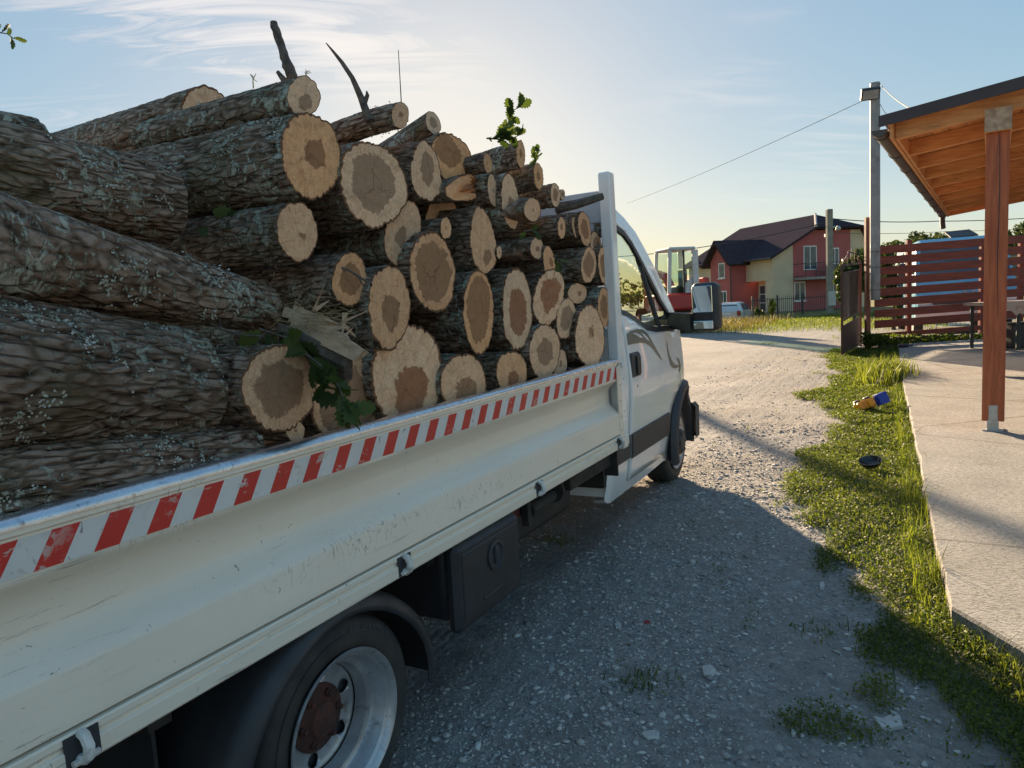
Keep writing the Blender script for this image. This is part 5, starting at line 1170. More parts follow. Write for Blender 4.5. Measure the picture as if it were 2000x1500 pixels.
m = MB(); A = fz(1712, 662); B = fz(2080, 632); A[2] = B[2] = .11; d = unit(B - A); m.obox((A + B) / 2 + HF * .02, (np.linalg.norm(B - A) / 2, .10, .12), np.array([d, np.cross([0, 0, 1.], d), [0, 0, 1.]]), .02); m.build('footing', M_conc, FN)
# lamp pole strapped to the fence post
M_pole = pm('grey_pole', (.34, .34, .33), (.25, .25, .245), 5, .7, .2, .2, 60, dirt=(.20, .12, .09), dscale=3)
pb = fz(1702.5, 586); pt = fz(1703.5, 166); LPX = pb[:2] + HF[:2] * -.16
PL = empty('lamp_pole', (LPX[0], LPX[1], pb[2]), 'tall grey metal pole strapped to the fence post, carrying a floodlight', 'pole')
m = MB(); m.tube([(LPX[0], LPX[1], pb[2]), (LPX[0], LPX[1], (pb[2] + pt[2]) / 2), (LPX[0], LPX[1], pt[2])], [.112, .110, .106], 20); m.build('shaft', M_pole, PL, smooth=True, auto=50)
for z in (1.42, 1.95, 2.32):
    m = MB(); m.tube([(LPX[0] + .118 * math.cos(a), LPX[1] + .118 * math.sin(a), z) for a in np.linspace(0, 6.283, 25)], .006, 5, cap=False); m.build('strap', M_black, PL)
m = MB(); m.tube([(LPX[0], LPX[1], pt[2] - .12), tuple(np.array([LPX[0], LPX[1], pt[2] - .15]) - HF * .16 - HR * .05), tuple(np.array([LPX[0], LPX[1], pt[2] - .25]) - HF * .2 - HR * .1)], .018, 6); fl_b = m.build('lamp_bracket', M_black, PL)
fc = np.array([LPX[0], LPX[1], pt[2] - .29]) - HR * .21 - HF * .20; ux = unit(HR * .96 + np.array([0, 0, .22])); nn = unit(-HF * .75 - np.array([0, 0, .6]) - HR * .2); uy = unit(np.cross(nn, ux)); ux = np.cross(uy, nn)
m = MB(); m.obox(fc, (.20, .14, .05), np.array([ux, uy, nn]), .02); fl = m.build('floodlight', M_black, PL, bevel=.01)
m = MB(); m.obox(fc + nn * .0515, (.165, .105, .002), np.array([ux, uy, nn])); m.build('floodlight_glass', pm('lamp_glass', (.45, .46, .44), (.3, .3, .3), 8, .15, .2), fl)
def wire(label, P, sag, r=.010, name='overhead_wire'):
    P = [np.array(p, float) for p in P]; pts = []
    for a, b in zip(P[:-1], P[1:]):
        for t in np.linspace(0, 1, 14): pts.append(a + (b - a) * t - np.array([0, 0, 4 * sag * t * (1 - t)]))
    m = MB(); m.tube(pts, r, 5); o = m.build(name, M_black); tag(o, label, 'wire')
wire('thin wire running from the floodlight pole to beyond the truck cab', [np.array([LPX[0] - .09, LPX[1], pt[2] - .3]), depth_pt(1225, 397, 34)],   .1, .007)
wire('short slack cable from the pole top down to the pergola roof', [np.array([LPX[0] + .09, LPX[1], pt[2] - .02]), depth_pt(1778, 212, 11)], .05, .008)
wire('loose lead dangling from the pole down to the gutter', [np.array([LPX[0] + .11, LPX[1], pt[2] - .5]), np.array([LPX[0] + .25, LPX[1], pt[2] - .75]), depth_pt(1735, 235, 12)], .03, .006)
# gate
M_rustpaint = pm('rusty_brown_paint', (.105, .045, .030), (.06, .028, .022), 9, .7, .1, .3, 70)
M_wire = pm('woven_wire', (.14, .10, .075), (.08, .055, .045), 20, .6, .4)
g0 = ground(1645, 697); g1 = ground(1681, 678); gd = unit(g1 - g0); Lg = np.linalg.norm(g1 - g0); GT = frame(g0, gd, np.cross([0, 0, 1.], gd))
GA = empty('metal_gate', g0, 'rusty brown metal gate with woven mesh and scroll top, standing open', 'gate')
def tb(name, pts, r, mat=None, n=6, parent=None):
    m = MB(GT); m.tube(pts, r, n); return m.build(name, mat or M_rustpaint, parent or GA, smooth=True)
for x in (0, Lg): tb('upright', [(x, 0, .02), (x, 0, 2.02 + .12 * x / Lg)], .028)
tb('rail', [(0, 0, 1.98), (Lg, 0, 2.10)], .022); tb('rail', [(0, 0, 1.82), (Lg, 0, 1.94)], .018); tb('rail', [(0, 0, .78), (Lg, 0, .90)], .018); tb('rail', [(0, 0, .66), (Lg, 0, .78)], .018); tb('rail', [(0, 0, .08), (Lg, 0, .08)], .022)
m = MB(GT); m.prism([(.02, -.008, .09), (Lg - .02, -.008, .09), (Lg - .02, -.008, .78), (.02, -.008, .66)], (0, .012, 0)); m.build('lower_sheet', M_rustpaint, GA)
m = MB(GT)
nx_ = 46
for k in range(1, nx_):
    x = Lg * k / nx_; m.tube([(x, .0 + .006 * (k % 2), .78 + .12 * x / Lg), (x, -.006 + .006 * (k % 2), 1.82 + .12 * x / Lg)], .006, 4, cap=False)
for k in range(1, 42):
    z = .80 + 1.02 * k / 42; m.tube([(0, .004 * (k % 2), z), (Lg * .25, -.012, z + .03), (Lg * .5, .014, z + .06), (Lg, 0, z + .12)], .009, 4, cap=False)
m.build('woven_mesh', M_wire, GA, kind='stuff')
for k in range(5):
    x = Lg * (.12 + .19 * k); h_ = .30 * math.sin(math.pi * (k + .8) / 5.6) + .06; zb = 1.99 + .12 * x / Lg
    tb('scroll', [(x + .14 * Lg / 5 * math.cos(a) * (1 if a < 4 else .6), 0, zb + h_ * .5 * (1 - math.cos(a * .5) * 1)) for a in np.linspace(0, 5.6, 14)], .010, None, 5)
tb('top_arch', [(0, 0, 2.0)] + [(Lg * t, 0, 2.0 + .12 * t + .26 * math.sin(math.pi * t)) for t in np.linspace(.05, .95, 10)] + [(Lg, 0, 2.12)], .012)

# ------------------------------------------------------------------ things on the slab and verge
TBL = empty('table', ground(1992, 690, SZ), 'outdoor table covered with a blotched pale cloth near the slat fence', 'table')
c = ground(1988, 683, SZ); TT = frame(c * [1, 1, 0], HR, HF)
M_cloth = pm('blotched_cloth', (.52, .44, .38), (.33, .16, .12), 5, .85, 0, .3, 30, lo=.36, hi=.5)
for x, y in ((0, 0), (1.5, 0), (-.35, .85), (1.5, .85)):
    m = MB(TT); m.tube([(x, y, SZ), (x, y, 1.0)], .035, 8); m.build('leg', pm('dark_green_leg', (.02, .035, .032), (.03, .04, .035), 9, .6), TBL, smooth=True)
m = MB(TT); m.box((-.45, -.1, 1.0), (1.7, 1.0, 1.05), .01); m.build('table_top', M_cloth, TBL)
rows = []
for k, x in enumerate(np.linspace(-.55, 1.75, 30)):
    rows.append([(x, -.13 + .02 * math.sin(k * 1.7), 1.06 - a * (.22 + .06 * math.sin(k * .8) + .03 * math.sin(k * 2.3))) if a > 0 else (x, .9, 1.062) for a in (-1, 0.0, .5, 1.)])
    rows[-1] = [(x, .95, 1.062), (x, -.12, 1.062), (x, -.15 + .02 * math.sin(k * 1.7), .96), (x, -.14 + .03 * math.sin(k * 1.1), .86 + .06 * math.sin(k * .8) + .04 * math.sin(k * 2.3))]
m = MB(TT); m.loft(rows); o = m.build('table_cloth', M_cloth, None, smooth=True); tag(o, 'pale blotched cloth hanging over the front of the outdoor table', 'cloth')
m = MB(TT); m.box((.1, .3, .12), (.7, .8, .62), .03); o = m.build('dark_crate', M_black); tag(o, 'dark crate standing under the cloth-covered table', 'crate')
P0 = fz(1905, 560) - HF * .5; P1 = fz(1892, 655) - HF * .6; P1[2] = SZ + .01
m = MB(); m.tube([P0, (P0 + P1) / 2, P1], [.03, .028, .03], 8); m.obox(P0 * .8 + P1 * .2, (.05, .03, .2), np.array([HR, HF, [0, 0, 1.]]), .02); o = m.build('garden_tool', M_black, None); tag(o, 'dark long-handled tool leaning on the slat fence beside the front post', 'tool')
# bottle lying on the slab edge
c = ground(1768, 679, SZ); dv_ = unit(HR + HF * .1)
BT = empty('bottle', c, 'dark drinks bottle lying on the far edge of the slab', 'bottle')
m = MB(); m.lathe([(0, .0), (.002, .036), (.03, .042), (.16, .042), (.20, .030), (.24, .016), (.27, .014)], c - dv_ * .13 + [0, 0, .043], dv_, 16, cap=True); m.build('body', pm('dark_glass', (.025, .015, .03), (.03, .02, .03), 9, .15), BT, smooth=True)
m = MB(); m.lathe([(.27, .017), (.30, .017)], c - dv_ * .13 + [0, 0, .043], dv_, 12, cap=True); m.build('cap', pm('violet_cap', (.08, .05, .14), (.06, .04, .1), 9, .4), BT)
# toy tipper lying on its side
c = ground(1697, 803); c[2] = float(gz(c[0], c[1])) + .03
TY = empty('toy_truck', c, 'yellow toy tipper with a blue skip lying on its side in the grass', 'toy')
M_yel = pm('yellow_plastic', (.75, .33, .01), (.68, .28, .008), 9, .35); M_blu = pm('blue_plastic', (.012, .05, .42), (.01, .04, .34), 9, .35)
q = math.radians(18); TX = unit(HR * math.cos(q) + np.array([0, 0, math.sin(q)])); TZ = unit(-HF * .9 + np.array([0, 0, .25])); TZ = unit(TZ - TX * (TZ @ TX)); TYv = np.cross(TZ, TX)
def TYF(V): V = np.asarray(V) * 1.15; return c + np.array([0, 0, .075]) + V[:, :1] * TX + V[:, 1:2] * TYv + V[:, 2:3] * TZ
m = MB(TYF); m.box((-.15, -.05, -.03), (.06, .05, .02), .012); m.box((-.14, -.045, .02), (-.07, .045, .07), .015); m.box((-.02, -.045, .015), (.05, .045, .045), .01); m.build('chassis', M_yel, TY)
m = MB(TYF); m.prism([(.065, -.06, .0), (.16, -.06, -.03), (.19, -.06, .06), (.08, -.06, .085)], (0, .12, 0)); m.build('skip', M_blu, TY, bevel=.006)
for x in (-.10, .01):
    for y in (-.055, .055):
        m = MB(TYF); m.lathe([(-.014, .028), (-.01, .034), (.01, .034), (.014, .028)], (x, y, -.032), (0, 1, 0), 16, cap=True); m.build('wheel', M_black, TY, smooth=True, auto=40)
# plastic saucer tipped in the grass
c = ground(1701, 922); c[2] = float(gz(c[0], c[1])) + .055
ax_ = unit(np.array([0, 0, 1.]) - HF * .18 - HR * .22)
m = MB(); m.lathe([(0, .0), (0, .058), (.018, .078), (.045, .086), (.050, .089), (.050, .083), (.045, .080), (.020, .071), (.006, .055), (.005, 0)], c, ax_, 36); o = m.build('plant_saucer', pm('black_shiny_plastic', (.016, .016, .018), (.025, .025, .027), 9, .22), None, smooth=True, auto=50); tag(o, 'black plastic plant saucer tipped over in the grass', 'saucer')
# red cap ring and flat stone and odd bigger stones
c = ground(1264, 1217); c[2] = float(gz(c[0], c[1])) + .006
m = MB(); m.tube([c + .011 * (math.cos(a) * np.array([1, 0, .15]) + math.sin(a) * np.array([0, 1, 0])) for a in np.linspace(0, 6.283, 19)], .0035, 6, cap=False); o = m.build('plastic_ring', pm('red_plastic', (.45, .03, .03), (.35, .02, .02), 9, .4), None, smooth=True); tag(o, 'small red plastic ring lying on the gravel', 'ring')
def flat_stone(label, px, pts, th, seed, name='stone'):
    r = np.random.default_rng(seed); P = np.array([ground(*p) for p in pts]); z = float(gz(P[:, 0].mean(), P[:, 1].mean())); cc = P.mean(0); n = len(P); V = []
    for k, (s_, h) in enumerate(((.9, -.01), (1.0, th * .45), (.93, th * .9), (.6, th), (.25, th * 1.04))): V.append(np.c_[cc[:2] + (P[:, :2] - cc[:2]) * s_ + r.normal(size=(n, 2)) * .0015, np.full(n, z + h) + r.normal(size=n) * .0018])
    m = MB(); m.loft(V, close=True); m.F.append(tuple(range(4 * n, 5 * n))); o = m.build(name, M_stone, None, smooth=True, auto=28); o.data.attributes.new('rnd', 'FLOAT', 'POINT').data.foreach_set('value', np.full(len(o.data.vertices), .80, np.float32)); tag(o, label, 'stone')
flat_stone('flat pale stone lying on bare soil at the edge of the grass', 0, [(1704, 1408), (1722, 1412), (1738, 1404), (1758, 1405), (1765, 1428), (1740, 1431), (1720, 1430)], .016, 1)
flat_stone('white pebble at the ragged edge of the grass verge', 0, [(1600, 1142), (1606, 1139), (1611, 1144), (1609, 1150), (1602, 1150)], .016, 2)
flat_stone('light angular stone on the gravel beyond the rear wheel', 0, [(1252, 1432), (1270, 1426), (1288, 1430), (1286, 1440), (1265, 1443)], .010, 3)
flat_stone('small rounded stone by the low grass patch', 0, [(1545, 1434), (1551, 1431), (1556, 1435), (1554, 1440), (1547, 1440)], .012, 4)
flat_stone('bluish stone half sunk in the gravel', 0, [(1372, 1305), (1388, 1302), (1400, 1310), (1392, 1322), (1374, 1320)], .010, 5)
flat_stone('tan chip of stone near the red plastic ring', 0, [(1200, 1222), (1207, 1217), (1213, 1222), (1210, 1230), (1203, 1230)], .010, 6)
# ------------------------------------------------------------------ house across the road
def solve_px(P0, d, px):
    """distance along d from P0 at which the picture column px is reached"""
    n = CR - (px - 1000) / FPX * CF
    return float(((CO - P0) @ n) / (np.asarray(d) @ n))
M_red = pm('red_render', (.42, .12, .115), (.36, .10, .095), 1.2, .9, 0, .2, 40)
M_cream = pm('cream_render', (.62, .52, .36), (.54, .45, .31), 1.0, .9, 0, .2, 40)
M_wht = pm('white_upvc', (.75, .75, .73), (.68, .68, .66), 4, .4)
M_pane = pm('dark_pane', (.05, .07, .085), (.09, .115, .13), 1.5, .06, 0, 0, rvar=.02)
def mat_roof():
    m, nd, ln, b, out = nodes_of('roof_tiles'); co = objco(nd)
    ln.new(mixc(nd, ln, noise(nd, ln, co, 2, 5), (.050, .042, .055), (.075, .063, .077)), b.inputs['Base Color']); b.inputs['Roughness'].default_value = .9; b.inputs['Specular IOR Level'].default_value = .0
    sp = nd.new('ShaderNodeSeparateXYZ'); ln.new(co, sp.inputs[0])
    rows_ = math_(nd, ln, 'FRACT', math_(nd, ln, 'MULTIPLY', sp.outputs[2], 4.2)); wv = math_(nd, ln, 'SINE', math_(nd, ln, 'MULTIPLY', math_(nd, ln, 'SUBTRACT', sp.outputs[1], math_(nd, ln, 'MULTIPLY', sp.outputs[0], .25)), 26.))
    bump(nd, ln, b, math_(nd, ln, 'ADD', rows_, math_(nd, ln, 'MULTIPLY', wv, .35)), 1.0, .10)
    return m
M_tile = mat_roof()
C0 = depth_pt(1510, 612, 51.); C0[2] = 0
aD = unit(-.34 * HR + .94 * HF); bD = np.array([aD[1], -aD[0], 0])
HT = frame(C0, bD, aD)           # local (b right, a back, z)
wB = solve_px(C0, bD, 1695); bl = solve_px(C0 + [0, 0, 5.6], bD, 1583); br_ = solve_px(C0 + [0, 0, 5.6], bD, 1680); b55 = solve_px(C0, bD, 1550); b66 = solve_px(C0 + [0, 0, 4], bD, 1661)
a1 = solve_px(C0 + [0, 0, 3], aD, 1457); Pw = C0 + aD * a1; p27 = solve_px(Pw + [0, 0, 2], -bD, 1427); Pg = Pw - bD * p27; a2 = solve_px(Pg + [0, 0, 2], aD, 1389)
ze, zc, zrdg, Lm = 4.05, 5.8, 7.0, a1 + a2 + 5.0
HS = empty('house', C0 + bD * wB / 2 + aD * 3, 'two-storey red and cream house with a dark tiled roof across the road', 'house')
def wallp(poly, d, mat, name='wall'): m = MB(HT); m.prism(poly, d); return m.build(name, mat, HS)
# gable wall in three colour bands: cream, red, cream
def topz(b): return ze + (zc - ze) * min(1, b / bl) if b < bl else (zc if b < br_ else zc - (zc - 4.6) * (b - br_) / max(.01, wB - br_))
for b0, b1, mt in ((0, b55, M_cream), (b55, b66, M_red), (b66, wB, M_cream)):
    bs = sorted(set([b0, b1] + [q for q in (bl, br_) if b0 < q < b1])); wallp([(b0, 0, 0), (b1, 0, 0)] + [(q, 0, topz(q)) for q in bs[::-1]], (0, .3, 0), mt)
# long side wall: cream overhanging upper storey, recessed entrance, red wing
wallp([(0.01, .301, 2.35), (.01, a1, 2.35), (.01, a1, ze), (.01, .301, ze)], (.3, 0, 0), M_cream)
bE = 1.1
wallp([(0.01, .302, 0), (.01, .75, 0), (.01, .75, 2.345), (.01, .302, 2.345)], (.3, 0, 0), M_cream)
wallp([(bE, .752, 0), (bE, a1, 0), (bE, a1, 2.345), (bE, .752, 2.345)], (.2, 0, 0), M_cream)
wallp([(-p27, a1, 0), (bE + .3, a1, 0), (bE + .3, a1, 4.2), (-p27, a1, 4.2)], (0, .3, 0), M_red)
am = a1 + a2 / 2; za = 5.45
wallp([(-p27, a1 + .302, 0), (-p27, a1 + a2, 0), (-p27, a1 + a2, 4.15), (-p27, am, za - .15), (-p27, a1 + .302, 4.15)], (.3, 0, 0), M_red)
wallp([(-.0, a1 + a2 + .01, 0), (-.0, Lm, 0), (-.0, Lm, ze), (-.0, a1 + a2 + .01, ze)], (.3, 0, 0), M_cream)
wallp([(.3, Lm - .3, 0), (wB, Lm - .3, 0), (wB, Lm - .3, 4.6), (.3, Lm - .3, 4.6)], (0, .3, 0), M_cream)
wallp([(wB - .3, .31, 0), (wB - .3, Lm - .31, 0), (wB - .3, Lm - .31, 4.5), (wB - .3, .31, 4.5)], (.3, 0, 0), M_cream)
def slabp(poly, th=.16, name='roof', mat=None, parent=None):
    P = HT(np.array(poly, float)); n = unit(np.cross(P[1] - P[0], P[2] - P[0])); n = n if n[2] > 0 else -n
    m = MB(); m.prism(P, -n * th); return m.build(name, mat or M_tile, parent or HS)
bm_ = (bl + br_) / 2; ov = .55; sl = (zc - ze) / bl
rz = zc + (bm_ - bl) * sl; hip = 2.0
slabp([(-ov, -ov, ze - ov * sl + .2), (bl, -ov, zc + .2), (bm_, hip, rz + .2), (bm_, Lm + ov, rz + .2), (-ov, Lm + ov, ze - ov * sl + .2)])
slabp([(wB + ov, -ov, zc - (wB + ov - br_) * sl + .2), (br_, -ov, zc + .2), (bm_, hip, rz + .2), (bm_, Lm + ov, rz + .2), (wB + ov, Lm + ov, zc - (wB + ov - br_) * sl + .2)])
hp = slabp([(bl, -ov - .01, zc + .203), (br_, -ov - .01, zc + .203), (bm_, hip, rz + .203)])
m = MB(HT); m.tube([(bl, -ov, zc + .24), (bm_, hip, rz + .24)], .10, 6); m.build('hip_flashing', pm('pale_flashing', (.45, .38, .34), (.36, .3, .27), 6, .5), hp)
ws = (za - 4.15) / (a2 / 2)
slabp([(-p27 - ov, a1 - ov, 4.15 - ov * ws + .15), (-p27 - ov, am, za + .15), (2.8, am, za + .15), (1.0, a1 - ov, 4.15 - ov * ws + .15)])
slabp([(-p27 - ov, a1 + a2 + ov, 4.15 - ov * ws + .15), (-p27 - ov, am, za + .15), (2.8, am, za + .15), (1.0, a1 + a2 + ov, 4.15 - ov * ws + .15)])
m = MB(HT); m.tube([(-ov - .06, -ov, ze - ov * sl + .1), (-ov - .06, a1 - ov, ze - ov * sl + .1)], .07, 8); m.tube([(-p27 - .06, a1 - .08, 4.0), (-p27 - .06, a1 - .08, .1)], .05, 8); m.build('rain_pipe', M_gutter, HS)
def window(face, u, z, w, h, door=False):
    """face 'g': gable wall (u along b); 'w': wing gable (u along a); 's': entrance wall"""
    if face == 'g': P = lambda x, d, zz: (x, -d, zz)
    elif face == 'w': P = lambda x, d, zz: (-p27 - d, x, zz)
    else: P = lambda x, d, zz: (bE - d, x, zz)
    def bx_(n, x0, x1, z0, z1, d0, d1, mat, par):
        m = MB(HT); a, b = P(x0, d0, z0), P(x1, d1, z1); m.box(a, b); return m.build(n, mat, par)
    f = bx_('door' if door else 'window', u - w / 2, u + w / 2, z, z + h, -.02, .03, M_wht, HS)
    nn_ = 1 if w < .8 else 2
    for k in range(nn_):
        x0 = u - w / 2 + .07 + k * (w - .07) / nn_; x1 = x0 + (w - .07) / nn_ - .07
        for q in range(3 if door and face == 's' else 1):
            zz0 = z + .08 + q * (h - .1) / (3 if door and face == 's' else 1); zz1 = zz0 + (h - .16) / (3 if door and face == 's' else 1) - (.06 if door and face == 's' else 0)
            bx_('pane', x0, x1, zz0, zz1, .0305, .034, M_pane, f)
    if not door: bx_('sill', u - w / 2 - .08, u + w / 2 + .08, z - .06, z, .0, .12, M_wht, f)
gb = lambda px, z: solve_px(C0 + [0, 0, z], bD, px)
window('g', gb(1582, 3.6), 2.95, 1.2, 1.75, True); window('g', gb(1630, 3.8), 3.3, .8, 1.2)
window('g', gb(1562, 1.2), .75, 1.0, 1.4); window('g', gb(1636, 1.2), .8, .9, 1.3)
window('w', a1 + a2 * .42, 2.75, .75, 1.15); window('w', a1 + a2 * .36, .55, .8, 1.25)
window('s', (0.75 + a1) / 2 + .25, .05, 1.3, 2.05, True)
# balcony
b0, b1 = gb(1550, 2.4), gb(1668, 2.4)
m = MB(HT); m.box((b0, -1.2, 2.25), (b1, -.002, 2.42)); BL = m.build('balcony_slab', M_conc, HS)
for k, b in enumerate(np.linspace(b0 + .05, b1 - .05, 7)):
    m = MB(HT); m.box((b - .02, -1.18, 2.42), (b + .02, -1.14, 3.38)); m.build('baluster', M_black, BL)
    if k < 6:
        m = MB(HT); b2 = b + (b1 - b0 - .1) / 6; m.box((b + .03, -1.17, 2.55), (b2 - .03, -1.15, 3.28)) if k > 1 else m.box((b + .03, -1.165, 2.9), (b2 - .03, -1.155, 2.93)); m.build('railing_panel', pm('smoked_panel', (.10, .11, .12), (.07, .075, .08), 3, .3), BL)
m = MB(HT); m.box((b0, -1.19, 3.38), (b1, -1.13, 3.43)); m.box((b0, -1.18, 2.5), (b0 + .04, -.01, 2.54)); m.box((b0, -1.18, 3.38), (b0 + .04, -.01, 3.42)); m.build('handrail', M_black, BL)
# picket fence of the house
PF0, PF1 = ground(1470, 617), ground(1660, 606); PF0 = depth_pt(1470, 617, 47); PF1 = depth_pt(1665, 607, 47); PF0[2] = PF1[2] = -.05; d = unit(PF1 - PF0); Lp = np.linalg.norm(PF1 - PF0); FT = frame(PF0, d, np.cross([0, 0, 1.], d))
PF = empty('picket_fence', PF0, 'low dark metal picket fence in front of the red and cream house', 'fence')
for x in np.linspace(0, Lp, 5): m = MB(FT); m.box((x - .05, -.05, 0), (x + .05, .05, 1.35)); m.build('post', M_black, PF)
m = MB(FT)
for x in np.arange(.1, Lp, .13): m.box((x - .012, -.012, .1), (x + .012, .012, 1.22 + .05 * math.sin(x * 3)))
m.build('picket_panel', M_black, PF, kind='stuff')
for z in (.2, 1.05): m = MB(FT); m.box((0, -.02, z), (Lp, .02, z + .04)); m.build('rail', M_black, PF)
# street pole with lamp and the wires it carries
UP = depth_pt(1621, 612, 44.); UP[2] = 0; zt = depth_pt(1621, 411, 44.)[2]
UPO = empty('utility_pole', UP, 'weathered concrete utility pole with a small street lamp, in front of the house', 'pole')
m = MB(); m.obox(UP + [0, 0, zt / 2], (.17, .15, zt / 2), np.array([HR, HF, [0, 0, 1.]]), .03); m.build('shaft', pm('old_concrete', (.27, .25, .20), (.20, .185, .15), 3, .9, 0, .3, 20), UPO)
m = MB(); q = depth_pt(1623, 446, 43.8); m.tube([q, q + HR * .25 + [0, 0, .1], q + HR * .4], .04, 6); m.lathe([(0, .03), (.05, .14), (.2, .16), (.3, .05)], q + HR * .3 + [0, 0, .02], HR - [0, 0, .3], 12, cap=True); m.build('street_lamp', M_zinc, UPO)
m = MB(); q = depth_pt(1616, 460, 43.8); m.obox(q, (.16, .1, .1), np.array([HR, HF, [0, 0, 1.]]), .02); q = depth_pt(1625, 583, 43.7); m.obox(q, (.2, .1, .45), np.array([HR, HF, [0, 0, 1.]]), .02); m.build('meter_box', M_zinc, UPO)
wire('power line running left from the utility pole past the truck cab', [depth_pt(1621, 432, 44), depth_pt(1400, 478, 50), depth_pt(1212, 501, 56), depth_pt(900, 540, 62)], .1, .028)
wire('power line running right from the utility pole behind the pergola', [depth_pt(1625, 427, 44), depth_pt(1830, 432, 46), depth_pt(2100, 418, 48)], .12, .028)
wire('fainter low line sagging behind the pergola', [depth_pt(1625, 455, 44), depth_pt(1850, 452, 60), depth_pt(2100, 440, 60)], .1, .018)

# ------------------------------------------------------------------ vehicles beyond
def vehicle_box(rows, T): m = MB(T); m.loft(rows, close=True); n = len(rows[0]); m.F.append(tuple(range(n))); m.F.append(tuple(range((len(rows) - 1) * n, len(rows) * n))); return m
# pale blue van facing the fence
VD = 20.0; vc = depth_pt(1882, 655, VD); vc[2] = 0; VT = frame(vc, unit(HR - HF * .42), unit(HF + HR * .42))
VN = empty('blue_van', vc, 'light blue van parked facing the back of the slat fence', 'van')
M_vb = pm('light_blue_paint', (.12, .36, .52), (.10, .31, .46), 3, .28, 0, 0, coat=.4); M_vw = pm('van_lower_paint', (.55, .56, .56), (.46, .46, .45), 3, .35)
def rr(w, z0, z1, y, tum=0): return [(-w, y, z0), (w, y, z0), (w, y, z1 * .55 + z0 * .45), (w - tum, y, z1 - .15), (w - tum - .15, y, z1), (-w + tum + .15, y, z1), (-w + tum, y, z1 - .15), (-w, y, z1 * .55 + z0 * .45)]
wv_ = 1.22
vehicle_box([rr(wv_ - .06, .45, 1.15, -.35), rr(wv_, .4, 1.5, -.15), rr(wv_, .4, 1.68, .0, .02), rr(wv_, .4, 2.62, .62, .1), rr(wv_, .4, 2.78, 1.0, .1), rr(wv_, .4, 2.80, 5.2, .1), rr(wv_, .45, 2.7, 5.4, .1)], VT).build('body', M_vb, VN, bevel=.03)
m = MB(VT); m.add([(-wv_ + .12, -.02, 1.62), (wv_ - .12, -.02, 1.62), (wv_ - .22, .57, 2.52), (-wv_ + .22, .57, 2.52)], [(0, 1, 2, 3)]); o = m.build('windscreen', M_pane, VN, solid=.02)
m = MB(VT); m.box((-wv_ - .02, -.42, .42), (wv_ + .02, -.2, .82), .05); m.build('bumper', M_vw, VN)
m = MB(VT); m.box((-wv_ + .4, -.375, .9), (wv_ - .4, -.345, 1.12), .01); m.build('grille', M_black, VN)
for s_ in (-1, 1):
    m = MB(VT); m.box((s_ * (wv_ - .36), -.39, .92), (s_ * (wv_ - .02), -.2, 1.16), .03); m.build('headlight', M_wht, VN)
    m = MB(VT); m.box((s_ * (wv_ + .18), -.05, 1.75), (s_ * (wv_ + .42), .08, 2.1), .04); m.tube([(s_ * wv_, .1, 1.8), (s_ * (wv_ + .25), .02, 1.85)], .025, 6); m.build('mirror', M_black, VN)
    for y in (.6, 4.3): m = MB(VT); m.lathe([(-.12, .2), (-.12, .34), (-.08, .38), (.08, .38), (.12, .34), (.12, .2)], (s_ * (wv_ - .14), y, .38), (1, 0, 0), 24, cap=True); m.build('wheel', M_rubber, VN, smooth=True, auto=40)
ec = (.06, -.372, 1.32); m = MB(VT); m.tube([(ec[0] + .14 * math.cos(a), ec[1], ec[2] + .14 * math.sin(a)) for a in np.linspace(0, 6.283, 25)], .014, 6, cap=False)
for a in (90, 210, 330): m.tube([ec, (ec[0] + .14 * math.cos(R_(a)), ec[1], ec[2] + .14 * math.sin(R_(a)))], [.016, .005], 5)
m.build('emblem', M_zinc, VN)
# excavator behind the truck cab
xd = 31.; xc = depth_pt(1324, 650, xd); xc[2] = 0; XT0 = frame(xc, unit(HR + HF * .25), unit(HF - HR * .25)); XT = lambda V: XT0(np.asarray(V, float) * 1.18)
XV = empty('excavator', xc, 'red and grey excavator with a glazed cab, parked beyond the truck', 'excavator')
M_xr = pm('faded_red_paint', (.42, .035, .03), (.33, .03, .026), 4, .5); M_xg = pm('pale_grey_cab_paint', (.50, .51, .50), (.42, .43, .42), 4, .5)
m = MB(XT); m.box((-.75, -.8, .80), (1.1, 1.2, 1.42), .08); m.box((.35, -.8, 1.42), (1.1, 1.2, 1.72), .08); m.box((.75, -.6, 1.7), (1.05, .9, 1.95), .06); XB = m.build('engine_body', M_xr, XV, bevel=.03)
for y in (-.85, .85):
    m = MB(XT); rows = [[(x, y - .2, z), (x, y + .2, z)] for x, z in [(-1.1, .38), (-.95, .66), (-.6, .74), (.6, .74), (.95, .66), (1.1, .38), (.95, .10), (.6, .02), (-.6, .02), (-.95, .10)]]; rows.append(rows[0]); m.loft(rows); m.prism([(x, y - .19, z) for x, z in [(-1.05, .38), (-.9, .6), (.9, .6), (1.05, .38), (.9, .1), (-.9, .1)]], (0, .38, 0)); m.build('track', M_under, XV)
m = MB(XT); m.lathe([(0, .5), (.2, .5)], (0, 0, .62), (0, 0, 1), 24, cap=True); m.build('slew_ring', M_under, XV)
x0, x1, y0, y1, z0, z1 = -.72, .34, -.82, .25, 1.42, 2.92
def pillar(a, b, w=.045): m = MB(XT); d_ = unit(np.array(b) - a); e_ = unit(np.cross(d_, [0.3, 1, .2])); m.obox((np.array(a) + b) / 2, (w, w, np.linalg.norm(np.array(b) - a) / 2), np.array([e_, np.cross(d_, e_), d_]), .01); return m
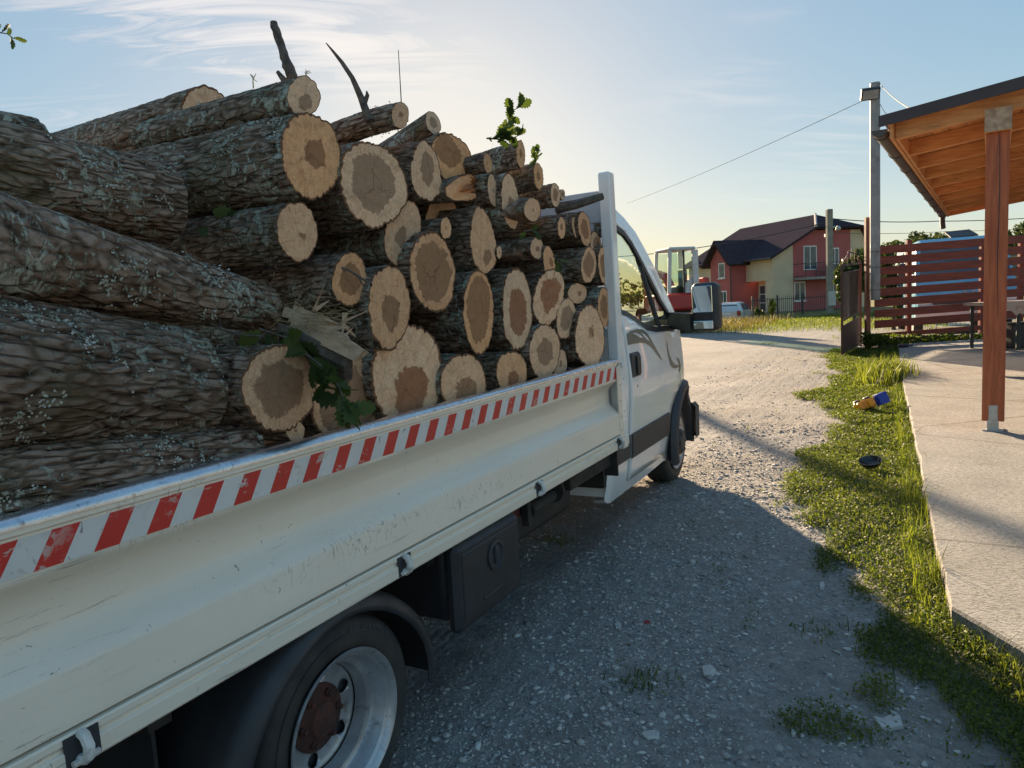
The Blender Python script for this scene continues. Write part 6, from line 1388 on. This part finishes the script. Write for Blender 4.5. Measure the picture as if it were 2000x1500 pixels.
for a, b in (((x0, y0, z0), (x0 + .08, y0, z1)), ((-.12, y0, z0), (-.12, y0, z1)), ((x1, y0, z0), (x1 - .02, y0, z1)), ((x0, y1, z0), (x0 + .08, y1, z1)), ((x1, y1, z0), (x1 - .02, y1, z1))):
    pillar(a, b, .035 if a[0] == -.12 else (.10 if a[0] == x1 else .06)).build('cab_pillar', M_xg if a[0] != -.12 else M_black, XV)
m = MB(XT); m.box((x0 + .02, y0 - .05, z1), (x1 + .03, y1 + .05, z1 + .12), .05); m.build('cab_roof', M_xg, XV)
m = MB(XT); m.prism([(-.08, y0 + .03, z0), (x1, y0 + .03, z0), (x1, y0 + .03, z0 + .8), (.28, y0 + .03, z0 + .62), (-.08, y0 + .03, z0 + .30)], (0, .04, 0)); m.build('cab_side_panel', M_xg, XV)
m = MB(XT); m.box((x1 - .1, y0 + .05, z0), (x1 + .04, y1, z0 + .4), .02); m.build('cab_rear_panel', M_xg, XV)
for a, b in (((x0 + .06, y0, z0 + .05), (-.16, y0 + .01, z1 - .04)), ((-.08, y0, z0 + .62), (x1 - .06, y0 + .01, z1 - .05)), ((x0 + .06, y1, z0 + .4), (x1 - .06, y1 + .01, z1 - .04))):
    m = MB(XT); m.box(a, b); m.build('cab_window', M_glass, XV)
m = MB(XT); m.box((-.25, -.5, 1.3), (.15, 0, 1.7), .05); m.box((.05, -.5, 1.65), (.2, 0, 2.3), .05); m.build('operator_seat', M_black, XV)
m = MB(XT); m.tube([(.5, 1.1, 1.3), (.6, 2.0, 2.1), (.7, 3.0, 2.3), (.8, 4.2, 1.7)], [.16, .18, .16, .12], 8); m.tube([(.8, 4.2, 1.8), (.8, 4.4, .9)], [.12, .1], 8); m.build('boom', M_xr, XV)
m = MB(XT); rows = [[(.45, 4.4 + .35 * math.cos(a), .5 + .4 * math.sin(a)), (1.15, 4.4 + .35 * math.cos(a), .5 + .4 * math.sin(a))] for a in np.linspace(-2.2, 1.4, 8)]; m.loft(rows); m.build('bucket', M_under, XV, solid=.04)
# pale hatchback in the field, seen from behind
cd_ = 44.; cc = depth_pt(1434, 622, cd_); cc[2] = float(gz(cc[0], cc[1], False)); CT = frame(cc, unit(HR * .86 - HF * .5), unit(HF * .86 + HR * .5))
CA = empty('parked_car', cc, 'small silvery white hatchback parked in the tall grass by the house', 'car')
M_car = pm('silver_white_paint', (.58, .58, .57), (.50, .50, .49), 3, .3, .2, 0, coat=.5)
def sec(y, w, zb, zs, zt, wt): return [(-w, y, zb), (w, y, zb), (w, y, zs), (wt, y, zt - .06), (wt - .12, y, zt), (-wt + .12, y, zt), (-wt, y, zt - .06), (-w, y, zs)]
m = vehicle_box([sec(-1.9, .74, .35, .75, .88, .68), sec(-1.85, .8, .28, .85, .96, .72), sec(-1.5, .83, .25, .92, 1.35, .58), sec(-1.1, .84, .22, .95, 1.45, .60), sec(.0, .84, .22, .93, 1.46, .60), sec(.5, .84, .22, .92, 1.30, .62), sec(1.0, .83, .24, .90, .98, .70), sec(1.8, .76, .28, .75, .82, .66), sec(1.95, .66, .35, .6, .66, .6)], CT); m.build('body', M_car, CA, bevel=.03)
m = MB(CT); m.add([(-.62, -1.80, .98), (.62, -1.80, .98), (.50, -1.545, 1.31), (-.50, -1.545, 1.31)], [(0, 1, 2, 3)]); m.build('rear_window', M_pane, CA, solid=.03)
for s_ in (-1, 1):
    m = MB(CT); m.add([(s_ * .845, -1.3, .97), (s_ * .85, .55, .97), (s_ * .66, .25, 1.35), (s_ * .645, -1.1, 1.36)], [(0, 1, 2, 3)]); m.build('side_window', M_pane, CA, solid=.03)
    m = MB(CT); m.box((s_ * .60, -1.95, .65), (s_ * .80, -1.84, .95), .02); m.build('tail_light', pm('tail_red', (.30, .02, .02), (.25, .015, .015), 9, .2), CA)
    for y in (-1.2, 1.25): m = MB(CT); m.lathe([(-.09, .15), (-.09, .27), (-.06, .30), (.06, .30), (.09, .27), (.09, .15)], (s_ * .76, y, .30), (1, 0, 0), 20, cap=True); m.build('wheel', M_rubber, CA, smooth=True)
m = MB(CT); m.box((-.26, -1.93, .72), (.26, -1.905, .83)); m.build('number_plate', M_wht, CA)
# ------------------------------------------------------------------ grass and weeds
def leaf_quads(P, D, Nn, l, w):
    """diamond leaves: base P, direction D, normal Nn"""
    W_ = np.cross(Nn, D); W_ /= np.linalg.norm(W_, axis=1)[:, None] + 1e-9
    a = P; b = P + D * (l * .5)[:, None] + W_ * (w * .5)[:, None] + Nn * (l * .06)[:, None]; c = P + D * l[:, None]; d = P + D * (l * .5)[:, None] - W_ * (w * .5)[:, None] + Nn * (l * .06)[:, None]
    n = len(P); V = np.stack([a, b, c, d], 1).reshape(-1, 3); F = np.arange(4 * n).reshape(n, 4); return V, F
def blades(P, h, w, lean, r):
    """three-part grass blades bending over"""
    n = len(P); az = r.uniform(0, 6.283, n); dx = np.stack([np.cos(az), np.sin(az), 0 * az], -1); sd = np.stack([-np.sin(az), np.cos(az), 0 * az], -1); up = np.array([0, 0, 1.])
    p1 = P + up * (h * .5)[:, None] + dx * (lean * h * .18)[:, None]; p2 = P + up * (h * (.92 - .25 * lean))[:, None] + dx * (lean * h * .62)[:, None]
    V = np.stack([P - sd * w[:, None] * .5, P + sd * w[:, None] * .5, p1 + sd * w[:, None] * .42, p1 - sd * w[:, None] * .42, p2], 1).reshape(-1, 3)
    k = np.arange(n)[:, None] * 5; F4 = k + np.array([0, 1, 2, 3]); F3 = k + np.array([3, 2, 4]); return V, F4, F3
def uvec(r, n): v = r.normal(size=(n, 3)); return v / np.linalg.norm(v, axis=1)[:, None]
M_grass = leafmat('verge_grass', (.040, .070, .014), (.175, .20, .042), .45)
M_dry = leafmat('dry_grass', (.085, .082, .03), (.22, .175, .085), .3)
yk = [2.2, 2.5, 2.75, 2.96, 3.46, 4.27, 5.2, 6.03, 7.2, 8.5, 10, 11, 12, 13.5, 15, 18.2, 19.5]; xk = [.02, -.02, -.10, -.10, -.24, -.40, -.62, -.83, -.72, -.62, -.95, -1.35, -1.05, -1.0, -1.15, -1.6, -1.6]
ye = [3.43, 4.1, 5.1, 7.4, 11.6, 15, 19]; xe = [.205, .19, .17, .14, .06, .03, -.01]
def xright(y): return np.where(y < 3.43, .205 + (3.43 - y) * .67, np.interp(y, ye, xe))
def verge_mask(x, y):
    xl = np.interp(y, yk, xk); n = fbm(np.stack([x * 2.2, y * 1.5, x * 0 + 9], -1), 3) + .5 * fbm(np.stack([x * 7, y * 5, x * 0 + 2], -1), 2)
    m = sstep(-.20, .45, (x - xl) / .34 + n * .62 - .12) * (x < xright(y) - .005) * (x > xl - .30)
    thin = sstep(2.62, 2.95, y + .25 * n + .5 * sstep(.1, .35, x)); patch = .45 * sstep(.25, .75, np.exp(-((x + .17) / .17) ** 2 - ((y - 2.49) / .07) ** 2) + .5 * n); return np.maximum(m * (.05 + .95 * thin), patch)
rg = np.random.default_rng(21)
def verge_pts(n, y0, y1):
    y = y0 * (y1 / y0) ** rg.uniform(0, 1, n); x = rg.uniform(-2.0, 1.0, n); k = rg.uniform(0, 1, n) < verge_mask(x, y); return x[k], y[k]
x, y = verge_pts(520000, 2.3, 19.0); n = len(x); far = np.clip((y - 3) / 9, 0, 1.2)
hN = fbm(np.stack([x * 3, y * 2.2, x * 0], -1), 2); hmax = np.clip(.045 + .03 * hN + .03 * (xright(y) - x < .12), .012, .11)
P = np.stack([x, y, gz(x, y) + hmax * rg.uniform(.05, 1, n) ** 1.2], -1)
D = uvec(rg, n) * [1, 1, .55] + [0, 0, .25]; D /= np.linalg.norm(D, axis=1)[:, None]; Nn = uvec(rg, n) * .7 + [0, 0, 1.]; Nn -= D * (Nn * D).sum(1)[:, None]; Nn /= np.linalg.norm(Nn, axis=1)[:, None]
l = (.010 + .010 * rg.uniform(0, 1, n)) * (1 + .9 * far); V1, F1 = leaf_quads(P, D, Nn, l, l * rg.uniform(.35, .65, n))
cn = np.clip(.45 + .3 * fbm(np.stack([x * 1.7, y * 1.3, x * 0 + 5], -1), 2) + rg.normal(0, .26, n), 0, 1); R1_ = np.repeat(cn, 4)
print('verge leaves', n)
o = mk('grass', V1, F1, M_grass, attrs={'rnd': R1_}); tag(o, 'low green clover and knotgrass covering the verge beside the slab', 'grass', kind='stuff')
# blades among it, longer along the slab edge
def blade_obj(name, P, h, w, lean, r, mat, label, cat, kind=None, parent=None, rnd=None):
    V, F4, F3 = blades(P, h, w, lean, r); F = [tuple(f) for f in F4] + [tuple(f) for f in F3]
    o = mk(name, V, F, mat, parent, attrs={'rnd': np.repeat(r.uniform(0, 1, len(P)) if rnd is None else rnd, 5)})
    if label: tag(o, label, cat, kind=kind)
    return o
x, y = verge_pts(70000, 2.3, 19.0); k = rg.uniform(0, 1, len(x)) < np.where(xright(y) - x < .16, .95, .35); x, y = x[k], y[k]; n = len(x); edge_ = xright(y) - x < .14
h = np.where(edge_, rg.uniform(.05, .21, n) * (.7 + .6 * (fbm(np.stack([x * 4, y * 1.6, x * 0 + 8], -1), 2) > .1)), rg.uniform(.03, .09, n)); P = np.stack([x, y, gz(x, y)], -1)
blade_obj('grass_blades', P, h, .0034 + .0014 * np.clip(y / 4, 0, 4) , rg.uniform(.2, 1.2, n), rg, M_grass, 'thin grass blades standing up along the verge and slab edge', 'grass', 'stuff')
# tall clump at the slab edge
r = np.random.default_rng(31); c = ground(1732, 742); n = 950
P = np.stack([c[0] + r.normal(0, .16, n), c[1] + r.normal(0, .45, n), np.zeros(n)], -1)
blade_obj('tall_grass_clump', P, r.uniform(.15, .55, n), r.uniform(.009, .018, n), r.uniform(.3, 1.5, n), r, M_grass, 'tall bright clump of grass overhanging the slab edge beyond the toy', 'grass', 'stuff', rnd=r.uniform(.5, 1, n))
for k_, (px, py, nn_, hh, lab) in enumerate(((1255, 1332, 110, .05, 'small dark weed growing in the gravel beyond the rear wheel'), (1092, 1054, 70, .06, 'scrap of weed in the tyre track beneath the truck bed'), (1600, 560 + 170, 60, .07, 'little weed at the gravel edge of the verge'), (1610, 1232, 60, .04, 'sparse yellowish weed by the white pebble'), (1500, 672, 90, .08, 'low weed patch on the road short of the gate'))):
    c = ground(px, py); r = np.random.default_rng(40 + k_); sp_ = .05 * (1 + .12 * c[1]); P = np.stack([c[0] + r.normal(0, sp_, nn_), c[1] + r.normal(0, sp_ * .8, nn_), np.zeros(nn_)], -1); P[:, 2] = gz(P[:, 0], P[:, 1])
    blade_obj('weed', P, r.uniform(.4, 1, nn_) * hh, np.full(nn_, .004 * (1 + .08 * c[1])), r.uniform(.8, 2, nn_), r, M_grass, lab, 'weed', 'stuff')
# rank weeds along the foot of the slat fence and gate
r = np.random.default_rng(51); n = 2600; t = r.uniform(0, 1, n); A = depth_pt(1690, 672, FD - .35); B = depth_pt(2060, 640, FD - .3)
P = A + (B - A) * (t ** 1.6)[:, None] + HF * r.normal(0, .14, n)[:, None]; P[:, 2] = .08
Dd = uvec(r, n) * [1, 1, .5] + [0, 0, .5]; Dd /= np.linalg.norm(Dd, axis=1)[:, None]; P[:, 2] += r.uniform(0, .34, n) * (1 - .75 * t ** .7); Nn = uvec(r, n); Nn -= Dd * (Nn * Dd).sum(1)[:, None]; Nn /= np.linalg.norm(Nn, axis=1)[:, None]
V1, F1 = leaf_quads(P, Dd, Nn, r.uniform(.05, .11, n), r.uniform(.03, .06, n)); o = mk('fence_weeds', V1, F1, M_grass, attrs={'rnd': np.repeat(r.uniform(0, .7, n), 4)}); tag(o, 'rank green weeds along the foot of the slat fence', 'weeds', kind='stuff')
# field grass beyond the road
def field(name, label, n, x0, x1, y0, y1, h0, h1, mat, seed, mask):
    r = np.random.default_rng(seed); x = r.uniform(x0, x1, n); y = r.uniform(y0, y1, n); k = r.uniform(0, 1, n) < mask(x, y); x, y = x[k], y[k]; n = len(x)
    P = np.stack([x, y, gz(x, y, False)], -1); blade_obj(name, P, r.uniform(h0, h1, n), r.uniform(.010, .022, n) * (y / 30), r.uniform(.2, 1.3, n), r, mat, label, 'grass', 'stuff')
def edge_y(x): return 27.5 + 2.0 * fbm(np.stack([x * .3, x * 0, x * 0 + 1], -1), 2) + .25 * np.clip(x + 6, -6, 6) * -1
field('dry_grass', 'tall straw-coloured dry grass in front of the parked car', 26000, -17, -5.0, 28, 44, .25, .62, M_dry, 61, lambda x, y: sstep(0, 2.5, y - edge_y(x)) * (.35 + .65 * sstep(-.3, .4, fbm(np.stack([x * .4, y * .4, x * 0], -1), 2))) * sstep(-3.8, -7.5, x + .06 * (y - 30)))
field('meadow_grass', 'short green meadow grass between the road and the house', 30000, -16, 1.5, 27, 47, .08, .22, M_grass, 62, lambda x, y: sstep(0, 3, y - edge_y(x)) * .8)
field('meadow_grass', 'scattered short grass on the far side of the yard beyond the fence', 9000, -2, 12, 20, 34, .06, .2, M_grass, 63, lambda x, y: sstep(-.1, .5, fbm(np.stack([x * .5, y * .5, x * 0 + 3], -1), 2)) * .7 * (y > 21.5))

# ------------------------------------------------------------------ trees and shrubs
M_fol = leafmat('tree_leaves', (.026, .044, .016), (.075, .098, .030), .25)
M_trunk = pm('tree_trunk', (.09, .07, .055), (.06, .045, .035), 8, .9, 0, .4, 30)
def crown_quads(c, rad, n, size, r, clumps=14):
    cc = uvec(r, clumps) * rad * r.uniform(.35, .85, (clumps, 1)); k = r.integers(0, clumps, n); P = c + cc[k] + uvec(r, n) * np.asarray(rad) * (r.uniform(.15, .45, clumps)[k] * r.uniform(.3, 1, n) ** .4)[:, None]
    Dd = uvec(r, n); Nn = uvec(r, n); Nn -= Dd * (Nn * Dd).sum(1)[:, None]; Nn /= np.linalg.norm(Nn, axis=1)[:, None]; l = size * r.uniform(.6, 1.4, n)
    V, F = leaf_quads(P - Dd * (l * .5)[:, None], Dd, Nn, l, l * .7); return V, F, np.repeat(np.clip(r.uniform(0, 1, clumps)[k] * .7 + r.uniform(0, .4, n), 0, 1), 4)
def shrub(label, px, py0, py1, dep, wpx, n, size, seed, cat='shrub', name='shrub', mat=None):
    r = np.random.default_rng(seed); b = depth_pt(px, py1, dep); t = depth_pt(px, py0, dep); z0 = max(b[2], 0) if b[2] > .3 else 0; rad = np.array([wpx / 2 / FPX * dep, wpx / 2 / FPX * dep, max(.2, (t[2] - z0) / 2)]); c = np.array([b[0], b[1], (z0 + t[2]) / 2])
    e = empty(name, (c[0], c[1], 0), label, cat); V, F, rn = crown_quads(c, rad, n, size, r); mk('foliage', V, F, mat or M_fol, e, attrs={'rnd': rn})
    m = MB(); m.tube([(c[0], c[1], 0), (c[0] + .05, c[1], c[2] * .6), (c[0], c[1], c[2])], [.06 * rad[0] + .03, .05 * rad[0] + .02, .02], 7)
    for q in range(5): d_ = uvec(r, 1)[0] * rad * .7; m.tube([(c[0], c[1], c[2] * .6), c + d_], [.03 * rad[0] + .01, .008], 5)
    m.build('trunk', M_trunk, e, smooth=True); return e
shrub('bushy green tree behind the scrolled gate', 1668, 478, 606, 32, 66, 3600, .16, 1, 'tree', 'small_tree')
shrub('dark green bush behind the slats near the floodlight pole', 1745, 492, 615, 24, 76, 2600, .15, 2)
shrub('low dark bush behind the slats beside the van', 1776, 540, 630, 23, 50, 1500, .13, 3)
shrub('yellow-green shrub at the gate of the red and cream house', 1508, 583, 616, 46, 22, 500, .14, 4, mat=leafmat('yellow_shrub', (.13, .15, .02), (.28, .26, .04), .4))
shrub('pale bush growing behind the parked car', 1484, 598, 626, 44.5, 24, 400, .14, 5)
# wooded hill on the right
hx = np.linspace(-60, 190, 60); hy = np.linspace(95, 260, 30); HX, HY = np.meshgrid(hx, hy)
def hillz(x, y):
    q = np.stack([x, y], -1); u = (x * HR[0] + y * HR[1]); v = (x * HF[0] + y * HF[1]); px = 1000 + FPX * u / np.maximum(v, 1)
    prof = np.interp(px, [1300, 1560, 1690, 1735, 1790, 1840, 1900, 1960, 2000, 2100, 2400], [0, .5, 3.0, 8.6, 10.4, 9.6, 8.2, 8.8, 10.8, 11, 8]); return prof * np.exp(-((v - 165) / 34) ** 2) - .4
HV = np.stack([HX, HY, hillz(HX, HY)], -1).reshape(-1, 3); ih = (np.arange(29)[:, None] * 60 + np.arange(59)).ravel(); HFc = np.stack([ih, ih + 1, ih + 61, ih + 60], 1)
o = mk('hill', HV, HFc, pm('hill_grass', (.10, .11, .04), (.06, .075, .025), .3, .95), smooth=True); tag(o, kind='structure')
r = np.random.default_rng(71); Vs, Fs, Rs = [], [], []; k0 = 0
for q in range(90):
    px = r.uniform(1690, 2200); dep = r.uniform(140, 190); b = depth_pt(px, 520, dep); z = float(hillz(b[0], b[1])); sz_ = r.uniform(1.3, 2.7)
    if 1845 < px < 1965: sz_ *= .55
    V, F, rn = crown_quads(np.array([b[0], b[1], z + sz_ * .7]), np.array([sz_ * 1.15, sz_ * 1.15, sz_]), 420, .55, r, 10); Vs.append(V); Fs.append(F + k0); Rs.append(rn); k0 += len(V)
o = mk('hill_wood', np.concatenate(Vs), np.concatenate(Fs), M_fol, attrs={'rnd': np.concatenate(Rs)}); tag(o, 'wooded hillside far behind the slat fence', 'woodland', kind='stuff')
Vs, Fs, Rs = [], [], []; k0 = 0
for q in range(110):
    px = r.uniform(-900, 1420); dep = r.uniform(100, 150); b = depth_pt(px, 560, dep); sz_ = r.uniform(1.6, 3.4)
    V, F, rn = crown_quads(np.array([b[0], b[1], sz_ * .8]), np.array([sz_ * 1.3, sz_ * 1.3, sz_]), 260, .6, r, 9); Vs.append(V); Fs.append(F + k0); Rs.append(rn); k0 += len(V)
o = mk('far_trees', np.concatenate(Vs), np.concatenate(Fs), M_fol, attrs={'rnd': np.concatenate(Rs)}); tag(o, 'distant line of trees seen through the truck cab windows', 'woodland', kind='stuff')
# grey shed roof on the hill and the tip of an overhanging branch
c = depth_pt(1871, 458, 120.); SHD = empty('hill_shed', (c[0], c[1], c[2] - 3), 'small grey shed roof on the hill above the van', 'shed'); ST = frame(c * [1, 1, 0], HR, HF)
m = MB(ST); m.box((-2.0, -1.5, float(hillz(c[0], c[1])) - 2), (2.0, 1.5, c[2] - .6)); m.build('wall', M_conc, SHD); m = MB(ST); m.prism([(-2.3, -1.8, c[2] - .7), (2.3, -1.8, c[2] - .5), (2.1, .2, c[2] + .55), (-2.1, .2, c[2] + .35)], (0, .1, .25)); m.build('roof', M_roofm, SHD)
sprig('tip of an overhanging branch with a few small leaves against the sky', [(-160, 40), (-60, 55), (-10, 62), (14, 66), (28, 76)], 2.6, 9, .045, 12, .3)
# unseen post added beyond the load to cast the long shadow over road and slab
c = np.array([-8.25, 18.4, 0]); m = MB(); m.obox(c + [0, 0, 2.1], (.09, .09, 2.12), np.eye(3), .015); o = m.build('shadow_caster_post', MATS['old_concrete']); tag(o, 'unseen concrete post added beyond the loaded truck to cast a long shadow', 'post')
